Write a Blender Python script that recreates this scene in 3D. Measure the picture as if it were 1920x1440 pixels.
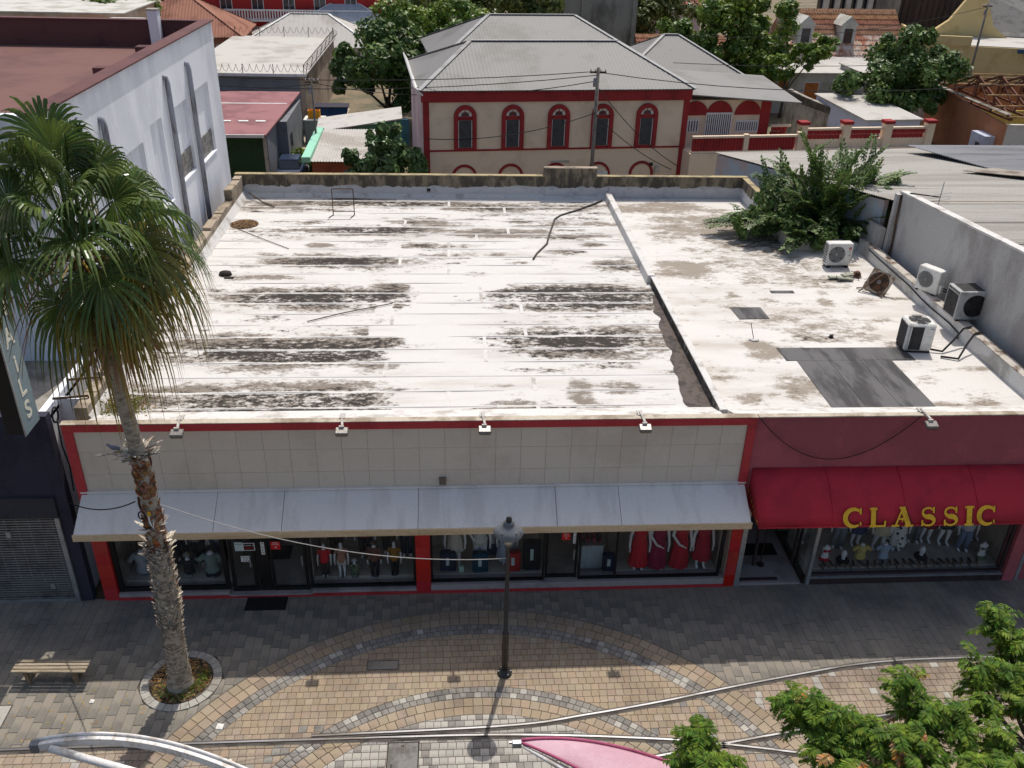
import bpy, math, random
import numpy as np
from mathutils import Vector, Matrix, noise as mnoise
for o in list(bpy.data.objects): bpy.data.objects.remove(o, do_unlink=True)
scene = bpy.context.scene
COL = scene.collection
rad = math.radians
# ------------------------------------------------------------------ camera
CAM_H = 17.5
cam = bpy.data.cameras.new('camera'); camo = bpy.data.objects.new('camera', cam); COL.objects.link(camo)
cam.sensor_width = 36.0; cam.lens = 36.0 * 1674.8 / 1920.0; cam.clip_end = 2000; cam.clip_start = 0.1
_p, _y, _r = rad(28.784), rad(4.261), rad(-1.593)
_f = Vector((math.sin(_y)*math.cos(_p), math.cos(_y)*math.cos(_p), -math.sin(_p)))
_r0 = _f.cross(Vector((0,0,1))).normalized(); _d0 = _f.cross(_r0)
_rt = math.cos(_r)*_r0 + math.sin(_r)*_d0; _dn = -math.sin(_r)*_r0 + math.cos(_r)*_d0
camo.matrix_world = Matrix(((_rt.x,-_dn.x,-_f.x,0),(_rt.y,-_dn.y,-_f.y,0),(_rt.z,-_dn.z,-_f.z,CAM_H),(0,0,0,1)))
scene.camera = camo
# ------------------------------------------------------------------ world, sun, exposure
SUN_EL, SUN_AZ = rad(62.3), rad(16.0)          # azimuth measured from +Y towards +X
w = bpy.data.worlds.new('World'); scene.world = w; w.use_nodes = True
nt = w.node_tree; bg = nt.nodes['Background']
sky = nt.nodes.new('ShaderNodeTexSky'); sky.sky_type = 'NISHITA'; sky.sun_disc = False
sky.sun_elevation = SUN_EL; sky.sun_rotation = SUN_AZ; sky.dust_density = 3.5; sky.air_density = 1.0
nt.links.new(sky.outputs[0], bg.inputs[0]); bg.inputs[1].default_value = 0.115
sl = bpy.data.lights.new('sun', 'SUN'); sl.energy = 3.1; sl.angle = rad(0.53); sl.color = (1.0, 0.955, 0.89)
so = bpy.data.objects.new('sun', sl); COL.objects.link(so)
_sd = Vector((math.sin(SUN_AZ)*math.cos(SUN_EL), math.cos(SUN_AZ)*math.cos(SUN_EL), math.sin(SUN_EL)))
so.rotation_euler = _sd.to_track_quat('Z', 'Y').to_euler(); so.location = (0, 0, 60)
scene.view_settings.view_transform = 'Standard'; scene.view_settings.look = 'None'
scene.view_settings.exposure = 0.14; scene.view_settings.gamma = 1.0
# ------------------------------------------------------------------ helpers
def C(r, g=None, b=None):
    if g is None: g = b = r
    return tuple((v/255/12.92 if v/255 <= .04045 else ((v/255+.055)/1.055)**2.4) for v in (r, g, b)) + (1.0,)
class N:
    """tiny node-tree helper"""
    def __init__(s, name):
        s.m = bpy.data.materials.new(name); s.m.use_nodes = True; s.t = s.m.node_tree
        s.b = s.t.nodes['Principled BSDF']; s.out = s.t.nodes['Material Output']
    def n(s, typ, **kw):
        q = s.t.nodes.new(typ)
        for k, v in kw.items():
            if k.startswith('i_'): q.inputs[int(k[2:]) if k[2:].isdigit() else k[2:]].default_value = v
            else: setattr(q, k, v)
        return q
    def l(s, a, b): s.t.links.new(a, b)
    def pos(s, scale=(1,1,1), coord='Object'):
        tc = s.n('ShaderNodeTexCoord'); mp = s.n('ShaderNodeMapping'); mp.inputs['Scale'].default_value = scale
        s.l(tc.outputs[coord], mp.inputs[0]); return mp.outputs[0]
    def noise(s, vec, scale=1, detail=5, rough=.6):
        q = s.n('ShaderNodeTexNoise'); q.inputs['Scale'].default_value = scale; q.inputs['Detail'].default_value = detail; q.inputs['Roughness'].default_value = rough
        s.l(vec, q.inputs['Vector']); return q.outputs['Fac']
    def ramp(s, fac, a, b):
        q = s.n('ShaderNodeMapRange', interpolation_type='SMOOTHSTEP'); q.inputs[1].default_value = a; q.inputs[2].default_value = b
        s.l(fac, q.inputs[0]); return q.outputs[0]
    def mix(s, fac, a, b, mode='MIX'):
        q = s.n('ShaderNodeMix', data_type='RGBA', blend_type=mode)
        for v, i in ((fac, 0), (a, 6), (b, 7)):
            if hasattr(v, 'links'): s.l(v, q.inputs[i])
            else: q.inputs[i].default_value = v
        return q.outputs[2]
    def math(s, op, a, b=0.0):
        q = s.n('ShaderNodeMath', operation=op)
        for v, i in ((a, 0), (b, 1)):
            if hasattr(v, 'links'): s.l(v, q.inputs[i])
            else: q.inputs[i].default_value = v
        return q.outputs[0]
    def bump(s, h, strength=.2, dist=.02):
        q = s.n('ShaderNodeBump'); q.inputs['Strength'].default_value = strength; q.inputs['Distance'].default_value = dist
        s.l(h, q.inputs['Height']); s.l(q.outputs[0], s.b.inputs['Normal'])
MATS = {}
def M(name, c1, c2=None, amt=.5, scale=1.2, rough=.85, bump=.2, bscale=18, metal=0, stretch=(1,1,1), fine=.14, rnd=0, spec=.3, dist=.02):
    """weathered surface: colour c1 with patches of c2, fine mottling, a little relief; rnd = spread between pieces"""
    if name in MATS: return MATS[name]
    k = N(name); c2 = c2 or tuple(x*.75 for x in c1[:3])+(1,)
    p = k.pos(stretch); n1 = k.noise(p, scale, 7, .65); n2 = k.noise(k.pos(), bscale, 4, .6)
    f = k.ramp(n1, .62-amt*.35, .72-amt*.2)
    col = k.mix(f, c1, c2)
    g = k.n('ShaderNodeMapRange'); g.inputs[3].default_value = 1-fine; g.inputs[4].default_value = 1+fine; k.l(n2, g.inputs[0]); g.inputs[1].default_value=.25; g.inputs[2].default_value=.75
    fac = g.outputs[0]
    if rnd:
        oi = k.n('ShaderNodeObjectInfo'); ge = k.n('ShaderNodeNewGeometry')
        r_ = k.math('FRACT', k.math('ADD', oi.outputs['Random'], k.math('MULTIPLY', ge.outputs['Random Per Island'], 7.31)))
        fac = k.math('MULTIPLY', fac, k.math('ADD', k.math('MULTIPLY', r_, 2*rnd), 1-rnd))
        hs = k.n('ShaderNodeHueSaturation'); k.l(k.math('ADD', k.math('MULTIPLY', k.math('FRACT', k.math('MULTIPLY', r_, 17.7)), rnd*.2), .5-rnd*.1), hs.inputs['Hue']); k.l(k.math('ADD', k.math('MULTIPLY', k.math('FRACT', k.math('MULTIPLY', r_, 9.3)), rnd*1.6), 1-rnd*.8), hs.inputs['Saturation'])
        k.l(col, hs.inputs['Color']); col = hs.outputs[0]
    vm = k.n('ShaderNodeVectorMath', operation='SCALE'); k.l(col, vm.inputs[0]); k.l(fac, vm.inputs['Scale'])
    k.l(vm.outputs[0], k.b.inputs['Base Color'])
    k.b.inputs['Roughness'].default_value = rough; k.b.inputs['Metallic'].default_value = metal; k.b.inputs['Specular IOR Level'].default_value = spec
    if bump: k.bump(n2, bump, dist)
    MATS[name] = k.m; return k.m
def glass(name, tint=(.75,.78,.8,1), refl=.09):
    if name in MATS: return MATS[name]
    k = N(name); k.t.nodes.remove(k.b)
    tr = k.n('ShaderNodeBsdfTransparent'); tr.inputs[0].default_value = tint; gl = k.n('ShaderNodeBsdfGlossy'); gl.inputs['Roughness'].default_value = .03
    fr = k.n('ShaderNodeLayerWeight'); mx = k.n('ShaderNodeMixShader')
    k.l(k.math('ADD', k.math('MULTIPLY', k.math('POWER', fr.outputs['Facing'], 5.0), .9), refl), mx.inputs[0]); k.l(tr.outputs[0], mx.inputs[1]); k.l(gl.outputs[0], mx.inputs[2]); k.l(mx.outputs[0], k.out.inputs[0])
    MATS[name] = k.m; return k.m
W = {}
def link(o, parent=None, local=False):
    COL.objects.link(o)
    if parent is not None:
        o.parent = parent; pw = W.get(parent.name, Matrix())
        if local: W[o.name] = pw.copy()
        else: o.matrix_parent_inverse = pw.inverted(); W[o.name] = Matrix()
    return o
def tag(o, label=None, cat=None, group=None, kind=None):
    if label: o['label'] = label
    if cat: o['category'] = cat
    if group: o['group'] = group
    if kind: o['kind'] = kind
    return o
def thing(name, label, cat, loc=(0,0,0), rz=0, group=None):
    o = bpy.data.objects.new(name, None); o.empty_display_size = .2; COL.objects.link(o)
    o.location = loc; o.rotation_euler = (0, 0, rz)
    W[o.name] = Matrix.Translation(Vector(loc)) @ Matrix.Rotation(rz, 4, 'Z')
    return tag(o, label, cat, group)
def copy_tree(o, parent=None, loc=None, rz=None):
    c = o.copy(); COL.objects.link(c); c.parent = parent
    if loc is not None: c.location = loc
    if rz is not None: c.rotation_euler = (0, 0, rz)
    for ch in o.children: copy_tree(ch, c)
    return c
class MB:
    def __init__(s): s.v = []; s.f = []; s.mx = None
    def add(s, vs, fs):
        b = len(s.v)
        s.v += [tuple(s.mx @ Vector(p)) if s.mx else tuple(p) for p in vs]; s.f += [tuple(i+b for i in q) for q in fs]; return s
    def box(s, x0, x1, y0, y1, z0, z1):
        return s.add([(x0,y0,z0),(x1,y0,z0),(x1,y1,z0),(x0,y1,z0),(x0,y0,z1),(x1,y0,z1),(x1,y1,z1),(x0,y1,z1)],
                     [(0,3,2,1),(4,5,6,7),(0,1,5,4),(1,2,6,5),(2,3,7,6),(3,0,4,7)])
    def bar(s, a, b, w, h=None):
        """box section from a to b, w wide, h high"""
        a = Vector(a); b = Vector(b); h = w if h is None else h; d = (b-a).normalized()
        u = d.cross(Vector((0,0,1))); u = u.normalized() if u.length > 1e-4 else Vector((1,0,0)); v = u.cross(d).normalized()
        vs = [p + u*sx*w/2 + v*sz*h/2 for p in (a, b) for sx, sz in ((-1,-1),(1,-1),(1,1),(-1,1))]
        return s.add(vs, [(0,1,2,3),(7,6,5,4),(0,4,5,1),(1,5,6,2),(2,6,7,3),(3,7,4,0)])
    def poly(s, pts): return s.add(pts, [tuple(range(len(pts)))])
    def prism(s, pts, ext):
        """closed polygon pts (3D) extruded by vector ext"""
        n = len(pts); e = Vector(ext); vs = [Vector(p) for p in pts] + [Vector(p)+e for p in pts]
        return s.add(vs, [tuple(range(n-1,-1,-1)), tuple(range(n, 2*n))] + [(i, (i+1) % n, n+(i+1) % n, n+i) for i in range(n)])
    def tube(s, pts, r, n=8, cap=True, flat=1.0):
        P = [Vector(p) for p in pts]; R = r if isinstance(r, (list, tuple)) else [r]*len(P); vs = []; prev = None
        for i, p in enumerate(P):
            d = (P[min(i+1, len(P)-1)] - P[max(i-1, 0)]).normalized()
            if prev is None: u = d.cross(Vector((0,0,1))); u = u.normalized() if u.length > 1e-3 else Vector((1,0,0))
            else: u = prev - d*prev.dot(d); u = u.normalized() if u.length > 1e-5 else d.orthogonal().normalized()
            prev = u; v = d.cross(u)
            vs += [p + (u*math.cos(a)+v*math.sin(a)*flat)*R[i] for a in (2*math.pi*k/n for k in range(n))]
        fs = [(i*n+k, i*n+(k+1) % n, (i+1)*n+(k+1) % n, (i+1)*n+k) for i in range(len(P)-1) for k in range(n)]
        if cap: fs += [tuple(range(n-1,-1,-1)), tuple(range((len(P)-1)*n, len(P)*n))]
        return s.add(vs, fs)
    def lathe(s, prof, n=16, c=(0,0,0), sx=1, sy=1, cap=True):
        vs = [(c[0]+r*math.cos(2*math.pi*k/n)*sx, c[1]+r*math.sin(2*math.pi*k/n)*sy, c[2]+z) for r, z in prof for k in range(n)]
        fs = [(i*n+k, i*n+(k+1) % n, (i+1)*n+(k+1) % n, (i+1)*n+k) for i in range(len(prof)-1) for k in range(n)]
        if cap: fs += [tuple(range(n-1,-1,-1)), tuple(range((len(prof)-1)*n, len(prof)*n))]
        return s.add(vs, fs)
    def mesh(s, name, mat, smooth=False):
        me = bpy.data.meshes.new(name); me.from_pydata(s.v, [], s.f); me.update()
        if mat: me.materials.append(mat)
        if smooth: me.polygons.foreach_set('use_smooth', [True]*len(me.polygons))
        return me
    def build(s, name, mat, parent=None, smooth=False, local=False, bevel=0, loc=None, rz=0):
        o = bpy.data.objects.new(name, s.mesh(name, mat, smooth))
        link(o, parent, local)
        if loc is not None: o.location = loc; o.rotation_euler = (0,0,rz)
        if bevel:
            b = o.modifiers.new('bevel', 'BEVEL'); b.width = bevel; b.segments = 1; b.limit_method = 'ANGLE'; b.angle_limit = rad(50)
        return o
def box(name, mat, parent, x0, x1, y0, y1, z0, z1, bevel=0, local=False): return MB().box(x0,x1,y0,y1,z0,z1).build(name, mat, parent, bevel=bevel, local=local)
def text(name, body, mat, parent, size, mx, extrude=.006, local=False, sx=1.0, spacing=1.0, offset=0.0):
    cu = bpy.data.curves.new(name, 'FONT'); cu.body = body; cu.size = size; cu.extrude = extrude; cu.align_x = 'CENTER'; cu.align_y = 'CENTER'; cu.space_character = spacing; cu.offset = offset
    t = bpy.data.objects.new(name, cu); COL.objects.link(t); bpy.context.view_layer.update()
    me = bpy.data.meshes.new_from_object(t); bpy.data.objects.remove(t, do_unlink=True)
    me.transform(mx @ Matrix.Diagonal((sx,1,1,1))); me.materials.clear(); me.materials.append(mat)
    o = bpy.data.objects.new(name, me); return link(o, parent, local)
FRONT = Matrix(((1,0,0,0),(0,0,-1,0),(0,1,0,0),(0,0,0,1)))      # text standing up, facing -Y
def at(x, y, z, base=FRONT): return Matrix.Translation((x,y,z)) @ base
rng = random.Random(7)
def U(a, b): return rng.uniform(a, b)
def catenary(a, b, sag, n=14):
    a = Vector(a); b = Vector(b); return [a.lerp(b, i/n) - Vector((0,0,sag*4*(i/n)*(1-i/n))) for i in range(n+1)]
def corr(mb, A, B, Cc, D, pitch=.2, amp=.018, per=4):
    """corrugated sheet on the plane A-B (eave) to D-C (ridge), ribs running up the slope"""
    A, B, Cc, D = map(Vector, (A, B, Cc, D)); e = (B-A); L = e.length; e /= L
    q = D-A; s_ = q - e*q.dot(e); H = s_.length; s_ /= H; nrm = e.cross(s_).normalized()
    xd = (D-A).dot(e); xc = (Cc-A).dot(e); n = max(4, int(L/pitch*per)); vs = []; fs = []
    for i in range(n+1):
        x = L*i/n; t0 = 0.0; t1 = 1.0
        if xd > 1e-6: t1 = min(t1, x/xd)
        if xc < L-1e-6: t1 = min(t1, (L-x)/(L-xc))
        off = nrm*amp*math.sin(2*math.pi*x/pitch)
        vs += [A+e*x+off, A+e*x+s_*H*max(t1, 0)+off]
    fs = [(2*i, 2*i+2, 2*i+3, 2*i+1) for i in range(n)]
    mb.add(vs, fs)
# ================================================================== ground, paving, rails
m_earth = M('dry_earth', C(128,112,90), C(96,92,70), .6, .35, bump=.5, bscale=6)
g = MB(); g.poly([(-600,-100,-.08),(600,-100,-.08),(600,1200,-.08),(-600,1200,-.08)]); tag(g.build('ground', m_earth), kind='structure')
m_joint = M('paver_joint', C(92,84,72), C(60,56,50), .5, 2)
m_long = M('grey_concrete_paver', C(142,134,121), C(120,115,106), .55, .6, rnd=.09, bump=.12, bscale=30, dist=.006)
m_tan = M('tan_paver', C(158,141,119), C(144,128,108), .5, .5, rnd=.09, bump=.12, bscale=30, dist=.006)
m_grey = M('grey_square_paver', C(138,133,125), C(112,108,102), .45, 1.0, rnd=.12, bump=.12, bscale=30, dist=.006)
m_light = M('light_grey_paver', C(172,167,157), C(148,143,134), .45, .8, rnd=.11, bump=.12, bscale=30, dist=.006)
m_brown = M('buff_brown_paver', C(158,142,123), C(134,120,104), .5, .6, rnd=.1, bump=.12, bscale=30, dist=.006)
C1 = (.5, 10.2); C2 = (.53, 9.79)
def rA(x):   # upper rail
    P = [(-2.7,14.62),(1.33,14.73),(3.2,14.98),(5.07,15.32),(7.0,15.72),(8.7,16.04),(10.2,16.3),(11.6,16.43),(13.3,16.46),(20,16.46)]
    for (a, b), (c, d) in zip(P, P[1:]):
        if x <= c: return b+(d-b)*max(0,(x-a))/(c-a)
    return P[-1][1]
def dist(p, c): return math.hypot(p[0]-c[0], p[1]-c[1])
PAV = []      # (material, corners, belongs to, centre)
def put(mat, q, own, gap=.005, fit=None):
    q = list(q)
    if fit:
        c = (sum(p[0] for p in q)/len(q), sum(p[1] for p in q)/len(q))
        for pt, n_ in fit(c):
            out = []
            for i in range(len(q)):
                a, b = q[i-1], q[i]; da = (a[0]-pt[0])*n_[0]+(a[1]-pt[1])*n_[1]; db = (b[0]-pt[0])*n_[0]+(b[1]-pt[1])*n_[1]
                if (da < 0) != (db < 0): t_ = da/(da-db); out.append((a[0]+(b[0]-a[0])*t_, a[1]+(b[1]-a[1])*t_))
                if db >= 0: out.append(b)
            q = out
            if len(q) < 3: return
    ar = sum(q[i-1][0]*q[i][1]-q[i][0]*q[i-1][1] for i in range(len(q)))
    if abs(ar)/2 < .0012: return
    c = (sum(p[0] for p in q)/len(q), sum(p[1] for p in q)/len(q)); q2 = []
    for p in q:
        d = math.hypot(p[0]-c[0], p[1]-c[1]) or 1; k = max(.3, (d-gap*1.4)/d); q2.append((c[0]+(p[0]-c[0])*k, c[1]+(p[1]-c[1])*k))
    if ar < 0: q2.reverse()
    PAV.append((mat, q2, own, c))
def half(c, ctr, r, inside):
    d = dist(c, ctr) or 1; u = ((c[0]-ctr[0])/d, (c[1]-ctr[1])/d); return ((ctr[0]+u[0]*r, ctr[1]+u[1]*r), (-u[0],-u[1]) if inside else u)
def rail_half(c, above):
    y0 = rA(c[0]) if c[0] > 2 else YB; sl_ = (rA(c[0]+.1)-rA(c[0]-.1))/.2 if c[0] > 2.1 else 0; l = math.hypot(sl_,1); return ((c[0],y0), (-sl_/l,1/l) if above else (sl_/l,-1/l))
def radial(p, c, r): d = dist(p, c) or 1; return (c[0]+(p[0]-c[0])*r/d, c[1]+(p[1]-c[1])*r/d)
def ring(mat, c, r0, r1, rows, size, own, a0=-5, a1=185, mixmat=None):
    for j in range(rows):
        ra = r1-(r1-r0)*j/rows; rb = r1-(r1-r0)*(j+1)/rows; n = int(rad(a1-a0)*ra/size)
        for i in range(n):
            t0 = rad(a0)+rad(a1-a0)*i/n; t1 = rad(a0)+rad(a1-a0)*(i+1)/n
            q = [(c[0]+r*math.cos(t), c[1]+r*math.sin(t)) for r, t in ((rb,t0),(ra,t0),(ra,t1),(rb,t1))]
            if min(p[1] for p in q) < 11.6: continue
            m = mat
            if mixmat and rng.random() < .16: m = mixmat
            put(m, q, own, .006)
YB = 14.62
# long pavers of the footway
def in_walk(c): return [half(c,C1,8.55,False), rail_half(c,True)]+([half(c,(-6.87,16.5),.98,False)] if dist(c,(-6.87,16.5)) < 2 else [])
nx = 0; x = -22.0
while x < 24:
    wx = .235; y = 14.0 + U(0, .8)
    while y < 19.55:
        ln = rng.choice((.62,.78,.9,.48)); y2 = min(y+ln, 19.56)
        put(m_long, [(x,y),(x+wx,y),(x+wx,y2),(x,y2)], 'walk', .004, in_walk); y = y2
    x += wx
ring(m_tan, C1, 8.0, 8.55, 2, .27, 'street', mixmat=m_brown)
ring(m_grey, C1, 7.64, 8.0, 2, .185, 'street', mixmat=m_light)
ring(m_grey, C2, 5.88, 6.22, 2, .18, 'street', mixmat=m_light)
ring(m_tan, C2, 5.36, 5.88, 2, .24, 'street', mixmat=m_brown)
def in_lens(c): return [half(c,C1,7.64,True), half(c,C2,6.22,False)]
def in_disc(c): return [half(c,C2,5.36,True)]
def in_road(c): return [half(c,C1,8.55,False), rail_half(c,False)]
y = 11.7; row = 0
while y < 18.9:
    h = .205; off = (row % 2)*.1 + U(-.02,.02); x = -16.0+off
    while x < 24:
        wx = rng.choice((.2,.2,.22,.17))
        q = [(x,y),(x+wx,y),(x+wx,y+h),(x,y+h)]
        c_ = (x+.1, y+.1)
        if dist(c_, C1) < 7.95 and dist(c_, C2) > 5.9:
            f_ = max(0., min(1., (15.3-y)/1.2)); m = m_tan if rng.random() > f_ else (m_brown if rng.random() < .8 else m_grey)
            if rng.random() < .05: m = m_brown
            put(m, q, 'street', .004, in_lens)
        elif dist(c_, C2) < 5.7: put(m_light if rng.random() < .72 else m_grey, q, 'street', .005, in_disc)
        elif dist(c_, C1) > 8.3 and y < 17: put(m_brown if rng.random() < .88 else m_light, q, 'street', .004, in_road)
        x += wx
    y += h; row += 1
def paver_mesh(q, c, zt):
    b = []; t = []; tt = []; n = len(q)
    for p in q:
        b.append((p[0], p[1], -.05)); t.append((p[0], p[1], zt-.006)); d = math.hypot(p[0]-c[0], p[1]-c[1]) or 1; k = max(.2, (d-.009)/d); tt.append((c[0]+(p[0]-c[0])*k, c[1]+(p[1]-c[1])*k, zt))
    return b+t+tt, [tuple(range(2*n,3*n))]+[(n+i, n+(i+1)%n, 2*n+(i+1)%n, 2*n+i) for i in range(n)]+[(i, (i+1)%n, n+(i+1)%n, n+i) for i in range(n)]
beds = {}
for own, nm, y0, y1 in (('walk','footway_paving',14.3,19.62),('street','street_paving',11.5,19.0)):
    mb = MB(); zz = -.018 if own == 'walk' else -.022
    if own == 'walk': mb.poly([(-30,14.3,zz),(30,14.3,zz),(30,19.62,zz),(-30,19.62,zz)])
    else: mb.poly([(-30,2,zz),(30,2,zz),(30,17.5,zz),(-30,17.5,zz)])
    beds[own] = tag(mb.build(nm, m_joint), kind='structure')
for own in ('walk','street'):
    L = [p for p in PAV if p[2] == own]
    def size(p):
        (x_, y_) = p[3]; vis = -10.8 < x_ < 9.5 and 13.75 < y_ < 16.55
        return (0 if vis else 1, (y_-0)**2 + x_*x_ + 300)
    L.sort(key=size)
    for m, q, _, c in L[:300]:
        vs, fs = paver_mesh(q, c, U(-.0025,.002)); mb = MB(); mb.add([(a-c[0], b-c[1], d) for a, b, d in vs], fs)
        o = mb.build('paver', m, beds[own]); o.location = (c[0], c[1], 0)
    rest = {}
    for m, q, _, c in L[300:]:
        mb = rest.setdefault(m.name, (m, MB()))[1]; mb.add(*paver_mesh(q, c, U(-.0025,.002)))
    for m, mb in rest.values(): tag(mb.build('paver_field', m, beds[own]), kind='stuff')
# ---- grooved tram rails let into the paving
m_rail = M('polished_rail_steel', C(128,128,130), C(92,88,84), .5, .8, rough=.42, metal=.8, bump=.05, stretch=(.3,6,1))
m_groove = M('rail_groove', C(40,36,33), C(62,54,46), .5, 3)
m_railbed = M('rail_edge_mortar', C(96,90,84), C(70,66,61), .5, 2)
def rail(name, label, pts):
    P = []
    for i in range(len(pts)-1):
        p0 = pts[max(i-1,0)]; p1 = pts[i]; p2 = pts[i+1]; p3 = pts[min(i+2,len(pts)-1)]
        for k in range(6):
            t = k/6; P.append(tuple(.5*((2*p1[j])+(-p0[j]+p2[j])*t+(2*p0[j]-5*p1[j]+4*p2[j]-p3[j])*t*t+(-p0[j]+3*p1[j]-3*p2[j]+p3[j])*t**3) for j in (0,1)))
    P.append(pts[-1])
    def strip(o0, o1, z, zb):
        mb = MB(); vs = []
        for i, p in enumerate(P):
            a = P[max(i-1,0)]; b = P[min(i+1,len(P)-1)]; d = math.hypot(b[0]-a[0], b[1]-a[1]); nx_, ny_ = -(b[1]-a[1])/d, (b[0]-a[0])/d
            for o_, z_ in ((o0,zb),(o0,z),(o1,z),(o1,zb)): vs.append((p[0]+nx_*o_, p[1]+ny_*o_, z_))
        fs = [(4*i+k, 4*i+4+k, 4*i+5+k, 4*i+1+k) for i in range(len(P)-1) for k in range(3)]
        return mb.add(vs, fs)
    t = thing(name, label, 'rail', (P[0][0], P[0][1], 0))
    strip(-.09,.10,.004,-.03).build('mortar_strip', m_railbed, t)
    strip(.014,.058,.013,-.02).build('running_head', m_rail, t)
    strip(-.028,.012,.0075,-.02).build('groove', m_groove, t)
    strip(-.05,-.028,.011,-.02).build('guard_lip', m_railbed, t)
rail('tram_rail', 'steel tram rail curving up across the street past the lamp post to the right', [(-3.4,14.64),(-2.7,14.65),(1.33,14.75),(3.2,15.0),(5.07,15.32),(7.0,15.72),(8.7,16.04),(10.2,16.3),(11.6,16.43),(13.3,16.46),(20,16.46)])
rail('tram_rail', 'straight steel tram rail along the street edge that bends toward the crossing', [(-22,14.52),(-9.5,14.53),(-2.71,14.53),(1.44,14.47),(4.85,14.21),(6.82,13.92),(8.97,13.47),(12,12.7)])
rail('tram_rail', 'lower right tram rail leaving the crossing beneath the green tree', [(3.2,13.5),(4.9,13.78),(6.14,13.99),(8.11,14.31),(11.11,14.78),(12.73,15.0),(16,15.3),(20,15.4)])
# ---- covers, planter, street furniture
m_iron = M('cast_iron_cover', C(122,120,116), C(96,92,88), .5, 3, rough=.6, bump=.5, bscale=60, metal=.3)
def cover(label, x0, x1, y0, y1, mat, dots=True):
    t = thing('utility_cover', label, 'cover', ((x0+x1)/2,(y0+y1)/2,0))
    MB().box(x0,x1,y0,y1,-.02,.006).build('cover_plate', mat, t)
    f = MB()
    for a in ((x0-.03,x1+.03,y0-.03,y0-.002),(x0-.03,x1+.03,y1+.002,y1+.03),(x0-.03,x0-.002,y0,y1),(x1+.002,x1+.03,y0,y1)): f.box(*a,-.02,.009)
    f.build('cover_frame', m_groove if dots else m_railbed, t)
    if dots:
        d = MB()
        for i in range(int((x1-x0)/.045)):
            for j in range(int((y1-y0)/.045)): d.box(x0+.02+i*.045, x0+.04+i*.045, y0+.02+j*.045, y0+.034+j*.045, .005, .0095)
        tag(d.build('tread_dots', mat, t), kind='stuff')
        box('lift_slot', m_groove, t, x0+.07,x0+.1,y0+.1,y0+.5,.008,.0105); box('lift_slot', m_groove, t, (x0+x1)/2-.05,(x0+x1)/2+.02,y1-.1,y1-.07,.008,.0105)
cover('chequered iron cover plate set in the light grey cobbles', -1.58, -.9, 13.3, 14.38, m_iron)
cover('plain concrete cover slab set in the shaded tan paving', -2.26, -1.5, 16.68, 16.95, m_long, False)
cover('rectangular manhole slab by the left picture edge below the bench', -11.9, -10.72, 15.05, 15.85, m_light, False)
# planter ring
m_kerb = M('pale_concrete_kerb', C(172,168,158), C(140,134,124), .5, 1.5, rnd=.05)
m_soil = M('dry_soil', C(92,76,60), C(60,50,40), .5, 4, bump=1, bscale=14, dist=.05)
t = thing('tree_planter', 'round pale kerb ring with soil around the palm base', 'planter', (-6.87,16.5,0))
rr = MB()
n = 28
for i in range(n):
    a0 = 2*math.pi*i/n+.006; a1 = 2*math.pi*(i+1)/n-.006
    mb = MB(); q = [(r*math.cos(a)-6.87, r*math.sin(a)+16.5) for r, a in ((.77,a0),(.98,a0),(.98,a1),(.77,a1))]
    c = (sum(p[0] for p in q)/4, sum(p[1] for p in q)/4); vs, fs = paver_mesh(q, c, .02); mb.add(vs, fs); mb.build('kerb_stone', m_kerb, t)
MB().lathe([(.77,-.03),(.5,-.0),(.05,.04)], 24, (-6.87,16.5,0)).build('soil', m_soil, t, smooth=True)
m_weed = M('weed_leaf', C(92,120,48), C(140,130,70), .5, 8, rnd=.3); m_litter = M('dry_leaf', C(178,140,88), C(120,86,56), .5, 6, rnd=.3)
for nm, m, cnt, lab, rr_ in (('weeds', m_weed, 420, 'small green weeds sprouting on the soil round the palm', .6), ('leaf_litter', m_litter, 900, 'dry fallen leaves on the soil round the palm', .74)):
    mb = MB()
    for i in range(cnt):
        a = U(0, 6.283); r = rr_*math.sqrt(U(.08,1)); 
        if nm == 'weeds': a = rng.choice((-1.35,-.5,.2,-2.2))+rng.gauss(0,.25); r = U(.4,.7)
        x, y = -6.87+r*math.cos(a), 16.5+r*math.sin(a); s = U(.02,.05); d = Vector((rng.gauss(0,1),rng.gauss(0,1),U(.1,1.2) if nm=='weeds' else U(-.3,.3))).normalized()*s; e = d.orthogonal().normalized()*s*.4
        p = Vector((x,y,.03+U(0,.07 if nm=='weeds' else .02))); mb.add([p-d, p+e, p+d, p-e], [(0,1,2,3)])
    tag(mb.build(nm, m), lab, 'plants' if nm == 'weeds' else 'leaves', kind='stuff')
# bench
m_wood = M('weathered_bench_wood', C(166,152,130), C(132,118,98), .5, 3, stretch=(.6,6,6), rnd=.08)
m_woodleg = M('bench_leg_wood', C(150,130,104), C(112,94,74), .5, 3)
t = thing('park_bench', 'backless slatted wooden bench on the shaded footway at the left edge', 'bench', (-10.0,16.66,0), rad(-2))
for i in range(4): box('slat', m_wood, t, -.9, .9, -.21+i*.108, -.21+i*.108+.085, .43, .47, .006, True)
for sx in (-.58, .58):
    box('leg', m_woodleg, t, sx-.05, sx+.05, -.17, -.07, -.01, .43, .006, True); box('leg', m_woodleg, t, sx-.05, sx+.05, .07, .17, -.01, .43, .006, True)
    box('cross_beam', m_woodleg, t, sx-.045, sx+.045, -.2, .2, .36, .429, .004, True)
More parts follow.
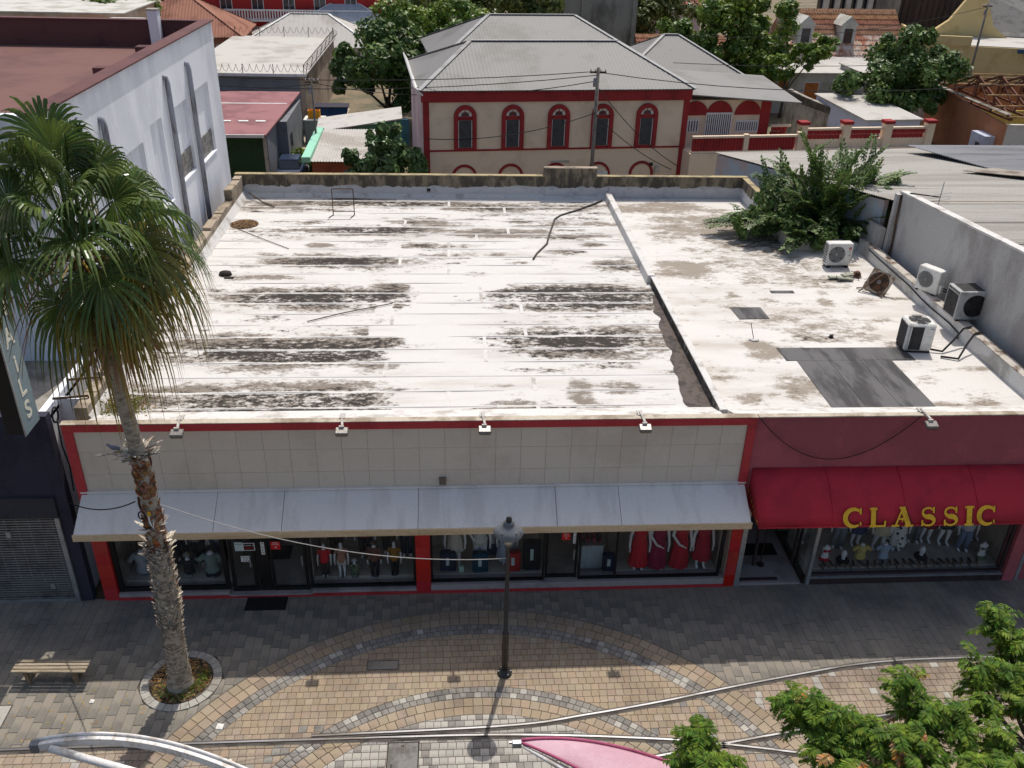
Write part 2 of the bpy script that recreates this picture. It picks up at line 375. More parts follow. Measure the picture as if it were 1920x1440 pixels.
# lamp post
m_black = M('black_painted_steel', C(52,50,48), C(40,38,36), .4, 4, rough=.45, bump=.05, spec=.5)
m_lampshade = M('grey_enamel', C(112,114,116), C(92,94,96), .4, 2, rough=.35, bump=.03, spec=.5)
m_lens = glass('clear_lantern_plastic', (.8,.78,.72,1), .2); m_tube = M('white_lamp_tube', C(240,236,226), None, .1, rough=.4, bump=0)
t = thing('street_lamp', 'black lamp post with a wide grey bell shade in front of the shop', 'lamp', (1.24,16.43,0), 0)
MB().lathe([(.19,0),(.19,.05),(.13,.07),(.105,.1),(.1,.16)],20).build('base_flange', m_black, t, True, True)
for i in range(6): a = i*1.047; MB().lathe([(.016,0),(.016,.035)],6,(.155*math.cos(a),.155*math.sin(a),.05)).build('bolt', m_rail, t, False, True)
MB().lathe([(.085,.1),(.082,1.35),(.09,1.36),(.09,1.42),(.06,1.45),(.046,4.05),(.05,4.08),(.06,4.12)],16).build('pole', m_black, t, True, True)
MB().lathe([(.05,4.08),(.1,4.13),(.17,4.32),(.225,4.52)],20,cap=False).build('lantern_bowl', m_lens, t, True, True)
MB().lathe([(.0,4.2),(.055,4.22),(.055,4.46),(.0,4.47)],12).build('lamp_tube', m_tube, t, True, True)
MB().lathe([(.225,4.5),(.345,4.5),(.35,4.53),(.24,4.68),(.13,4.75),(.125,4.79),(.13,4.8),(.06,4.84),(.05,4.9),(.045,4.95),(.0,4.96)],24).build('bell_shade', m_lampshade, t, True, True)
for a in (-.9,-2.2,.9,2.2): box('clip', m_black, t, .27*math.cos(a)-.015,.27*math.cos(a)+.015,.27*math.sin(a)-.015,.27*math.sin(a)+.015,4.61,4.66, 0, True)
MB().lathe([(.03,4.82),(.07,4.83),(.07,4.93),(.03,4.99)],6).build('finial', m_black, t, False, True)
# litter on the street
m_paper = M('white_paper', C(226,222,214), None, .2, rough=.9, bump=0); m_yel = M('yellow_leaf', C(196,158,78), C(150,110,60), .4, 6)
for x, y, s, lab in ((-5.6,15.02,.09,'crumpled white paper scrap lying on the tan and grey paving band'),(-8.85,15.9,.06,'white paper scrap on the grey footway beside the palm shadow')):
    mb = MB(); mb.add([(x-s,y-s*.7,.012),(x+s*.8,y-s,.02),(x+s,y+s*.8,.012),(x-s*.7,y+s,.03),(x,y,.045)],[(0,1,4),(1,2,4),(2,3,4),(3,0,4)]); tag(mb.build('paper_scrap', m_paper), lab, 'paper')
mb = MB()
for i in range(70):
    x, y = U(-11,-7.5), U(14.8,16.3); s = U(.02,.045); a = U(0,6); mb.add([(x-s*math.cos(a),y-s*math.sin(a),.006),(x+s*.4*math.sin(a),y-s*.4*math.cos(a),.014),(x+s*math.cos(a),y+s*math.sin(a),.006),(x-s*.4*math.sin(a),y+s*.4*math.cos(a),.012)],[(0,1,2,3)])
tag(mb.build('fallen_leaves', m_yel), 'scattered yellow fallen leaves on the grey footway', 'leaves', kind='stuff')
# ================================================================== the two shops: fronts
m_red = M('red_gloss_paint', C(190,62,66), C(172,54,58), .4, 1, rough=.5, bump=.06)
m_redtile = M('red_wall_tile', C(190,44,46), C(170,38,42), .3, 1, rough=.35, bump=.05, rnd=.05)
m_cream = M('cream_fascia_tile', C(218,205,188), C(208,194,177), .4, .5, rough=.5, bump=.04, rnd=.02, fine=.05)
m_grout = M('dark_grout', C(200,186,168), None, .2)
m_render = M('old_wall_render', C(150,144,134), C(112,104,94), .5, .8)
m_coping = M('concrete_coping', C(186,176,158), C(140,126,108), .5, 1.2)
m_awn = M('pale_grey_awning_metal', C(234,228,220), C(220,214,206), .45, .9, rough=.6, bump=.05, fine=.06, stretch=(2.2,.5,.5))
m_board = M('cream_edge_board', C(214,190,154), C(196,170,132), .4, 1, stretch=(.4,4,4), bump=.05)
m_blackf = M('black_window_frame', C(34,32,32), C(26,24,24), .3, 2, rough=.5, bump=0)
m_sill = M('mauve_grey_sill', C(168,158,156), C(146,136,134), .4, 1)
m_glass = glass('shop_window_glass', (.93,.94,.94,1), .045)
m_floor = M('shop_floor', C(194,184,170), C(172,162,148), .4, 1); m_back = M('shop_back_wall', C(166,154,140), C(138,126,114), .5, .7); m_ceil = M('shop_ceiling', C(226,223,216), None, .3)
m_alu = M('aluminium', C(176,178,180), C(150,152,154), .4, 3, rough=.45, metal=.6, bump=.03)
m_mat = M('black_rubber_mat', C(40,38,38), C(30,28,28), .4, 6, bump=.6, bscale=80)
store = thing('corner_store', 'wide shop with cream tiled fascia, red border and stained white flat roof', 'shop', (-.9,19.5,0))
b = MB().box(-9.62,7.8,19.52,19.64,3.05,5.7); b.build('fascia_wall', m_grout, store)
ncol = 26; wx = (7.65+9.45)/ncol
for j, (z0, z1) in enumerate(((4.905,5.52),(4.215,4.905),(3.6,4.215))):
    for i in range(ncol):
        x0 = -9.45+i*wx; box('fascia_tile', m_cream, store, x0+.003, x0+wx-.003, 19.484+U(-.0015,.0015), 19.54, z0+.003, z1-.003)
fr = box('border_band', m_red, store, -9.69, 7.87, 19.42, 19.6, 5.52, 5.725, .01)
box('border_band', m_red, store, -9.69, -9.452, 19.423, 19.6, 2.95, 5.519, .01); box('border_band', m_red, store, 7.652, 7.87, 19.423, 19.6, 3.4, 5.519, .01)
box('coping', m_coping, store, -9.72, 7.9, 19.43, 19.64, 5.728, 5.75, .006); MB().prism([(-9.1,19.645,5.4),(-9.1,20.5,5.455),(-9.1,19.9,5.66),(-9.1,19.645,5.735)],(16.1,0,0)).build('front_fillet', M('white_upstand_cap', C(206,203,198), C(172,166,158), .4, 1.4), store)
# awning
sx = [-9.6,-6.15,-4.43,-.95,2.67,4.37,7.83]
awn = MB().prism([(-9.55,18.55,2.93),(-9.55,19.5,2.93),(-9.55,19.5,3.6),(-9.55,18.55,3.01)],(17.33,0,0)).build('awning', m_grout, store)
for a, c in zip(sx, sx[1:]):
    MB().prism([(a+.007,18.5,3.03),(a+.007,19.5,3.645),(a+.007,19.5,3.685),(a+.007,18.5,3.07)],(c-a-.014,0,0)).build('awning_panel', m_awn, awn)
for a, c in ((-9.62,-.93),(-.925,7.85)): box('edge_board', m_board, awn, a, c, 18.455, 18.497, 2.88, 3.075, .005)
box('flashing', m_awn, awn, -9.62, 7.86, 19.42, 19.483, 3.675, 3.72)
box('soffit', m_awn, awn, -9.58, 7.82, 18.5, 19.48, 2.9, 2.926)
box('vent_box', M('brown_vent', C(120,104,92), None, .3), store, -.4, -.22, 19.38, 19.483, 3.8, 4.0, .01)
# ground floor
for x0, x1 in ((-9.69,-9.31),(-1.09,-.69),(7.75,8.05)):
    pl = box('pillar', m_grout, store, x0+.01, x1-.01, 19.5, 19.9, 0, 2.92)
    for k in range(7): box('tile', m_redtile, pl, x0, x1, 19.475, 19.52, .005+k*.415, .005+k*.415+.411); box('side_tile', m_redtile, pl, x1-.012, x1+.006, 19.522, 19.86, .005+k*.415, .005+k*.415+.411)
for x0, x1, lo, hi in ((-9.305,-6.3,.1,.22),(-6.3,-4.0,.05,.1),(-4.0,-1.095,.1,.2),(-.685,2.5,.1,.3),(2.5,3.55,.1,.3),(3.55,7.745,.1,.3)):
    box('plinth', m_red, store, x0+.002, x1-.002, 19.46, 19.9, -.02, lo-.002); box('sill', m_sill, store, x0+.002, x1-.002, 19.48, 19.9, lo, hi)
def window(par, x0, x1, z0, z1, y=19.62, fw=.07, mat=None, sash=()):
    mat = mat or m_blackf; wn = MB().box(x0,x0+fw,y-.05,y+.05,z0,z1).build('window', mat, par)
    box('frame', mat, wn, x1-fw, x1, y-.05, y+.05, z0, z1); box('frame', mat, wn, x0+fw, x1-fw, y-.049, y+.049, z0, z0+fw); box('frame', mat, wn, x0+fw, x1-fw, y-.049, y+.049, z1-fw, z1)
    xs = [x0+fw]+list(sash)+[x1-fw]
    for a, c in zip(xs, xs[1:]): box('pane', m_glass, wn, a+.003, c-.003, y-.004, y+.004, z0+fw, z1-fw)
    for a in sash: box('mullion', mat, wn, a-.025, a+.025, y-.04, y+.04, z0+fw, z1-fw)
    return wn
window(store, -9.3, -6.27, .22, 2.9, fw=.12); window(store, -4.05, -1.1, .21, 2.9); window(store, -.68, 2.52, .31, 2.9, fw=.05); window(store, 3.5, 7.6, .31, 2.9, fw=.05, sash=(4.56,))
def door(par, x0, x1, z0, z1, y, fw, mat):
    d = MB().box(x0,x0+fw,y-.03,y+.03,z0,z1).build('door', mat, par)
    box('stile', mat, d, x1-fw, x1, y-.03, y+.03, z0, z1); box('rail', mat, d, x0+fw, x1-fw, y-.029, y+.029, z0, z0+fw*1.6); box('rail', mat, d, x0+fw, x1-fw, y-.029, y+.029, z1-fw, z1)
    box('pane', m_glass, d, x0+fw+.002, x1-fw-.002, y-.004, y+.004, z0+fw*1.6, z1-fw)
    box('handle', m_alu, d, x1-fw-.06, x1-fw-.03, y-.09, y-.031, 1.0, 1.35); return d
door(store, -6.2, -5.5, .1, 2.85, 19.66, .09, m_blackf); door(store, -5.1, -4.1, .1, 2.85, 19.66, .08, m_blackf); door(store, 2.56, 3.46, .31, 2.85, 19.7, .06, m_blackf)
box('door_post', m_blackf, store, -5.47, -5.13, 19.64, 19.7, .1, 2.9)
# notices on the doors
m_cyan = M('pale_notice_paper', C(196,214,212), None, .2, bump=0); m_wt = M('white_sign_vinyl', C(232,230,226), None, .1, bump=0); m_rd = M('red_sign_vinyl', C(214,40,40), None, .1, bump=0); m_bk = M('black_sign_vinyl', C(30,28,30), None, .1, bump=0)
def sign(label, x0, x1, z0, z1, mat, rows=(), y=19.61, border=None):
    t = thing('door_notice', label, 'sign', ((x0+x1)/2, y, z0))
    box('panel', mat, t, x0, x1, y-.004, y, z0, z1)
    if border: box('panel_border', border, t, x0-.02, x1+.02, y-.002, y+.002, z0-.02, z1+.02)
    for body, zc, sz, m in rows: text('lettering', body, m, t, sz, at((x0+x1)/2, y-.006, zc), .001)
sign('pale blue paper notice on the left glass door', -6.0,-5.78,1.55,1.85,m_cyan,(('NOTICE',1.78,.05,m_bk),))
sign('black sign with red and white lettering on the left glass door', -5.76,-5.48,1.58,1.8,m_bk,(('Come in',1.74,.09,m_wt),("OPEN",1.635,.09,m_rd)),border=m_wt)
sign('white notice with black lettering on the left glass door', -5.88,-5.62,1.17,1.37,m_wt,(('WELCOME',1.32,.05,m_bk),('PLEASE',1.265,.045,m_bk),('COME IN',1.21,.045,m_bk)))
sign('red push sign with a white hand on the right glass door', -5.03,-4.77,1.58,1.85,m_rd,(('PUSH',1.81,.06,m_wt),('EMPUJE',1.755,.06,m_wt),('4',1.65,.12,m_wt)))
sign('narrow white vertical sign on the black door post', -5.3,-5.2,1.42,1.85,m_wt,tuple((c,1.79-.1*i,.1,m_bk) for i, c in enumerate('PUSH')),y=19.6)
sign('red push sign on the third doorway beside the counter', 2.98,3.22,1.68,1.92,m_rd,(('PUSH',1.88,.06,m_wt),('EMPUJE',1.82,.05,m_wt),('4',1.74,.1,m_wt)),y=19.65)
sign('narrow white vertical sign beside the counter doorway', 3.3,3.38,1.55,1.95,m_wt,tuple((c,1.9-.1*i,.09,m_bk) for i, c in enumerate('PUSH')),y=19.65)
# interior
box('shop_floor', m_floor, store, -9.3, 7.7, 19.9, 27, -.01, .1); box('back_wall', m_back, store, -9.3, 7.7, 24.0, 24.1, .1, 2.95); box('ceiling', m_ceil, store, -9.3, 7.7, 19.85, 24.0, 2.93, 2.97)
for x0, x1 in ((-9.28,-6.3),(-4.0,-1.1),(-.68,2.5),(4.6,7.6)):
    box('display_platform', m_floor, store, x0+.01, x1-.01, 19.91, 21.2, .1, .33); box('display_screen', m_back, store, x0+.01, x1-.01, 21.21, 21.26, .1, 2.1)
for x in (-9.29,-6.28,-4.02,7.62): box('partition', m_back, store, x-.02, x+.02, 19.92, 24, .1, 2.93)
for x0, x1, y0, lab in ((-5.78,-4.72,18.97,'black rubber mat on the paving before the left shop door'),(-5.75,-4.9,21.0,'black mat inside the left shop doorway')):
    t_ = thing('door_mat', lab, 'mat', ((x0+x1)/2, y0+.3, 0)); z_ = .0 if y0 < 19 else .1
    box('mat_pad', m_mat, t_, x0, x1, y0, y0+.58, z_, z_+.018, .006); box('mat_edge', m_blackf, t_, x0-.03, x1+.03, y0-.03, y0+.61, z_, z_+.01)
# roof lights: floodlight arms over the front
m_flood = M('weathered_white_bracket', C(184,180,172), C(150,140,130), .4, 5, rough=.6); m_fhead = M('grey_floodlight_housing', C(128,124,118), C(104,101,97), .4, 4, rough=.4, metal=.4)
FL = [(-6.85,'floodlight on a white arm over the cream fascia beside the palm trunk'),(-2.83,'floodlight on a white arm over the cream fascia, second from the palm'),(.73,'floodlight on a white arm over the middle of the cream fascia'),(4.82,'floodlight on a white arm over the right part of the cream fascia'),(12.35,'silver floodlight on an arm over the maroon shop wall')]
fl0 = None
for i, (x, lab) in enumerate(FL):
    if fl0 is None:
        fl0 = t = thing('floodlight', lab, 'floodlight', (x,19.6,5.765), 0, 'floodlights along the shop fronts')
        box('foot_plate', m_flood, t, -.07, .07, -.02, .22, -.03, .01, 0, True)
        MB().bar((0,.1,.03),(.05,-.42,-.02),.055,.05).build('arm', m_flood, t, local=True)
        hd = MB().prism([(-.12,-.38,-.03),(.2,-.38,-.03),(.2,-.6,-.1),(-.12,-.6,-.1)],(0,.03,-.1)).build('lamp_head', m_fhead, t, local=True, bevel=.02)
        MB().prism([(-.1,-.4,-.15),(.18,-.4,-.15),(.18,-.58,-.2),(-.1,-.58,-.2)],(0,0,-.006)).build('lens', m_lens, hd, local=True)
        box('yoke', m_flood, t, -.03, .09, -.44, -.38, -.05, .01, 0, True)
    else: tag(copy_tree(fl0, None, (x,19.6,5.765), 0), lab)
# ------------------------------------------------------------------ CLASSIC
m_maroon = M('maroon_render', C(182,96,102), C(160,86,92), .55, .5, rough=.85, bump=.12, fine=.08)
m_awred = M('red_canvas', C(194,50,64), C(170,46,58), .55, .7, rough=.85, bump=.1, bscale=60, fine=.06)
m_yelt = M('yellow_lettering', C(244,190,52), None, .2, rough=.6, bump=0); m_dkt = M('dark_red_shadow_lettering', C(110,24,30), None, .2, bump=0)
m_bronze = M('dark_bronze_frame', C(72,58,58), C(56,46,46), .3, 3, rough=.45, bump=0)
cls = thing('classic_shop', 'maroon shop with a red canvas awning lettered CLASSIC', 'shop', (12,19.5,0))
box('front_wall', m_maroon, cls, 7.9, 19.5, 19.52, 19.64, 2.6, 5.7); box('coping', m_coping, cls, 7.92, 19.5, 19.46, 19.64, 5.703, 5.74, .006); MB().prism([(7.31,19.645,5.4),(7.31,20.4,5.455),(7.31,19.85,5.66),(7.31,19.645,5.725)],(8.6,0,0)).build('front_fillet', m_coping and M('white_upstand_cap', C(1)), cls)
# canvas awning: bowed profile
prof = [(19.5,4.12),(19.22,3.96),(18.95,3.76),(18.7,3.52),(18.48,3.26),(18.36,2.98)]
mb = MB(); xs = [8.0+i*.5 for i in range(24)]
vs = []; 
for i, x in enumerate(xs):
    for j, (y, z) in enumerate(prof): vs.append((x, y+.012*math.sin(i*1.7+j), z-.045*abs(math.sin(i*math.pi/4))*(1 if 0<j<5 else 0)+.012*math.sin(i*2.1+j*1.3)*(1 if 0<j<5 else 0)))
nP = len(prof); fs = [(i*nP+j, i*nP+j+1, (i+1)*nP+j+1, (i+1)*nP+j) for i in range(len(xs)-1) for j in range(nP-1)]
mb.add(vs, fs); aw = mb.build('awning', m_awred, cls, True); sd = aw.modifiers.new('thick','SOLIDIFY'); sd.thickness = .012
MB().prism([(8.0,y,z) for y, z in prof]+[(8.0,19.5,2.98)],(.012,0,0)).build('side_panel', m_awred, aw)
for x_ in (10.0,12.0,14.0,16.0,18.0): MB().tube([(x_,y_-.008,z_+.012) for y_, z_ in prof],.012,5).build('awning_rib', m_awred, aw, True)
box('valance_hem', m_awred, aw, 7.99, 19.5, 18.345, 18.37, 2.965, 3.0)
sl_v = Vector((0, 18.48-18.36, 3.26-2.98)).normalized()
LT = Matrix(((1,0,0,0),(0,sl_v.y,-sl_v.z,0),(0,sl_v.z,sl_v.y,0),(0,0,0,1)))
def slab_letter(ch, xc, mat, push, grow):
    """serif capital drawn as strokes in the awning plane, 0.5 high"""
    P = []; 
    def st(a, b_, w): P.append((a, b_, w))
    h = .25
    arcC = [(math.cos(rad(t))*.2, math.sin(rad(t))*.235) for t in range(42, 322, 20)]
    if ch == 'C':
        for k, (a, b_) in enumerate(zip(arcC, arcC[1:])): st(a, b_, .03+.045*math.sin(math.pi*(k+.5)/(len(arcC)-1)))
        st((.15,.1),(.15,.25),.03); st((.15,-.12),(.16,-.2),.025)
    if ch == 'L': st((-.1,-h),(-.1,h),.075); st((-.18,h-.015),(-.02,h-.015),.03); st((-.18,-h+.015),(.17,-h+.015),.03); st((.165,-h+.01),(.175,-.1),.03)
    if ch == 'A': st((0,h),(.15,-h),.08); st((0,h),(-.16,-h),.03); st((-.09,-.05),(.1,-.05),.025); st((-.24,-h+.015),(-.08,-h+.015),.03); st((.06,-h+.015),(.25,-h+.015),.03); st((0,-.12),(.0,-.02),.02); st((-.07,h),(.03,h),.035)
    if ch == 'S':
        c1 = [(math.cos(rad(t))*.13, .115+math.sin(rad(t))*.12) for t in range(30, 271, 24)]; c2 = [(math.cos(rad(t))*.14, -.12+math.sin(rad(t))*.12) for t in range(90, -151, -24)]
        q = c1+c2
        for k, (a, b_) in enumerate(zip(q, q[1:])): st(a, b_, .03+.05*math.exp(-((k-len(q)/2)/3.2)**2))
        st((.125,.1),(.125,.25),.028); st((-.135,-.1),(-.135,-.25),.028)
    if ch == 'I': st((0,-h),(0,h),.085); st((-.1,h-.015),(.1,h-.015),.03); st((-.1,-h+.015),(.1,-h+.015),.03)
    mb = MB()
    for i_, (a, b_, w_) in enumerate(P):
        w_ = w_*1.75+grow; a = Vector((a[0]*1.18,a[1],0)); b_ = Vector((b_[0]*1.18,b_[1],0)); d = (b_-a).normalized(); u = Vector((-d.y,d.x,0))*w_/2; a -= d*w_*.15; b_ += d*w_*.15
        z = push+.0004*i_; mb.add([a-u+Vector((0,0,z)), b_-u+Vector((0,0,z)), b_+u+Vector((0,0,z)), a+u+Vector((0,0,z))],[(0,1,2,3)])
    me = mb; mx = Matrix.Translation((xc, 18.45-.018, 3.215)) @ LT; me.v = [tuple(mx @ Vector(p)) for p in me.v]; return me
for ch, xc in zip('CLASSIC', (10.55,11.2,11.88,12.58,13.2,13.72,14.22)):
    L_ = slab_letter(ch, xc, m_yelt, .02, 0).build('letter', m_yelt, aw)
    slab_letter(ch, xc+.035, m_dkt, .008, .004).build('letter_shadow', m_dkt, L_)
for i, ch in enumerate('CLASSIC'): text('side_letter', ch, m_yelt, aw, .16, Matrix.Translation((7.985, 18.52+.0*i, 3.05+0*i)) @ Matrix(((0,0,-1,0),(-1,0,0,0),(0,1,0,0),(0,0,0,1))) @ Matrix.Translation((-.15*i+0.0, .06*i, 0)), .002)
# ground floor of CLASSIC
box('wall_end', m_alu, cls, 8.06, 8.2, 19.47, 19.8, 0, 2.95); box('step', m_sill, cls, 8.2, 10.05, 19.5, 22.9, -.02, .08)
box('plinth', m_bronze, cls, 10.3, 16.1, 19.47, 19.8, -.02, .22); box('sill', m_alu, cls, 10.28, 16.12, 19.46, 19.8, .222, .26)
window(cls, 10.3, 16.1, .26, 2.9, y=19.6, fw=.06, mat=m_bronze)
box('corner_post', m_alu, cls, 10.2, 10.3, 19.46, 19.58, 0, 2.9); box('pier', m_maroon, cls, 16.15, 16.5, 19.45, 19.85, 0, 2.9); box('pier', m_alu, cls, 16.52, 16.62, 19.45, 19.85, 0, 2.9); box('side_front', m_maroon, cls, 16.64, 19.5, 19.5, 19.85, 0, 2.6)
sw = window(cls, 10.02, 10.2, .1, 2.9, y=20.3, fw=.05, mat=m_bronze)
box('side_glass', m_glass, cls, 10.1, 10.11, 19.66, 21.9, .1, 2.6); box('door_jamb', m_bronze, cls, 10.06, 10.16, 21.9, 22.0, .1, 2.9); box('door_jamb', m_bronze, cls, 8.85, 8.92, 20.25, 20.33, .08, 2.9); box('threshold', m_bronze, cls, 8.2, 9.4, 19.6, 19.7, .081, .12)
box('shop_floor', m_floor, cls, 8.1, 18, 22.0, 27, -.01, .07); box('back_wall', m_back, cls, 8.1, 18, 24.5, 24.6, .07, 2.95); box('ceiling', m_ceil, cls, 8.1, 18, 19.86, 24.5, 2.93, 2.97)
box('display_platform', m_floor, cls, 10.31, 16.1, 19.81, 21.4, .05, .33); box('display_screen', m_back, cls, 10.31, 16.1, 21.41, 21.46, .05, 2.3); box('partition', m_back, cls, 16.11, 16.14, 19.9, 24.5, .05, 2.93)
t_ = thing('door_mat', 'black mat inside the recessed entrance under the red awning', 'mat', (9.2,21.0,.08)); box('mat_pad', m_mat, t_, -.55, .55, -.25, .25, 0, .018, .006, True); box('mat_edge', m_blackf, t_, -.58, .58, -.28, .28, 0, .01, 0, True)
t_ = thing('barrier_pole', 'slim dark pole standing in the recessed entrance under the red awning', 'pole', (9.1,20.3,.08)); MB().lathe([(.02,0),(.02,2.7)],8).build('post', m_bronze, t_, True, True); MB().lathe([(.12,0),(.12,.02)],12).build('foot', m_bronze, t_, False, True)
m_cable = M('black_cable', C(34,32,32), None, .2, rough=.6, bump=0)
tag(MB().tube(catenary((7.95,19.44,5.7),(12.25,19.44,5.72),1.3,20),.012,5).build('cable', m_cable), 'slack cable looping down across the maroon wall', 'cable')
# ================================================================== roofs of the two shops
def roof_mat(name, base, mid, dark, blue, base2):
    k = N(name); a = k.n('ShaderNodeAttribute', attribute_name='stain').outputs['Fac']; bk = k.n('ShaderNodeAttribute', attribute_name='soot').outputs['Fac']
    oi = k.n('ShaderNodeObjectInfo')
    def ps(sc):
        v = k.n('ShaderNodeVectorMath', operation='ADD'); k.l(k.pos(sc), v.inputs[0]); cx = k.n('ShaderNodeCombineXYZ'); k.l(k.math('MULTIPLY', oi.outputs['Random'], 61.0), cx.inputs[2]); k.l(cx.outputs[0], v.inputs[1]); return v.outputs[0]
    n1 = k.noise(ps((.7,1.35,1)), 1.1, 11, .76); n2 = k.noise(ps((.9,1.5,1)), 5, 9, .76); n3 = k.noise(k.pos((1,1,1)), 45, 3, .6); n4 = k.noise(ps((.25,1.0,1)), .9, 6, .65)
    mixn = k.math('ADD', k.math('MULTIPLY', n1, .6), k.math('MULTIPLY', n2, .4))
    s = k.math('ADD', a, k.math('MULTIPLY', k.math('SUBTRACT', mixn, .5), 3.4))
    f1 = k.ramp(s, .28, .66); f2 = k.ramp(k.math('ADD', k.math('ADD', bk, k.math('MULTIPLY', k.math('SUBTRACT', n2, .5), 2.2)), k.math('MULTIPLY', k.math('SUBTRACT', n1, .5), 1.2)), .38, .6)
    f3 = k.ramp(n4, .45, .75)
    c = k.mix(k.math('MULTIPLY', f3, .85), base, base2)
    c = k.mix(k.math('MULTIPLY', f1, .93), c, mid); c = k.mix(k.math('MULTIPLY', f2, f1), c, dark)
    f4 = k.ramp(k.math('SUBTRACT', bk, k.math('MULTIPLY', n2, .6)), .62, .8); c = k.mix(k.math('MULTIPLY', f4, f2), c, blue)
    vm = k.n('ShaderNodeVectorMath', operation='SCALE'); k.l(c, vm.inputs[0]); k.l(k.math('ADD', k.math('MULTIPLY', n3, .3), .85), vm.inputs['Scale']); k.l(vm.outputs[0], k.b.inputs['Base Color'])
    k.b.inputs['Roughness'].default_value = .8; k.b.inputs['Specular IOR Level'].default_value = .25; k.bump(k.math('ADD', mixn, k.math('MULTIPLY', n3, .2)), .35, .02); return k.m
m_roof = roof_mat('peeling_white_roof_coating', C(206,203,198), C(120,109,97), C(48,43,38), C(40,44,56), C(184,178,170))
m_roof2 = roof_mat('worn_white_roof_coating', C(208,204,198), C(138,127,113), C(66,60,54), C(66,60,54), C(182,174,164))
# (x, y, rx, ry, stain, soot)
ST = [(-4.1,31.3,2.6,.55,.75,.6),(-4.3,27.9,3.3,.8,.95,.75),(-2.2,28.3,.6,1.0,.8,.5),(-4.9,24.0,4.2,.95,.95,.6),(-2.4,24.2,1.0,1.3,.85,.5),(-4.6,20.9,4.4,.95,.95,.7),(-2.2,20.9,1.2,.9,.8,.5),
      (4.2,27.9,3.4,.95,1.0,.9),(3.8,24.6,3.0,.95,.95,.6),(-3.0,34.8,2.8,.45,.8,.65),(-1.5,36.0,1.2,.5,.5,.5),(-8.0,38.1,1.8,.6,.7,.3),(-3,38.3,5,.5,.65,.5),(1.7,37.8,2.0,.6,.75,.5),(5.0,38.0,2.2,.5,.5,.4),(2.0,34.5,2.2,.5,.7,.35),
      (6.1,30.9,.9,.5,.7,.5),(3.5,21.4,.35,.8,.7,.1),(4.6,21.6,.6,.35,.6,.3),(1.2,20.5,1.7,.45,.65,.2),(-.2,31.9,1.0,.4,.4,.3),(.2,27.7,.7,.8,.5,.3),(-.8,26.5,.9,.5,.5,.4),(4.9,34.2,1.6,.35,.45,.4),(5.5,33.2,.5,.3,.5,.4),(.8,30.0,.5,.25,.5,.3),(-1.0,33,1.5,.3,.45,.4),(-6.6,29.8,1.2,.25,.5,.2),(0,22.5,.5,.4,.35,.2)]
ST += [(U(-9,7), U(20,39), U(.25,1.3), U(.06,.28), U(.2,.5), U(.1,.6)) for i in range(90)] + [(U(-9,7), U(32,39), U(.6,2.2), U(.15,.4), U(.2,.45), U(.1,.5)) for i in range(30)]
ST2 = [(U(7.5,15.5), U(20,38), U(.2,.9), U(.1,.4), U(.2,.5), U(0,.3)) for i in range(60)] + [(8.5,30.6,.9,.7,.75,.1),(9.4,23.9,.5,.7,.6,.1),(11.6,31.0,2.2,1.6,.35,.2),(10.6,35.5,2.4,1.8,.5,.25),(12.2,33.5,1.6,1.4,.6,.45),(9.0,38.0,2.2,.9,.55,.2),(9.4,27.2,.5,.3,.5,.1),(11.5,26.0,1.8,1.2,.28,.1),(9.6,21.3,.4,.5,.4,.1),(13.6,29.6,1.0,.5,.5,.4),(11.6,24.7,1.6,.3,.28,.3),(14.6,20.6,.5,.3,.45,.3),(13.7,21.9,.4,.3,.35,.1)]
def grid(name, mat, par, x0, x1, y0, y1, z0, z1, dx, dy, STL, seam=None, skirt=True):
    nx_ = max(2, int((x1-x0)/dx)); ny_ = max(2, int((y1-y0)/dy)); X, Y = np.meshgrid(np.linspace(x0,x1,nx_+1), np.linspace(y0,y1,ny_+1))
    T = (Y-y0)/(y1-y0); Z = z0+(z1-z0)*T + .006*np.sin(X*1.3+y0*3)*np.sin(Y*2.1)
    v = np.stack([X,Y,Z],-1).reshape(-1,3); w_ = nx_+1
    f = [(j*w_+i, j*w_+i+1, (j+1)*w_+i+1, (j+1)*w_+i) for j in range(ny_) for i in range(nx_)]
    S = np.zeros(X.shape)+.15; B = np.zeros(X.shape)
    for cx, cy, rx, ry, s_, b_ in STL:
        q = np.exp(-(((X-cx)/(rx*1.12))**2+((Y-cy)/(ry*1.18))**2)**1.3); S = np.maximum(S, np.minimum(s_*1.1*q,.5)+.15); B = np.maximum(B, np.minimum(b_*q,.62))
    if seam:
        g_ = U(.85,1.25); S = (S-.15)*g_+.15; B = B*U(.8,1.2)
        xe = U(-2.2,-.9); S -= .55/(1+np.exp(-(X-xe)/.16))/(1+np.exp((X-1.0)/.4))*(Y < 30)
        if rng.random() < .35: x0_ = U(-2.9,-2.4); S -= .7/(1+np.exp(-(X-x0_)/.02))/(1+np.exp((X-x0_-.45)/.02))
        S -= 1.5*np.exp(-((Y-y0)/.04)**2) + 1.3*np.exp(-((y1-Y)/.045)**2)
    pts = [tuple(p) for p in v]
    if skirt:
        b0 = len(pts); pts += [(x0,y0,z0-.04),(x1,y0,z0-.04)]
        f.append((b0, b0+1, nx_)+tuple(range(nx_-1,-1,-1)))
    mb = MB(); mb.add(pts, f); o = mb.build(name, mat, par, True)
    for nm, A in (('stain',S),('soot',B)):
        at_ = o.data.attributes.new(nm,'FLOAT','POINT'); at_.data.foreach_set('value', np.concatenate([A.reshape(-1), np.zeros(len(pts)-A.size)]).astype(np.float32))
    return o
m_cap0 = M('white_upstand_cap', C(206,203,198), C(172,166,158), .4, 1.4)
rf = box('roof_deck', m_render, store, -9.2, 7.08, 19.72, 39.35, 5.2, 5.4)
y = 19.78; ys = []
while y < 39.2: ys.append(y); y += .86+U(-.02,.02)
ys.append(39.3)
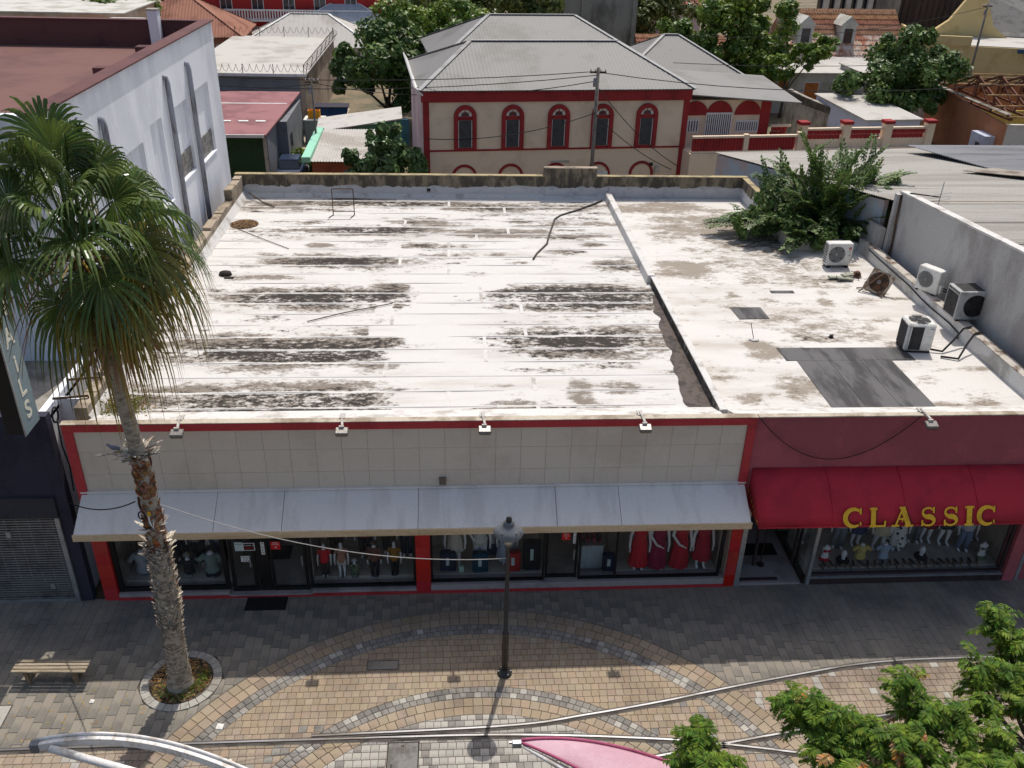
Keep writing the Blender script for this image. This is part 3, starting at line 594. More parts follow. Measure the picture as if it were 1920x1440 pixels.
for a, c in zip(ys, ys[1:]):
    # each felt roll laps the next; the joint between lengths falls at a different place
    grid('roofing_roll', m_roof, rf, -9.15, 7.0, a, c+.03, 5.452+U(0,.002), 5.448, .09, .048, ST, True)
    xj = rng.choice((-2.0,-.2,.9,2.2)); MB().box(xj,xj+.11,a+.02,c-.01,5.449,5.4585).build('end_lap', m_cap0, rf)
rf2 = box('roof_deck', m_render, cls, 7.1, 19.4, 19.72, 39.35, 5.2, 5.4)
grid('roof_membrane', m_roof2, rf2, 7.22, 13.15, 19.8, 39.3, 5.45, 5.45, .12, .12, ST2); grid('roof_membrane', m_roof2, rf2, 13.152, 15.95, 19.8, 32.6, 5.45, 5.45, .12, .12, ST2)
m_felt = M('bitumen_felt_patch', C(98,96,96), C(66,64,64), .55, .9, stretch=(2.2,.5,1), bump=.3, bscale=40)
def patch(pts, n=1):
    mb = MB(); mb.prism([(x,y,5.452) for x,y in pts],(0,0,.018)); mb.build('felt_patch', m_felt, rf2)
patch([(9.36,26.13),(10.37,26.16),(10.33,27.06),(9.29,27.07)]); patch([(11.12,28.3),(11.95,28.3),(11.95,28.5),(11.12,28.5)])
patch([(9.93,23.16),(13.92,23.16),(13.83,24.0),(9.89,24.0)])
for i in range(3): patch([(10.25+i*.975,20.15),(11.215+i*.975,20.15),(11.2+i*.975,23.148),(10.24+i*.975,23.148)])
# divider upstand with white cap, dark gutter strip on its left
m_cap = M('white_upstand_cap', C(214,212,208), C(180,174,166), .4, 1.4); m_dirt = M('gutter_mud', C(92,82,76), C(64,58,54), .5, 3, bump=.6)
dv = MB().prism([(7.0,19.9,5.4),(7.3,19.9,5.4),(7.22,19.9,5.56),(7.2,19.9,5.72),(7.0,19.9,5.72)],(0,9.3,0)).build('roof_divider', m_cap, cls, bevel=.01)
MB().prism([(6.86,29.2,5.4),(7.2,29.2,5.4),(7.16,29.2,5.76),(6.9,29.2,5.76)],(0,10.1,0)).build('divider_cap', m_cap, dv, bevel=.02)
MB().prism([(6.985,20.0,5.44),(6.995,20.0,5.44),(6.995,20.0,5.7),(6.985,20.0,5.7)],(0,9.1,0)).build('divider_face', M('tar_face', C(62,58,54), C(120,112,104), .4, 2.5), dv)
pts = []; 
for i in range(40): yy = 20.0+8.0*i/39; pts.append((6.55-.28*max(0,min(1,(24-yy)/3)) + .22*mnoise.noise((yy*1.7,0,3)) + max(0,(yy-25))*.09, yy))
mb = MB(); vs = [(x,y_,5.466) for x,y_ in pts]+[(6.984,y_,5.466) for x,y_ in pts]; nn = len(pts); mb.add(vs, [(i,nn+i,nn+i+1,i+1) for i in range(nn-1)]); mb.build('gutter_mud', m_dirt, rf)
# parapets: white skim below, bare blackened render above
def parapet_mat():
    k = N('blackened_parapet'); p = k.pos(); sp = k.n('ShaderNodeSeparateXYZ'); k.l(p, sp.inputs[0]); n1 = k.noise(p, 1.6, 8, .7); n2 = k.noise(k.pos((1,1,.35)), 2.6, 7, .7); n3 = k.noise(p, 25, 4)
    h = k.math('ADD', sp.outputs['Z'], k.math('MULTIPLY', k.math('SUBTRACT', n1, .5), -.55)); f = k.ramp(h, 5.93, 5.97)
    dark = k.mix(k.ramp(n2, .42, .62), C(74,68,58), C(142,130,108)); white = k.mix(k.ramp(n1, .5, .7), C(206,206,208), C(170,170,174)); c = k.mix(f, white, dark)
    k.l(k.mix(k.math('MULTIPLY', n3, .35), c, C(90,84,74)), k.b.inputs['Base Color']); k.b.inputs['Roughness'].default_value = .9; k.bump(k.math('ADD', n3, n1), .4, .03); return k.m
m_par = parapet_mat(); m_partop = M('ochre_parapet_top', C(168,152,116), C(120,110,88), .5, 1.5); m_blk = M('bare_concrete_block', C(164,150,130), C(116,104,90), .5, 1.2, rnd=.08, bump=.5, bscale=14)
bp = box('back_parapet', m_par, store, -9.5, 7.05, 39.3, 39.55, 4.5, 6.42); box('parapet_top', m_partop, bp, -9.5, 7.05, 39.295, 39.57, 6.423, 6.455)
bp2 = box('back_parapet', m_par, cls, 7.06, 13.4, 39.3, 39.55, 4.5, 6.42); box('parapet_top', m_partop, bp2, 7.06, 13.42, 39.295, 39.57, 6.423, 6.455)
ep = box('side_parapet', m_par, cls, 13.16, 13.4, 35.4, 39.29, 4.5, 6.4); box('parapet_top', m_partop, ep, 13.15, 13.42, 36.6, 39.29, 6.403, 6.43)
m_wpar = M('white_parapet_render', C(206,204,200), C(168,164,158), .5, .9, bump=.3); m_ppl = M('peeling_parapet_top', C(186,178,168), C(110,92,78), .5, 2.2, bump=.5)
ep2 = box('side_parapet', m_wpar, cls, 13.165, 13.4, 32.61, 35.398, 4.5, 6.0); box('parapet_top', m_ppl, ep2, 13.16, 13.41, 32.61, 35.3, 6.002, 6.03)
cvx = MB().prism([(13.41,32.6,5.3),(15.95,32.6,5.3),(15.95,32.6,5.75),(15.2,32.6,5.85),(14.4,32.6,6.0),(13.41,32.6,6.0)],(0,.25,0)).build('side_parapet', m_wpar, cls)
rp = box('side_parapet', m_wpar, cls, 15.95, 16.25, 19.85, 32.59, 3.5, 5.95); box('parapet_top', m_ppl, rp, 15.945, 16.255, 19.86, 32.59, 5.952, 5.975)
tx = box('gable_block', m_par, bp, 4.15, 6.45, 39.24, 39.29, 5.5, 6.81); box('gable_block_top', m_blk, bp, 4.1, 6.5, 39.31, 39.6, 6.46, 6.82)
lw = box('side_wall', m_render, store, -9.5, -9.2, 19.85, 39.29, 0, 5.3)
yy = 19.9; i = 0
while yy < 39.2:
    ln = min(.88+U(-.1,.14), 39.28-yy); top = 5.98+U(-.05,.1) + (.35 if yy > 36.5 else 0); MB().box(-9.5,-9.17,yy,yy+ln-.012,5.302,top).build('parapet_block', m_blk, lw, bevel=.01); yy += ln; i += 1
sk = MB().prism([(-9.168,19.9,5.44),(-8.98,19.9,5.452),(-9.15,19.9,5.72),(-9.168,19.9,5.74)],(0,19.38,0)).build('white_fillet', m_cap, lw)
MB().prism([(-9.1,39.14,5.45),(-9.1,39.298,5.45),(-9.1,39.298,5.62)],(16,0,0)).build('white_fillet', m_cap, bp)
box('vent_hole', m_blackf, bp, -1.13, -.97, 39.285, 39.299, 5.72, 5.86); 
# shop bodies below the roofs
box('side_wall', m_render, cls, 13.17, 19.4, 32.9, 33.1, 0, 5.3); box('rear_wall', m_render, store, -9.2, 13.2, 39.31, 39.54, 0, 4.49)
# loose things on the roof
m_rust = M('rusty_steel', C(92,72,56), C(64,50,42), .5, 6, rough=.7, bump=.2)
t = thing('roof_frame', 'rusty metal ladder frame standing on the white roof near the back parapet', 'frame', (-4.55,36.7,5.45))
for x in (-.44,.44): box('upright', m_rust, t, x-.018, x+.018, -.018, .018, 0, 1.12, 0, True); MB().bar((x,0,.02),(x-.15 if x<0 else x-.12,-.35,.012),.025).build('foot_bar', m_rust, t, local=True)
box('cross_bar', m_rust, t, -.44, .44, -.018, .018, 1.12, 1.155, 0, True); box('cross_bar', m_rust, t, -.42, .42, -.014, .014, .16, .19, 0, True)
mb = MB()
for i in range(2200):
    a = U(0,6.283); r = math.sqrt(U(0,1)); x = -8.42+.55*r*math.cos(a); y = 35.45+.55*r*math.sin(a); s = U(.02,.05); z = 5.46+.06*(1-r*r)+U(0,.03); d = Vector((rng.gauss(0,1),rng.gauss(0,1),rng.gauss(0,.3))).normalized()*s; e = d.cross(Vector((0,0,1))).normalized()*s*.5; p = Vector((x,y,z)); mb.add([p-d,p+e,p+d,p-e],[(0,1,2,3)])
tag(mb.build('leaf_pile', M('brown_leaf', C(128,98,66), C(92,70,48), .5, 7, rnd=.3)), 'heap of brown dead leaves on the white roof by the left parapet', 'leaves', kind='stuff')
def stick(nm, lab, cat, pts, r, m): tag(MB().tube(pts, r, 5).build(nm, m), lab, cat)
stick('roof_cable','dark cable snaking over the white roof from the divider','cable',[(6.72,38.8,5.5),(5.6,37.6,5.49),(4.6,36.7,5.49),(4.31,36.2,5.49),(4.1,35.2,5.49),(3.9,34.3,5.49),(3.7,33.2,5.49),(3.2,32.1,5.49),(3.02,31.5,5.5)],.04,M('tarred_cable', C(84,78,72), C(56,52,48), .5, 3))
stick('loose_rod','thin rusty rod lying across the stained middle of the roof','rod',[(-4.6,26.0,5.49),(-3.6,26.6,5.5),(-2.0,27.4,5.5)],.018,m_rust)
stick('loose_rod','thin bent rod lying on the roof beside the leaf heap','rod',[(-8.6,34.9,5.48),(-7.3,33.6,5.49),(-6.2,32.6,5.48)],.014,m_rust)
stick('loose_stick','short stick lying by the back left parapet corner','stick',[(-8.9,39.0,5.7),(-8.2,38.3,5.5),(-7.6,37.7,5.5)],.03,m_rust)
t = thing('tar_lump','small black tar lump on the roof beside the palm crown','debris',(-8.0,30.0,5.45)); MB().lathe([(.02,.0),(.24,.02),(.2,.12),(.08,.16)],9,sx=1,sy=.8).build('lump', m_groove, t, True, True); box('lump_plate', m_groove, t, .02,.35,-.35,-.2,.0,.03,0,True)
t = thing('roof_stake','thin stake stuck in a mortar dab on the white right roof','stake',(9.37,24.6,5.45)); MB().tube([(0,0,0),(-.12,.15,.5)],.012,5).build('rod', m_rust, t, local=True); MB().lathe([(.16,.01),(.1,.03),(.03,.05)],9).build('mortar_dab', m_cap, t, True, True)
t = thing('drain_cap','small black cap on the white right roof','cap',(11.9,24.75,5.45)); MB().lathe([(.06,0),(.06,.08),(.03,.1)],8).build('cap', m_blackf, t, False, True); MB().lathe([(.09,.0),(.09,.02)],8).build('collar', m_blackf, t, False, True)
# ------------------------------------------------------------------ air conditioners
m_ac = M('white_unit_casing', C(222,220,214), C(200,196,188), .4, 2, rough=.5, bump=.03); m_acd = M('dark_fan_grille', C(66,66,68), C(46,46,48), .4, 4, rough=.6); m_coil = M('condenser_coil', C(62,60,60), C(46,44,44), .4, 6, bump=.5, bscale=70); m_acg = M('grey_unit_casing', C(176,176,174), C(150,150,148), .4, 2, rough=.5); m_acr = M('rusted_fan', C(110,78,58), C(70,54,46), .5, 5)
def fan(t, c, r, nrm, mat, ring_m, blades=5, hub=None):
    """fan wheel behind wire rings; nrm = outward axis"""
    nrm = Vector(nrm); q = nrm.to_track_quat('Z','Y').to_matrix().to_4x4(); mx = Matrix.Translation(c) @ q
    d = MB(); d.mx = mx; d.lathe([(r,-.03),(r*.99,-.004)],28); f_ = d.build('fan_well', mat, t, local=True)
    for i in range(blades):
        b_ = MB(); b_.mx = mx @ Matrix.Rotation(2*math.pi*i/blades, 4, 'Z'); b_.add([(r*.15,-.05,.002),(r*.9,-.16,.012),(r*.92,.14,.002),(r*.2,.07,.012)],[(0,1,2,3)]); b_.build('blade', ring_m, f_, local=True)
    h = MB(); h.mx = mx; h.lathe([(r*.2,.0),(r*.2,.02),(r*.08,.03)],14); h.build('hub', hub or ring_m, f_, local=True)
    g = MB(); g.mx = mx
    for i in range(1,7):
        rr = r*i/6; g.tube([(rr*math.cos(2*math.pi*k/24), rr*math.sin(2*math.pi*k/24), .03) for k in range(25)], .004, 4, False)
    for i in range(6): a = math.pi*i/6; g.tube([(-r*math.cos(a),-r*math.sin(a),.032),(r*math.cos(a),r*math.sin(a),.032)], .004, 4, False)
    tag(g.build('guard_wire', ring_m, f_, local=True), kind='stuff')
# 1 white split unit by the tree (fan towards the street)
t = thing('air_conditioner','white boxy outdoor unit with round grey fan and red emblem near the tree','air conditioner',(14.42,30.9,5.45), rad(1), 'outdoor cooling units on the right roof')
bd = box('casing', m_ac, t, -.47, .47, -.18, .18, .09, .95, .02, True); fan(t, (-.12,-.186,.53), .31, (0,-1,0), m_acd, M('pale_guard', C(132,132,130), None, .2), 5, m_ac)
for i in range(8): box('vent_slot', m_blackf, t, -.476, -.471, -.13, .13, .18+i*.09, .225+i*.09, 0, True)
for x in (-.35,.35): box('foot', m_blackf, t, x-.05, x+.05, -.2, .2, 0, .09, 0, True)
lg = MB().lathe([(.055,0),(.055,.004)],18); lg.v = [(x+.36, -.183-z, y+.76) for x,y,z in lg.v]; lgo = lg.build('emblem', M('crimson_emblem', C(170,40,60), None, .1, bump=0), t, local=True)
text('emblem_mark','G',m_wt,lgo,.07,at(.36,-.189,.76),.001,True); text('lettering','LG',M('grey_print', C(120,116,116), None, .1, bump=0),t,.09,at(.36,-.184,.64),.001,True)
box('rating_label', m_acd, t, .32, .42, -.184, -.181, .5, .52, 0, True)
# 2 broken tilted unit leaning on the parapet
t = thing('air_conditioner','broken rusty unit with its fan leaning on the white parapet','air conditioner',(14.9,28.3,5.45), rad(-38), 'outdoor cooling units on the right roof')
bb = MB(); bb.mx = Matrix.Translation((0,0,.42)) @ Matrix.Rotation(rad(-28),4,'X') @ Matrix.Rotation(rad(14),4,'Y'); bb.box(-.4,.4,0,.1,-.4,.4); bb.build('front_panel', M('rusty_casing', C(186,172,152), C(120,96,76), .5, 4), t, local=True)
fan(t, bb.mx @ Vector((0,-.01,0)), .34, (bb.mx.to_3x3() @ Vector((0,-1,0))), M('dark_old_fan', C(74,62,54), C(52,46,42), .5, 5), m_acr, 4, m_ac)
for i, (a, c_) in enumerate((((-.55,-.3,.02),(.1,.1,.75)),((-.7,0,.03),(.35,.25,.2)),((-.5,.2,.02),(.3,-.35,.05)))): MB().bar(a, c_, .06, .02).build('loose_bar', m_rust, t, local=True)
# 3 white unit standing on the party wall, 4 black fan unit, 5 square condenser
t = thing('air_conditioner','white unit with a dark cable standing on the party wall','air conditioner',(16.1,27.2,5.98), rad(-97), 'outdoor cooling units on the right roof')
t.rotation_euler = (0,0,rad(-62)); W[t.name] = Matrix.Translation((16.1,27.2,5.98)) @ Matrix.Rotation(rad(-62),4,'Z')
box('casing', m_ac, t, -.42, .42, -.17, .17, .03, .86, .02, True); fan(t, (-.08,-.176,.45), .28, (0,-1,0), M('grey_fan_well', C(150,150,140), C(120,120,112), .4, 4), M('pale_guard', C(132,132,130), None, .2), 5, m_ac)
box('valve_cover', m_ac, t, .422, .5, -.1, .06, .1, .4, .01, True); box('foot', m_blackf, t, -.35, -.27, -.2, .2, 0, .03, 0, True); box('foot', m_blackf, t, .27, .35, -.2, .2, 0, .03, 0, True)
for zz in (.12,.2): MB().tube([(.45,.0,zz+.1),(.56,.1,zz+.05),(.6,.3,zz-.05),(.55,.45,-.1)],.022,6).build('hose', m_cable, t, local=True)
t = thing('air_conditioner','grey unit with a big black side fan standing on the party wall','air conditioner',(16.3,25.2,5.98), rad(0), 'outdoor cooling units on the right roof')
box('casing', m_acg, t, -.52, .52, -.38, .38, .03, .98, .02, True); fan(t, (.06,-.386,.5), .37, (0,-1,0), m_blackf, M('black_guard', C(50,48,48), None, .2), 4)
box('coil', m_coil, t, -.526, -.521, -.32, .32, .1, .84, 0, True); box('top_coil', m_coil, t, -.4, .46, -.3, .33, .981, .99, 0, True)
for i in range(7): box('louvre', m_blackf, t, -.524, -.519, -.33+i*.095, -.27+i*.095, .88, .95, 0, True)
for x in (-.4,.4): box('foot', m_rust, t, x-.06, x+.06, -.42, .42, 0, .03, 0, True)
t = thing('air_conditioner','square upright condenser with louvred dark sides and top fan beside the felt patch','air conditioner',(14.2,24.0,5.45), rad(-6), 'outdoor cooling units on the right roof')
box('casing', m_ac, t, -.42, .42, -.36, .36, .05, .95, .05, True); fan(t, (0,0,.955), .32, (0,0,1), M('grey_fan_well', C(150,150,140), C(120,120,112), .4, 4), m_acd, 4, m_ac)
box('coil', m_coil, t, -.426, -.421, -.28, .3, .1, .86, 0, True); box('coil', m_coil, t, -.3, .06, -.366, -.361, .1, .86, 0, True); box('coil_strip', m_acg, t, -.38, -.33, -.366, -.362, .1, .86, 0, True); box('base_tray', m_blackf, t, -.4, .4, -.34, .34, 0, .05, 0, True); box('name_plate', m_acd, t, .24, .34, -.365, -.361, .8, .82, 0, True)
stick('hose','thick black hose arching from the square condenser over the party wall','hose',[(14.6,23.7,5.55),(14.95,23.6,5.52),(15.4,23.9,5.75),(15.8,24.2,6.0),(16.1,24.3,6.02)],.035,m_cable)
stick('hose','second black hose arching lower over the party wall','hose',[(14.75,23.3,5.5),(15.2,23.1,5.52),(15.6,23.5,5.8),(15.95,23.8,6.02),(16.2,23.9,6.03)],.035,m_cable)
stick('wall_conduit','thin dark conduit running along the inside of the white parapet','conduit',[(15.94,31.6,5.85),(15.93,30.5,5.82),(15.93,28.2,5.8),(15.93,27.2,5.72),(15.92,26.4,5.7),(15.92,25.2,5.72),(15.92,24.6,5.66),(15.9,24.5,5.5)],.022,m_cable)
t = thing('debris_heap','old unit panels and twigs dumped beside the white unit','debris',(14.3,29.6,5.45))
for i, (x, y, a) in enumerate(((-.35,.05,.2),(-.1,-.15,-.1),(.1,.1,.5))): o = MB().box(-.3,.3,-.09,.09,0,.05).build('panel_strip', M('faded_green_panel', C(150,152,136), C(120,120,104), .4, 3), t, local=True); o.location = (x,y,.03+i*.04); o.rotation_euler = (.05*i,.1,a)
for i in range(16): a = Vector((U(.2,.8),U(-.2,.5),U(.0,.1))); MB().tube([a, a+Vector((U(-.25,.25),U(-.25,.25),U(0,.12)))],.012,4).build('twig', m_rust, t, local=True)
MB().lathe([(.08,0),(.15,.08),(.1,.2),(.04,.24)],8,(.5,.2,0)).build('scrap_lump', m_acr, t, True, True)
# shrub at the front left roof corner
mb = MB()
for i in range(900):
    p = Vector((-8.5+rng.gauss(0,.3), 20.6+rng.gauss(0,.28), 5.5+abs(rng.gauss(0,.16)))); s = U(.03,.07); d = Vector((rng.gauss(0,1),rng.gauss(0,1),U(0,1))).normalized()*s; e = d.orthogonal().normalized()*s*.35; mb.add([p-d,p+e,p+d,p-e],[(0,1,2,3)])
tag(mb.build('roof_weeds', M('roof_weed', C(110,116,58), C(156,120,84), .5, 5, rnd=.25)), 'low weeds growing in the front left roof corner behind the palm', 'weeds', kind='stuff')
# ================================================================== tall pale building on the left, its dark low front
m_blue = M('pale_blue_wall_paint', C(238,239,243), C(216,218,224), .45, .35, stretch=(1,1,.35), bump=.12, fine=.05)
m_mroof = M('maroon_roof_felt', C(116,84,78), C(100,72,68), .5, .25, rough=.9, bump=.1, fine=.08); m_mdark = M('maroon_parapet_face', C(100,66,64), C(86,57,57), .4, .6, fine=.08)
m_navy = M('navy_front_paint', C(58,56,70), C(48,46,58), .4, .8, fine=.08); m_pipe = M('grey_drainpipe', C(150,152,162), C(110,106,104), .4, 1.5, stretch=(3,3,.5)); m_louv = M('grey_breeze_block', C(140,138,132), C(112,108,102), .5, 3, rnd=.08)
X0 = -10.15
tb = thing('tall_building', 'tall pale blue building with a maroon flat roof behind the palm', 'building', (-16,32,0))
# side wall with sunk bays: outer skin pieces around the openings
bays = [(37.2,39.4,7.5,10.33),(33.95,36.05,7.6,10.3),(31.22,32.6,7.4,10.33),(28.5,30.3,7.4,10.03),(25.6,27.3,7.4,10.0)]
wl = box('side_wall', m_blue, tb, -10.6, X0-.16, 23.31, 40.99, 0, 11.19)
def skin(y0, y1, z0, z1): box('wall_skin', m_blue, wl, X0-.158, X0, y0, y1, z0, z1)
skin(23, 41.3, 10.4, 12.45); skin(23, 41.3, 0, 7.3)
edges = [23]+[v for b_ in sorted(bays) for v in b_[:2]]+[41.3]
for a, c in zip(edges[::2], edges[1::2]): skin(a+.001, c-.001, 7.301, 10.399)
for y0, y1, z0, z1 in bays:
    skin(y0, y1, z1, 10.399); skin(y0, y1, 7.301, z0-.06)
    box('bay_sill', m_blue, wl, X0-.158, X0+.04, y0, y1, z0-.058, z0)
for y0, y1, z0, z1 in bays[:2]:
    for i in range(6):
        for j in range(4): w_ = (y1-y0)/6; box('vent_block', m_louv, wl, X0-.157, X0-.11, y0+i*w_+.008, y0+(i+1)*w_-.008, z0+j*.22+.008, z0+(j+1)*.22-.008)
box('roof', m_mroof, tb, -40, X0-.36, 23.31, 40.99, 11.2, 11.4); box('back_wall', m_mdark, tb, -40, X0-.161, 41.0, 41.3, 0, 12.43); box('front_wall', m_blue, tb, -40, X0-.161, 23, 23.3, 0, 12.43)
box('parapet_inner', m_mdark, tb, X0-.36, X0-.159, 23.31, 40.99, 11.395, 12.44); box('parapet_coping', m_mdark, tb, X0-.42, X0+.11, 23, 41.32, 12.452, 12.5); box('parapet_coping', m_mdark, tb, -40, X0-.43, 40.95, 41.34, 12.434, 12.485)
for y_ in (37.3,32.6): sc = box('roof_scupper', m_mdark, tb, -12.2, X0-.362, y_, y_+.5, 11.401, 11.95, .02); 
ch = box('chimney', m_blue, tb, -12.52, -12.12, 40.5, 40.94, 11.401, 12.9); box('chimney_cap', m_render, ch, -12.55, -12.09, 40.47, 40.97, 12.902, 12.95)
for y_, zb in ((33.5,4.5),(36.45,4.5),(26.9,8)): p_ = MB().tube([(X0-.05,y_,11.5),(X0+.1,y_,11.48),(X0+.12,y_,11.3),(X0+.12,y_,zb)],.1,8).build('drainpipe', m_pipe, tb, True)
lf = thing('dark_shopfront', 'low navy shop front with a closed roller shutter at the left edge', 'shop', (-13,19.5,0))
box('front_wall', m_navy, lf, -22, -10.32, 19.5, 19.75, 2.95, 5.95); box('side_wall', m_blue, lf, -10.33, X0, 19.751, 22.99, 0, 5.9); box('end_pier', m_navy, lf, -10.315, -10.02, 19.5, 19.75, 0, 5.95); box('gap_sun_blocker', m_blue, lf, X0+.002, -9.51, 20.55, 20.7, 0, 5.85); box('roof', m_render, lf, -22, X0, 19.76, 22.98, 5.6, 5.7)  # wall across the gap added to keep a sun wedge off the footway
box('lintel', M('charcoal_lintel', C(66,64,68), C(52,50,54), .4, 1), lf, -22, -10.33, 19.42, 19.5, 2.9, 3.55); box('frame_post', m_alu, lf, -10.45, -10.335, 19.43, 19.55, 0, 2.89); box('floor', m_floor, lf, -22, -10.33, 19.76, 22.9, -.02, .05); box('inner_wall', M('dim_interior', C(70,66,62), None, .3), lf, -22, -10.34, 20.6, 20.7, .05, 2.9)
m_slat = M('shutter_slat', C(150,148,146), C(120,118,116), .4, 2, rough=.5, metal=.4, bump=.05)
sh = MB().box(-22,-10.46,19.5,19.53,-.01,.09).build('roller_shutter', m_alu, lf)
for i in range(34): box('slat', m_slat, sh, -22, -10.462, 19.5, 19.52, .12+i*.082, .158+i*.082)
for i in range(22): box('link_bar', m_slat, sh, -10.6-i*.3, -10.58-i*.3, 19.521, 19.53, .09, 2.89)
for x, z, s in ((-11.75,2.35,.1),(-11.0,.55,.09)): box('lock_plate', m_alu, sh, x-.06, x+.06, 19.47, 19.5, z-s, z+s)
# graffiti-like ivy cable on the narrow strip, street sign
bs = thing('blade_sign', 'tall grey blade sign with cream letters projecting beside the palm', 'sign', (-10.4,19.1,5.9))
m_face = M('sage_grey_sign_face', C(132,148,152), C(118,134,138), .3, .8, bump=.05); m_lett = M('cream_sign_letter', C(226,222,204), None, .2, bump=0)
box('cabinet', m_blackf, bs, -10.6, -10.172, 18.7, 19.46, 5.92, 9.9); box('face_panel', m_face, bs, -10.17, -10.15, 18.68, 19.47, 5.9, 9.92); box('face_trim', m_alu, bs, -10.171, -10.14, 18.65, 18.68, 5.9, 9.92)
SIDE = Matrix(((0,0,1,0),(1,0,0,0),(0,1,0,0),(0,0,0,1)))
for ch_, z in (('S',6.4),('L',7.0),('i',7.62),('A',8.3),('N',9.0)): text('letter', ch_, m_lett, bs, .62, at(-10.145, 19.07, z, SIDE), .004, offset=.012)
box('wall_arm', m_blackf, bs, -10.45, -10.35, 19.46, 19.5, 8.5, 8.6); box('wall_arm', m_blackf, bs, -10.45, -10.35, 19.46, 19.5, 6.1, 6.2)
for y_, z_ in ((20.3,6.0),(21.3,6.0)): stick('wall_bracket','rusty angle bracket between the blue wall and the roof parapet' + (' nearest the street' if y_ < 21 else ' farther from the street'),'bracket',[(-10.14,y_,z_),(-9.3,y_+.1,z_+.02),(-9.28,y_+.1,5.6)],.035,m_rust)
t_ = thing('cable_coil','loop of black cable hanging on the pale wall above the red border','cable',(-10.05,20.0,5.7)); MB().tube([(0.02,.16*math.cos(a*.35),.2*math.sin(a*.35)) for a in range(19)],.025,6).build('loop', m_cable, t_, local=True); MB().tube([(.03,0,-.2),(.02,-.05,-.9),(.03,.05,-1.6),(.02,-.05,-2.3)],.018,5).build('tail', m_cable, t_, local=True)
# ================================================================== right-hand building with the big corrugated roof
m_gwall = M('pale_grey_wall_render', C(184,182,178), C(160,154,150), .5, .5, stretch=(1,1,.5), bump=.25); m_cws = M('weathered_white_corrugated_sheet', C(160,156,148), C(142,137,128), .5, .35, stretch=(.25,2.2,1), rough=.6, bump=.06); m_cdk = M('dull_grey_corrugated_sheet', C(118,120,124), C(92,94,98), .5, .4, stretch=(.3,3,1), rough=.5, bump=.05, metal=.3); m_bgw = M('blue_grey_plaster', C(160,172,182), C(176,158,152), .4, .4)
rb = thing('corrugated_warehouse', 'building with a broad pale corrugated roof and plain grey side wall on the right', 'building', (20,30,0))
MB().prism([(16.6,19.6,0),(16.6,31.5,0),(16.6,31.5,8.12),(16.6,19.6,8.92)],(.25,0,0)).build('side_wall', m_gwall, rb)
MB().prism([(16.58,19.6,8.925),(16.58,31.52,8.125),(16.58,31.52,8.19),(16.58,19.6,8.99)],(.3,0,0)).build('wall_coping', m_cap, rb)
box('low_wall', m_gwall, rb, 16.2, 16.38, 31.52, 33.6, 0, 6.72); box('end_wall', m_gwall, rb, 16.4, 16.59, 31.3, 31.5, 0, 8.1)
MB().prism([(13.1,43.45,0),(16.42,32.2,0),(16.42,32.2,7.6),(13.1,43.45,6.42)],(.2,.05,0)).build('skew_wall', m_bgw, rb)
def rz_(y): return 6.5+.11*(43.5-y)
mb = MB()
# ribs run across (along X), so the eave edge of the sheet is the left edge
def strip_sheet(mb, L, Rr, z0f, n, amp, per):
    vs = []
    for i in range(n+1):
        t_ = i/n; a = Vector(L[0]).lerp(Vector(L[1]), t_); b_ = Vector(Rr[0]).lerp(Vector(Rr[1]), t_); o_ = Vector((0,0,amp*math.sin(i*per)))
        vs += [a+o_, b_+o_]
    mb.add(vs, [(2*i,2*i+1,2*i+3,2*i+2) for i in range(n)])
strip_sheet(mb, ((16.87,19.6,rz_(19.6)-.1),(16.87,31.5,rz_(31.5)-.05)), ((34,19.6,rz_(19.6)),(30,31.5,rz_(31.5))), 0, 400, .016, 1.57)
strip_sheet(mb, ((16.5,31.52,rz_(31.5)-.02),(13.0,43.6,6.5)), ((30,31.52,rz_(31.5)),(24.8,44.8,6.5)), 0, 400, .016, 1.57)
mb.build('corrugated_roof', m_cws, rb, True)
for i in range(7): y_ = 22+i*3.0; MB().bar((16.9 if y_<31.5 else 17-(y_-31.5)*.29,y_,rz_(y_)+.012),(28,y_,rz_(y_)+.02),.1,.012).build('sheet_lap', m_cws, rb)
mb = MB(); strip_sheet(mb, ((22.6,43.3,7.0),(25.6,34.5,7.25)), ((40,44.5,6.8),(40,34.5,7.3)), 0, 260, .03, 1.57); mb.build('grey_roof_sheet', m_cdk, rb, True)
mb = MB(); mb.prism([(22.4,37.6,7.28),(24.4,35.6,7.55),(26.2,36.0,7.5),(24.0,38.0,7.3)],(0,0,.03)); mb.build('bent_sheet', M('rusty_bent_sheet', C(150,142,130), C(110,98,88), .5, 1.2), rb)
box('rear_wall', m_gwall, rb, 13.3, 24.5, 43.0, 43.3, 0, 6.3)
pts = [(16.55,31.3,8.1),(16.52,31.2,7.2),(16.55,31.15,6.4),(16.5,31.1,5.3)]; stick('wall_conduit','dark cable running down the corner of the grey wall','conduit',pts,.04,m_rust)
t_ = thing('tv_antenna','small wire antenna on an arm at the edge of the corrugated roof','antenna',(17.3,30.0,8.15)); MB().tube([(-.6,1.0,.1),(.1,.2,.2)],.025,5).build('arm', m_cable, t_, local=True); MB().tube([(.1,.2,-.3),(.12,.2,.75)],.018,5).build('mast', m_alu, t_, local=True)
for i in range(4): MB().tube([(-.25,.3,-.1+i*.1),(.4,.05,.05+i*.12)],.008,4).build('element', m_alu, t_, local=True)
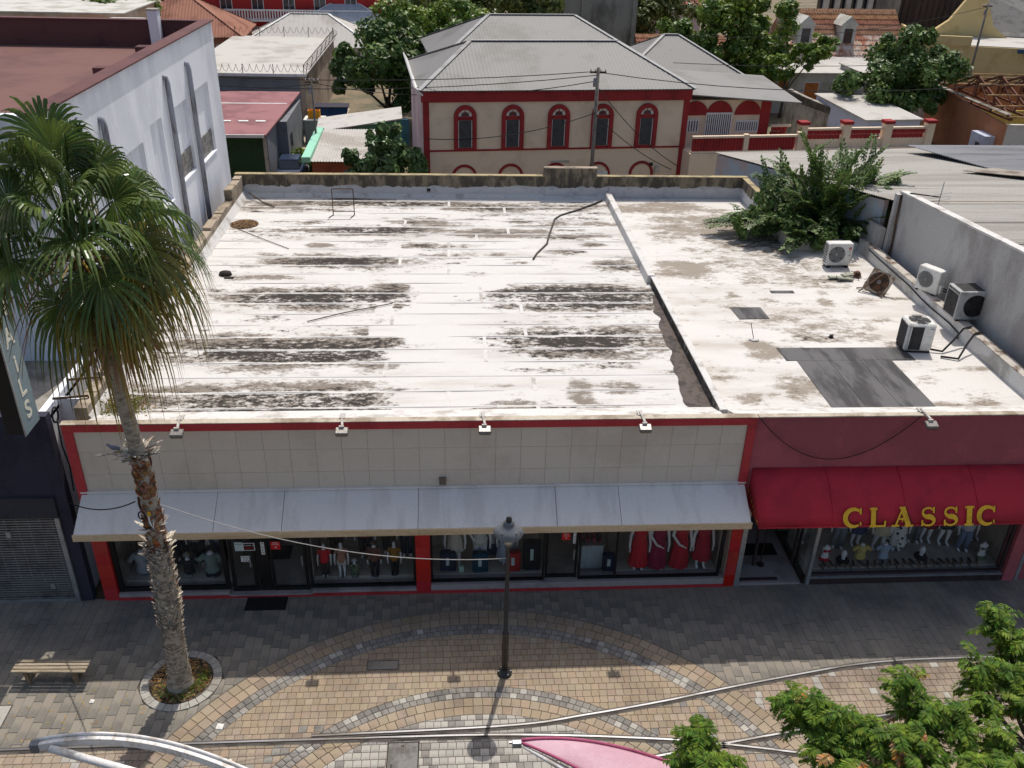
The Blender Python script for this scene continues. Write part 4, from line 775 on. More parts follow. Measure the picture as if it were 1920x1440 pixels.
# ================================================================== shop window figures
m_skin = M('white_mannequin', C(240,238,236), C(226,224,222), .3, 2, rough=.4, bump=0)
CM = {}
def cm(r, g_, b_):
    k = (r,g_,b_)
    if k not in CM: CM[k] = M('cloth_%d_%d_%d' % k, C(r,g_,b_), tuple(v*.8 for v in C(r,g_,b_)[:3])+(1,), .5, 5, bump=.25, bscale=30, stretch=(1,1,.4))
    return CM[k]
def dots():
    k = N('dotted_cloth'); v = k.n('ShaderNodeTexVoronoi'); v.inputs['Scale'].default_value = 7; k.l(k.pos(), v.inputs['Vector']); k.l(k.mix(k.ramp(v.outputs['Distance'],.3,.34), C(40,38,44), C(222,220,214)), k.b.inputs['Base Color']); k.b.inputs['Roughness'].default_value = .9; return k.m
def camo():
    k = N('camouflage_cloth'); n = k.noise(k.pos(), 14, 3); k.l(k.mix(k.ramp(n,.47,.5), C(128,140,110), C(62,74,56)), k.b.inputs['Base Color']); k.b.inputs['Roughness'].default_value = .9; return k.m
m_dots = dots(); m_camo = camo()
TOR = [(.46,.086,.06),(.5,.1,.068),(.54,.098,.066),(.6,.078,.055),(.64,.074,.052),(.7,.088,.062),(.745,.098,.068),(.79,.108,.06),(.815,.09,.05),(.835,.04,.038),(.875,.034,.035)]
def rings(mb, R, h, k=1.0, n=16, ox=0, oz=0, cap=True, fold=0):
    vs = []
    for z, rx, ry in R:
        for i in range(n):
            a = 2*math.pi*i/n; f_ = 1+fold*math.sin(i*2.4+z*9); vs.append((ox+rx*h*k*f_*math.cos(a), ry*h*k*f_*math.sin(a), oz+z*h))
    m_ = len(R); fs = [(j*n+i, j*n+(i+1)%n, (j+1)*n+(i+1)%n, (j+1)*n+i) for j in range(m_-1) for i in range(n)]
    if cap: fs += [tuple(range(n-1,-1,-1)), tuple(range((m_-1)*n, m_*n))]
    mb.add(vs, fs)
def arm(side, h, pose):
    s = side; sh = (s*.112*h,0,.795*h)
    if pose == 'hip': return [sh,(s*.19*h,.02*h,.66*h),(s*.115*h,-.045*h,.55*h),(s*.08*h,-.07*h,.54*h)]
    if pose == 'fwd': return [sh,(s*.14*h,-.01*h,.64*h),(s*.06*h,-.13*h,.55*h),(s*.0*h,-.15*h,.53*h)]
    return [sh,(s*.15*h,.01*h,.64*h),(s*.165*h,-.03*h,.48*h),(s*.16*h,-.04*h,.41*h)]
def leg(side, h, stride):
    s = side; k = stride*s; return [(s*.05*h,0,.49*h),(s*.055*h,-.02*h-k*.02*h,.28*h),(s*(.052+.02*abs(stride))*h,.01*h-k*.05*h,.045*h),(s*(.055+.02*abs(stride))*h,-.07*h-k*.05*h,.012*h)]
def mannequin(name, label, cat, x, y, z, h, top=None, bottom=None, rz=0, poses=('side','side'), stride=0, head=True, kind='stand', hat=None, sleeve='short', shoes=None, legs='trousers', hem=.3):
    t = thing(name, label, cat, (x,y,z), rad(rz), 'shop window display figures')
    b = MB(); rings(b, TOR, h)
    if head:
        hd = [(.86+.13*math.sin(math.pi/2*(q/5-1)*1.0)*.0+.125*(q/10), .043*math.sin(math.pi*(q+.35)/10.7)**.6, .054*math.sin(math.pi*(q+.35)/10.7)**.6) for q in range(11)]; rings(b, hd, h, 1, 14)
        b.tube([(0,-.05*h,.925*h),(0,-.062*h,.905*h)],[.006*h,.012*h],6)
    for s, p in zip((-1,1), poses):
        if kind != 'bust': A_ = arm(s,h,p); b.tube(A_, [.033*h,.025*h,.019*h,.016*h], 9); d = (Vector(A_[-1])-Vector(A_[-2])).normalized(); e = Vector(A_[-1]); 
        if kind != 'bust':
            for f_ in range(4): b.tube([e, e+d*.05*h+Vector((.008*h*(f_-1.5),0,-.012*h))],[.0065*h,.004*h],5)
            b.tube([e-d*.03*h, e+d*.01*h+Vector((-s*.02*h,-.015*h,0))],[.007*h,.004*h],5)
    if kind != 'bust':
        for s in (-1,1): L_ = leg(s,h,stride); b.tube(L_, [.058*h,.037*h,.021*h,.02*h], 10)
    b.build('body', m_skin, t, True, True)
    if kind == 'bust': MB().lathe([(.02,-.0),(.02,.09*h)],8).build('stand_rod', m_alu, t, True, True); MB().lathe([(.1,0),(.1,.015)],14).build('stand_foot', m_alu, t, True, True)
    else: MB().lathe([(.13,-.004),(.13,.006)],16).build('base_plate', m_alu, t, False, True)
    if top:
        c = MB(); lo = .43 if kind != 'bust' else .47; rings(c, [(lo,.108,.076)]+[(q[0],q[1]*1.1+.004,q[2]*1.14+.004) for q in TOR[1:9]]+[(.828,.058,.05)], h, 1.06, 18, fold=.02)
        if sleeve != 'none':
            for s, p in zip((-1,1), poses):
                A_ = arm(s,h,p) if kind != 'bust' else [(s*.1*h,0,.8*h),(s*.19*h,-.01*h,.7*h),(s*.2*h,-.02*h,.66*h)]
                if sleeve == 'short': m1 = Vector(A_[0]).lerp(Vector(A_[1]), .72 if kind != 'bust' else 1); c.tube([Vector(A_[0])+Vector((-s*.02*h,0,.008*h)), m1],[.046*h,.043*h],10)
                else: c.tube(A_[:3],[.046*h,.036*h,.028*h],10)
        c.build('top', top, t, True, True)
    if bottom:
        c = MB()
        if legs in ('trousers','shorts'):
            rings(c, [(.44,.1,.072),(.5,.108,.075),(.56,.096,.067)], h, 1.03, 16)
            for s in (-1,1):
                L_ = leg(s,h,stride); 
                if legs == 'shorts': L_ = [L_[0], Vector(L_[0]).lerp(Vector(L_[1]), .75)]; c.tube(L_,[.07*h,.062*h],12)
                else: c.tube(L_[:3],[.068*h,.05*h,.042*h],12)
        else:
            n = 36; prof = [(.62,.08,.058),(.54,.108,.078),(.42,.125,.095),((.42+hem)/2,.14,.115),(hem,.16,.14)]; vs = []
            for z_, rx, ry in prof:
                tt = (.62-z_)/(.62-hem)
                for i in range(n): a = 2*math.pi*i/n; f_ = 1+.1*tt*math.sin(9*a+x*7)+.04*tt*math.sin(4*a+x); vs.append((rx*h*f_*math.cos(a), ry*h*f_*math.sin(a), z_*h))
            c.add(vs, [(j*n+i, j*n+(i+1)%n, (j+1)*n+(i+1)%n, (j+1)*n+i) for j in range(4) for i in range(n)])
        c.build('trousers' if legs=='trousers' else legs, bottom, t, True, True)
    if shoes:
        for s in (-1,1): L_ = leg(s,h,stride); a = Vector(L_[2]); MB().tube([a+Vector((0,.03*h,-.03*h)), a+Vector((0,-.03*h,-.025*h)), a+Vector((0,-.1*h,-.035*h))],[.024*h,.03*h,.02*h],8).build('shoe', shoes, t, True, True)
    if kind == 'bust' and hat is None or kind == 'bust':
        for ch in t.children:
            if not ch.name.startswith('stand'): ch.location.z -= .40*h
    if hat: MB().lathe([(.085*h/1.0,.955*h),(.088*h,.962*h),(.05*h,.968*h),(.048*h,1.0*h),(.03*h,1.012*h),(.0,1.014*h)],20,sy=1.1).build('hat', hat, t, True, True).location.z = -.40*h if kind == 'bust' else 0
    return t
w_, gr, bk_, nv = cm(214,212,206), cm(150,160,150), cm(44,42,46), cm(44,50,78)
Z = .335
# left window
mannequin('display_bust','pale grey T-shirt form low in the left window beside the red pillar','mannequin',-8.75,20.15,Z,1.85,cm(168,172,178),None,8,kind='bust',head=False)
mannequin('mannequin','figure in a striped white blouse at the back of the left window','mannequin',-8.65,20.95,Z,1.85,cm(196,200,206),bk_,0,('side','side'))
mannequin('mannequin','figure in a mauve top behind the palm trunk in the left window','mannequin',-7.85,20.8,Z,1.85,cm(150,124,150),bk_,0,('hip','side'),sleeve='long')
mannequin('mannequin','figure in a pale sage top and black trousers in the left window','mannequin',-7.35,20.7,Z,1.85,cm(178,182,166),bk_,-6,('side','side'),1)
mannequin('mannequin','figure in a blue grey shirt by the left glass door','mannequin',-6.72,20.7,Z,1.85,cm(150,160,176),cm(50,54,72),4,('side','side'),0)
mannequin('display_bust','sage green T-shirt form on white thighs in the left window','mannequin',-6.85,20.1,Z,1.75,cm(140,156,148),cm(40,42,48),0,kind='bust',head=False,legs='shorts')
mannequin('display_bust','dark suited form half hidden by the palm trunk in the left window','mannequin',-8.1,20.05,Z,1.7,cm(48,48,54),None,0,kind='bust',head=False,sleeve='long')
mannequin('display_bust','dark form wearing a grey brimmed hat in the left window','mannequin',-7.5,20.1,Z,1.3,cm(40,40,44),None,0,kind='bust',hat=cm(150,142,132))
# second window: children in front, adults behind
mannequin('child_mannequin','child figure in a bright red T-shirt in the second window','mannequin',-3.68,19.95,Z,1.15,cm(226,48,54),cm(70,56,52),0,shoes=w_)
mannequin('child_mannequin','child figure in a tan T-shirt and white shorts in the second window','mannequin',-3.2,19.95,Z,1.18,cm(186,136,112),cm(214,212,206),0,legs='shorts')
mannequin('child_mannequin','child figure in a brown hooded jacket in the second window','mannequin',-2.28,19.95,Z,1.2,cm(118,78,66),bk_,0,('side','side'),.4,sleeve='long',hat=cm(118,78,66),shoes=bk_)
mannequin('child_mannequin','child figure in a mustard shirt and black jeans beside the middle pillar','mannequin',-1.72,19.98,Z,1.15,cm(164,118,44),cm(40,40,46),0,shoes=bk_)
t = mannequin('display_bust','low form with a white cap and camouflage cloth in the second window','mannequin',-2.85,19.95,Z,.95,m_camo,m_camo,0,kind='bust',head=True,legs='shorts',hat=w_)
mannequin('mannequin','adult figure in an orange brown top at the back of the second window','mannequin',-3.45,20.85,Z,1.85,cm(170,110,74),bk_)
mannequin('mannequin','adult figure in a crimson top and black trousers in the second window','mannequin',-2.6,20.75,Z,1.85,cm(176,44,62),bk_,0,('side','side'),.3)
mannequin('mannequin','adult figure in an olive top at the back of the second window','mannequin',-1.95,20.95,Z,1.85,cm(150,146,104),bk_)
mannequin('mannequin','adult figure in a light blue top beside the middle pillar','mannequin',-1.4,20.8,Z,1.8,cm(120,160,200),nv)
# third window
mannequin('mannequin','figure in a cream top and short pleated skirt right of the middle pillar','mannequin',.0,20.3,Z,1.8,cm(206,200,184),cm(204,198,180),0,('side','side'),.6,legs='skirt',hem=.34)
mannequin('mannequin','figure in white trousers and white top in the third window','mannequin',.72,20.3,Z,1.82,w_,cm(208,208,210),0,('hip','side'),.7)
mannequin('mannequin','figure in a long pale blue dress behind the lamp post','mannequin',1.5,20.35,Z,1.82,cm(186,194,210),cm(186,194,210),0,('side','side'),0,legs='dress',hem=.1,sleeve='none')
for i, (x, c, po, he, lab) in enumerate(((5.3,(206,40,52),('side','side'),.1,'figure in a bright red wide trousers outfit nearest the counter'),(5.85,(150,34,70),('fwd','side'),.06,'figure in a dark magenta long gown, second of the red row'),(6.5,(188,36,50),('fwd','side'),.06,'figure in a red gown with one arm forward, third of the red row'),(7.15,(176,34,56),('side','side'),.2,'figure in a red knee length dress beside the right pillar'))):
    mannequin('mannequin',lab,'mannequin',x,20.0,Z,1.82,cm(*c),cm(*c),0,po,.2,legs='dress',hem=he,sleeve='none')
def suitcase(label, x, y, z, w__, h, d, col, rz=0):
    t = thing('suitcase', label, 'suitcase', (x,y,z), rad(rz), 'suitcases in the third window')
    m = cm(*col); box('shell', m, t, -w__/2, w__/2, -d/2, d/2, .05, h, .04, True)
    for i in range(5): box('rib', m, t, -w__/2+.05+i*(w__-.1)/4-.012, -w__/2+.05+i*(w__-.1)/4+.012, -d/2-.008, -d/2+.01, .1, h-.06, 0, True)
    for s in (-1,1): MB().lathe([(.035,0),(.035,.05)],8,(s*(w__/2-.06),0,0)).build('wheel', m_blackf, t, False, True)
    MB().tube([(-.08,0,h),(-.08,0,h+.04),(.08,0,h+.04),(.08,0,h)],.012,6).build('carry_handle', m_blackf, t, True, True); box('price_tag', m_cyan, t, -.06, .03, -d/2-.014, -d/2-.009, h*.45, h*.85, 0, True)
suitcase('navy suitcase with a white tag left in the third window',-.2,20.05,Z,.44,.68,.28,(48,54,82)); suitcase('teal suitcase with a white tag in the third window',.72,19.98,Z,.44,.68,.28,(26,72,92)); suitcase('red suitcase with a white tag behind the lamp post',1.66,19.98,Z,.42,.7,.28,(176,44,44)); suitcase('tall black suitcase beside the third window door',2.2,20.05,Z,.5,1.0,.32,(36,36,40)); suitcase('small navy suitcase right of the white counter',4.42,19.92,.31,.34,.62,.26,(40,44,70)); suitcase('grey violet suitcase standing behind the white trousers figure',1.12,20.75,Z,.5,1.1,.3,(84,80,104))
t = thing('gift_bag','small pale green paper bag beside the navy suitcase','bag',(.18,19.98,Z)); box('bag_body', cm(190,222,198), t, -.07,.07,-.04,.04,0,.2,.004,True); MB().tube([(-.03,-.03,.2),(-.02,-.03,.27),(.02,-.03,.27),(.03,-.03,.2)],.005,5).build('bag_handle', w_, t, local=True)
t = thing('sales_counter','white fronted sales counter with small goods inside the third shop door','counter',(3.95,20.35,.1)); box('front_panel', cm(204,212,214), t, -.34,.34,-.2,.2,.1,.95,.01,True); box('inset', cm(190,200,204), t, -.28,.28,-.206,-.201,.16,.88,0,True); box('counter_top', m_alu, t, -.38,.38,-.24,.24,.951,.99,0,True)
for i in range(12): box('goods', cm(*rng.choice(((120,40,50),(200,200,206),(60,60,70),(150,60,70),(90,100,120)))), t, -.32+.17*(i%4), -.22+.17*(i%4), -.1+.14*(i//4), 0+.14*(i//4), .991, 1.05+.1*(i//4)+U(0,.08), 0, True)
sh_ = thing('goods_shelf','dark shelf stacked with small goods behind the counter','shelf',(3.9,22.2,.1)); box('side', m_bronze, sh_, -.72,-.68,-.2,.2,0,2,0,True); box('side', m_bronze, sh_, .68,.72,-.2,.2,0,2,0,True)
for k_ in range(4):
    box('board', m_bronze, sh_, -.68,.68,-.2,.2,.4+k_*.45,.43+k_*.45,0,True)
    for i in range(7): box('goods', cm(*rng.choice(((150,50,60),(190,190,196),(70,74,90),(160,130,90)))), sh_, -.62+i*.18,-.5+i*.18,-.15,.1,.431+k_*.45,.43+k_*.45+U(.12,.3),0,True)
# CLASSIC window
mannequin('mannequin','figure in cream trousers by the recessed entrance','mannequin',10.45,21.0,Z,1.82,cm(200,194,182),cm(200,194,182),10)
mannequin('display_bust','white torso in a red bikini left in the right shop window','mannequin',10.95,20.15,Z,1.2,None,cm(196,32,56),0,kind='bust',head=False,legs='brief')
bx_ = bpy.data.objects[[o.name for o in bpy.data.objects if o.get('label','').startswith('white torso in a red bikini')][0]]
for o in list(bx_.children):
    if o.name.startswith('brief'): o.scale = (.82,.82,.35); o.location = (0,0,.385-.48)
for s in (-1,1): MB().lathe([(.0,-.05),(.05,-.03),(.06,0),(.04,.04),(0,.05)],10,(s*.055,-.06,.87-.48)).build('bikini_cup', cm(196,32,56), bx_, True, True)
def head_form(label, x, y, hat):
    t = thing('head_form', label, 'display head', (x,y,Z)); MB().lathe([(.1,0),(.09,.04),(.05,.1),(.06,.16),(.085,.25),(.08,.33),(.04,.39),(0,.4)],14).build('head', m_skin, t, True, True); MB().lathe([(.2,.0),(.2,.02),(.05,.03)],14).build('plinth', m_blackf, t, True, True)
    MB().lathe([(.17,.06),(.165,.075),(.1,.085)],14).build('hat_brim', hat, t, True, True)
head_form('white head form left in the right shop window',11.5,20.1,bk_); head_form('white head form in the middle of the right shop window',13.95,20.2,bk_)
mannequin('display_bust','yellow blouse form in the right shop window','mannequin',12.0,20.1,Z,1.35,cm(214,194,116),None,0,kind='bust',head=False); mannequin('display_bust','pale blue shirt form in the right shop window','mannequin',12.7,20.1,Z,1.35,cm(172,186,206),None,0,kind='bust',head=False)
t = mannequin('display_bust','white torso in an olive bikini at the right end of the shop window','mannequin',15.75,20.1,Z,1.25,None,cm(110,120,96),0,kind='bust',head=False,legs='brief')
for o in list(t.children):
    if o.name.startswith('brief'): o.scale = (.82,.82,.35); o.location = (0,0,.4-.5)
for s in (-1,1): MB().lathe([(.0,-.05),(.05,-.03),(.06,0),(.04,.04),(0,.05)],10,(s*.055,-.06,.9-.5)).build('bikini_cup', cm(110,120,96), t, True, True)
for x, y, tp, bt, lg_, he, st_, lab in ((11.55,20.75,(214,214,210),(120,128,138),'trousers',.1,.4,'figure in a white shirt and grey jeans at the back of the right window'),(12.15,20.85,(54,62,100),(54,62,100),'dress',.3,0,'figure in a navy dress at the back of the right window'),(12.75,20.6,(206,194,166),(206,194,166),'skirt',.36,.6,'figure in a cream fringed skirt in the right window'),
    (13.3,20.6,None,None,'dress',.14,0,'figure in a white dress with black dots in the right window'),(14.0,20.95,(120,120,124),(110,112,118),'trousers',.1,.4,'figure in grey trousers behind the dotted dress'),(14.4,20.95,(130,36,46),(130,36,46),'skirt',.34,.3,'figure in a dark red skirt in the right window'),(14.9,20.8,(70,62,60),(74,70,74),'shorts',.1,.4,'bare legged figure in dark shorts in the right window'),(15.35,20.5,(214,216,220),(120,136,164),'trousers',.1,.3,'figure in blue jeans and white top in the right window'),(16.0,21.0,(150,130,104),(150,130,104),'dress',.2,0,'figure in a brown striped dress at the right window end')):
    mannequin('mannequin',lab,'mannequin',x,y,Z,1.84,cm(*tp) if tp else m_dots,cm(*bt) if bt else m_dots,0,('side','side'),st_,legs=lg_,hem=he,sleeve='none' if lg_=='dress' else 'short')
sh0 = None
for i in range(44):
    x = 10.75+i*.112+U(-.02,.02); y = 19.78+.16*(i%2)+U(0,.05)
    if sh0 is None or i < 4:
        t = thing('shoe', 'small display shoe in the row along the foot of the right window', 'shoe', (x,y,Z), U(-.4,.4), 'shoes along the foot of the right window'); c_ = (cm(120,100,84),cm(60,52,50),cm(150,130,110),cm(90,70,60))[i%4]
        MB().tube([(0,.1,.04),(0,.05,.05),(0,-.03,.035),(0,-.12,.02)],[.025,.033,.032,.02],8).build('upper', c_, t, True, True); MB().lathe([(.01,0),(.014,.05)],6,(0,.09,0)).build('heel', m_blackf, t, False, True); sh0 = (sh0 or [])+[t] if isinstance(sh0, list) or sh0 is None else sh0
    else: copy_tree(sh0[i%4], None, (x,y,Z), U(-.5,.5))
# ================================================================== houses behind
m_zinc = M('grey_corrugated_roof', C(128,126,122), C(112,109,104), .45, .25, rough=.6, metal=0, bump=.04, fine=.06); m_wroof = M('white_painted_roof', C(186,182,175), C(164,158,149), .4, .3, fine=.06); m_ridge = M('galvanised_ridge', C(158,157,154), C(132,129,124), .4, .8, rough=.5)
m_buff = M('buff_wall_paint', C(226,206,180), C(210,190,164), .4, .4, bump=.1, fine=.06); m_trim = M('brick_red_trim', C(150,48,48), C(130,42,44), .4, .8, bump=.08); m_pinkw = M('faded_pink_wall', C(214,190,190), C(190,160,160), .5, .5)
m_shut = M('dark_louvre', C(70,74,78), C(54,58,62), .4, 3, rough=.5); m_wht = M('white_joinery', C(222,222,218), C(200,198,192), .3, 2); m_dkglass = M('dark_window_glass', C(44,50,58), C(36,40,48), .3, 2, rough=.15, bump=0, spec=.6)
def slab_roof(par, nm, mat, pts, th=.08):
    n_ = (Vector(pts[1])-Vector(pts[0])).cross(Vector(pts[2])-Vector(pts[0])).normalized(); 
    if n_.z < 0: n_ = -n_
    return MB().prism(pts, n_*th).build(nm, mat, par, local=True)
def hip(par, w_, d, ze, rise, rmat, over=.35, ridge=None, pitch=.22, amp=.006, ridge_mat=None, corrugated=True):
    x0, x1, y0, y1 = -w_/2-over, w_/2+over, -over, d+over; ins = ridge if ridge is not None else min(w_, d)/2; yr = d/2; zr = ze+rise
    A, B, Cc, D = (x0,y0,ze), (x1,y0,ze), (x1,y1,ze), (x0,y1,ze); R0, R1 = (x0+ins,yr,zr), (x1-ins,yr,zr)
    base = MB(); base.poly([A,B,R1,R0]); base.poly([B,Cc,R1]); base.poly([Cc,D,R0,R1]); base.poly([D,A,R0]); base.poly([A,D,Cc,B])
    base.v = [(p[0],p[1],p[2]-.06) for p in base.v]; rf_ = base.build('roof', rmat, par, local=True)
    mb = MB()
    if corrugated:
        corr(mb, A, B, R1, R0, pitch, amp); corr(mb, B, Cc, R1, R1, pitch, amp); corr(mb, D, A, R0, R0, pitch, amp); corr(mb, Cc, D, R0, R1, pitch, amp)
        tag(mb.build('roof_sheet', rmat, rf_, local=True), kind='stuff')
    for a, b_ in ((A,R0),(B,R1),(R0,R1),(Cc,R1),(D,R0)): MB().bar(Vector(a)+Vector((0,0,.035)), Vector(b_)+Vector((0,0,.035)), .28, .03).build('ridge_cap', ridge_mat or m_ridge, rf_, local=True)
    return rf_
def walls(par, w_, d, h, mat, z0=-.1): return box('wall', mat, par, -w_/2, w_/2, 0, d, z0, h, 0, True)
def win(par, xc, z0, w_, h, mat=None, frame=None, y=0.0, nm='window', sill=True):
    f_ = box(nm, frame or m_wht, par, xc-w_/2-.08, xc+w_/2+.08, y-.05, y+.02, z0-.08, z0+h+.08, 0, True); box('pane', mat or m_dkglass, f_, xc-w_/2, xc+w_/2, y-.062, y-.051, z0, z0+h, 0, True)
    box('glazing_bar', frame or m_wht, f_, xc-.02, xc+.02, y-.07, y-.063, z0, z0+h, 0, True); return f_
def arch(par, nm, mat, xc, z0, zs, r, wd, y0, y1, n=14):
    """ring-shaped surround: two legs from z0 to zs and a half ring of inner radius r and width wd"""
    mb = MB(); vs = []; fs = []; prof_o = [(xc+r+wd,z0)]+[(xc+(r+wd)*math.cos(math.pi*i/n), zs+(r+wd)*math.sin(math.pi*i/n)) for i in range(n+1)]+[(xc-r-wd,z0)]; prof_i = [(xc+r,z0)]+[(xc+r*math.cos(math.pi*i/n), zs+r*math.sin(math.pi*i/n)) for i in range(n+1)]+[(xc-r,z0)]
    m_ = len(prof_o)
    for y in (y0,y1):
        vs += [(x,y,z) for x,z in prof_o]+[(x,y,z) for x,z in prof_i]
    for i in range(m_-1): fs += [(i,i+1,m_+i+1,m_+i),(2*m_+i,3*m_+i,3*m_+i+1,2*m_+i+1),(i,2*m_+i,2*m_+i+1,i+1),(m_+i,m_+i+1,3*m_+i+1,3*m_+i)]
    return mb.add(vs, fs).build(nm, mat, par, local=True)
def lunette(par, nm, mat, xc, zs, r, y0, y1, n=14): return MB().prism([(xc+r*math.cos(math.pi*i/n), y0, zs+r*math.sin(math.pi*i/n)) for i in range(n+1)],(0,y1-y0,0)).build(nm, mat, par, local=True)
# ---- buff house with red arched windows
ah = thing('arched_house', 'two storey buff house with red arched windows and grey hipped roof', 'house', (6.3,53.4,0), rad(6.2)); HW = 15.9; HH = 7.55
walls(ah, HW, 10, HH, m_buff); e = HW/2
for x in (-e+.15, e-.15): box('corner_band', m_trim, ah, x-.17, x+.17, -.06, .3, 0, HH-.6, 0, True)
box('cornice_band', m_trim, ah, -e-.12, e+.12, -.14, .2, 6.93, 7.56, .02, True); box('string_course', m_trim, ah, -e+.33, e-.33, -.05, .1, 4.1, 4.2, 0, True); box('side_wall_face', m_pinkw, ah, -e-.02, -e-.001, .31, 10, 0, 6.9, 0, True)
hip(ah, HW, 10, HH+.05, 1.95, m_zinc, .25, 3.6)
xs_ = [-5.55,-2.75,0.0,2.65,5.4]
for i, x in enumerate(xs_):
    su = arch(ah, 'window_surround', m_trim, x, 4.2, 6.1, .42, .24, -.17, .02)
    box('shutter', m_shut, su, x-.36, x+.36, -.035, -.01, 4.32, 5.88, 0, True); box('window_frame', m_trim, su, x-.42, x+.42, -.05, -.036, 5.9, 6.12, 0, True); box('frame_side', m_wht, su, x-.41, x-.362, -.04, -.01, 4.25, 5.88, 0, True); box('frame_side', m_wht, su, x+.362, x+.41, -.04, -.01, 4.25, 5.88, 0, True); box('lower_panel', m_trim, su, x-.41, x+.41, -.045, -.01, 4.19, 4.3, 0, True)
    for k_ in range(14): box('louvre', m_shut, su, x-.35, x+.35, -.05, -.036, 4.36+k_*.108, 4.42+k_*.108, 0, True)
    lunette(su, 'fanlight', m_wht, x, 6.12, .4, -.03, -.01); lunette(su, 'fanlight_glass', m_dkglass, x, 6.13, .24, -.04, -.031, 8)
    for k_ in range(3): a = math.pi*(k_+1)/4; MB().bar((x,-.045,6.13),(x+.38*math.cos(a),-.045,6.13+.38*math.sin(a)),.04,.02).build('fan_bar', m_trim, su, local=True)
    ar = arch(ah, 'door_arch', m_trim, x-.05, 0, 2.55, .62, .15, -.07, .02); lunette(ar, 'arch_infill', m_buff, x-.05, 2.5, .6, -.02, .0)
box('wall_lamp', m_alu, ah, -.35, .75, -.12, -.02, 3.35, 3.42, 0, True)
box('window_grille', m_wht, ah, 2.3, 3.2, -.1, -.03, 2.45, 2.75, 0, True); box('meter_box', m_alu, ah, 6.2, 6.45, -.15, -.02, 2.6, 3.0, 0, True); box('wall_vent', m_blackf, ah, 5.85, 6.05, -.08, -.02, 3.0, 3.2, 0, True)
mb = MB(); mb.prism([(-e-.5,-.2,7.7),(-e-.05,-.2,7.3),(-e-.05,10,7.3),(-e-.5,10,8.1)],(.05,0,.08)); mb.build('gutter', m_wht, ah, local=True)
# second hipped roof behind it and the little pyramid roof
t = thing('rear_house', 'long grey hipped roof rising behind the arched house', 'house', (6.6,64.5,0), rad(6.2)); walls(t, 15, 12, 7.2, m_buff); hip(t, 15, 12, 7.2, 2.5, m_zinc, .3, 4.6)
t = thing('side_house', 'small pyramid grey roof with pale teal wall right of the arched house', 'house', (18.6,73,0), rad(4)); walls(t, 11, 10, 4.6, M('pale_teal_wall', C(160,182,178), C(140,160,158), .4, .5)); hip(t, 11, 10, 4.65, 2.9, m_zinc, .3, 5.2); box('eave_board', m_wht, t, -5.6, 5.6, -.35, -.3, 3.9, 4.58, 0, True)
# balcony annex right of the arched house
an = thing('balcony_annex', 'single storey annex with red arches and white louvred doors beside the arched house', 'house', (17.2,55.6,0), rad(6.2))
box('wall', m_buff, an, -2.9, 2.6, 0, 7, -.1, 6.7, 0, True); box('corner_pier', m_trim, an, 2.0, 2.62, -.08, .3, 3.9, 6.65, 0, True)
for xc in (-2.3,-.7,1.15): lunette(an, 'red_lunette', m_trim, xc, 5.8, .85, -.08, .01); 
dr = box('double_door', m_wht, an, -1.55, .15, -.09, .01, 4.1, 5.95, 0, True)
for k_ in range(12): box('door_slat', m_shut, dr, -1.48+k_*.135, -1.42+k_*.135, -.1, -.091, 4.2, 5.85, 0, True)
wn_ = box('louvred_window', m_wht, an, .45, 1.95, -.08, .01, 4.75, 5.45, 0, True)
for k_ in range(10): box('slot', m_shut, wn_, .5+k_*.145, .56+k_*.145, -.09, -.081, 4.82, 5.38, 0, True)
wn_ = box('louvred_window', m_wht, an, -2.85, -1.95, -.08, .01, 4.75, 5.55, 0, True)
for k_ in range(5): box('slot', m_shut, wn_, -2.8+k_*.17, -2.73+k_*.17, -.09, -.081, 4.82, 5.48, 0, True)
slab_roof(an, 'lean_to_roof', m_zinc, [(-3.2,-.6,7.1),(4.2,-.9,6.6),(4.6,6,7.0),(-3.0,6,7.5)], .07)
box('terrace', m_buff, an, -3.2, 13, -2.4, -.01, -.1, 4.02, 0, True)
def balustrade(par, x0, x1, y, z, pattern):
    b_ = box('balustrade', m_buff, par, x0, x1, y-.12, y+.12, z+.9, z+1.02, 0, True); box('base_rail', m_buff, b_, x0, x1, y-.11, y+.11, z, z+.12, 0, True)
    if pattern == 'slat':
        n = int((x1-x0)/.19)
        for i in range(n): box('baluster', m_trim, b_, x0+.03+i*.19, x0+.18+i*.19, y-.05, y+.05, z+.121, z+.899, 0, True)
    else:
        n = int((x1-x0)/.26)
        for i in range(n):
            for j in range(2): q = box('lattice_block', m_trim, b_, x0+.02+i*.26+.06*j, x0+.22+i*.26+.06*j, y-.06, y+.06, z+.35+j*.28, z+.6+j*.28, 0, True)
        box('dwarf_wall', m_buff, b_, x0, x1, y-.1, y+.1, z+.121, z+.34, 0, True)
balustrade(an, -3.1, .15, -2.2, 4.03, 'slat'); balustrade(an, .45, 3.6, -2.2, 4.03, 'slat'); box('post', m_buff, an, .15, .45, -2.35, -2.05, 4.03, 5.12, 0, True); box('post', m_buff, an, 3.6, 3.95, -2.35, -2.05, 4.03, 5.2, 0, True)
for i, x in enumerate((4.3,7.2,10.0,12.9)):
    ps = box('post', m_buff, an, x-.25, x+.25, -1.6, -1.1, 4.03, 5.45, 0, True); box('post_cap', m_trim, ps, x-.32, x+.32, -1.67, -1.03, 5.451, 5.65, .02, True)
for a, c in ((4.55,6.95),(7.45,9.75),(10.25,12.65)): balustrade(an, a, c, -1.35, 4.2, 'lattice'); box('parapet_base', m_buff, an, a, c, -1.45, -1.25, 4.03, 4.199, 0, True)
balustrade(an, 2.7, 4.0, -.3, 4.2, 'lattice')
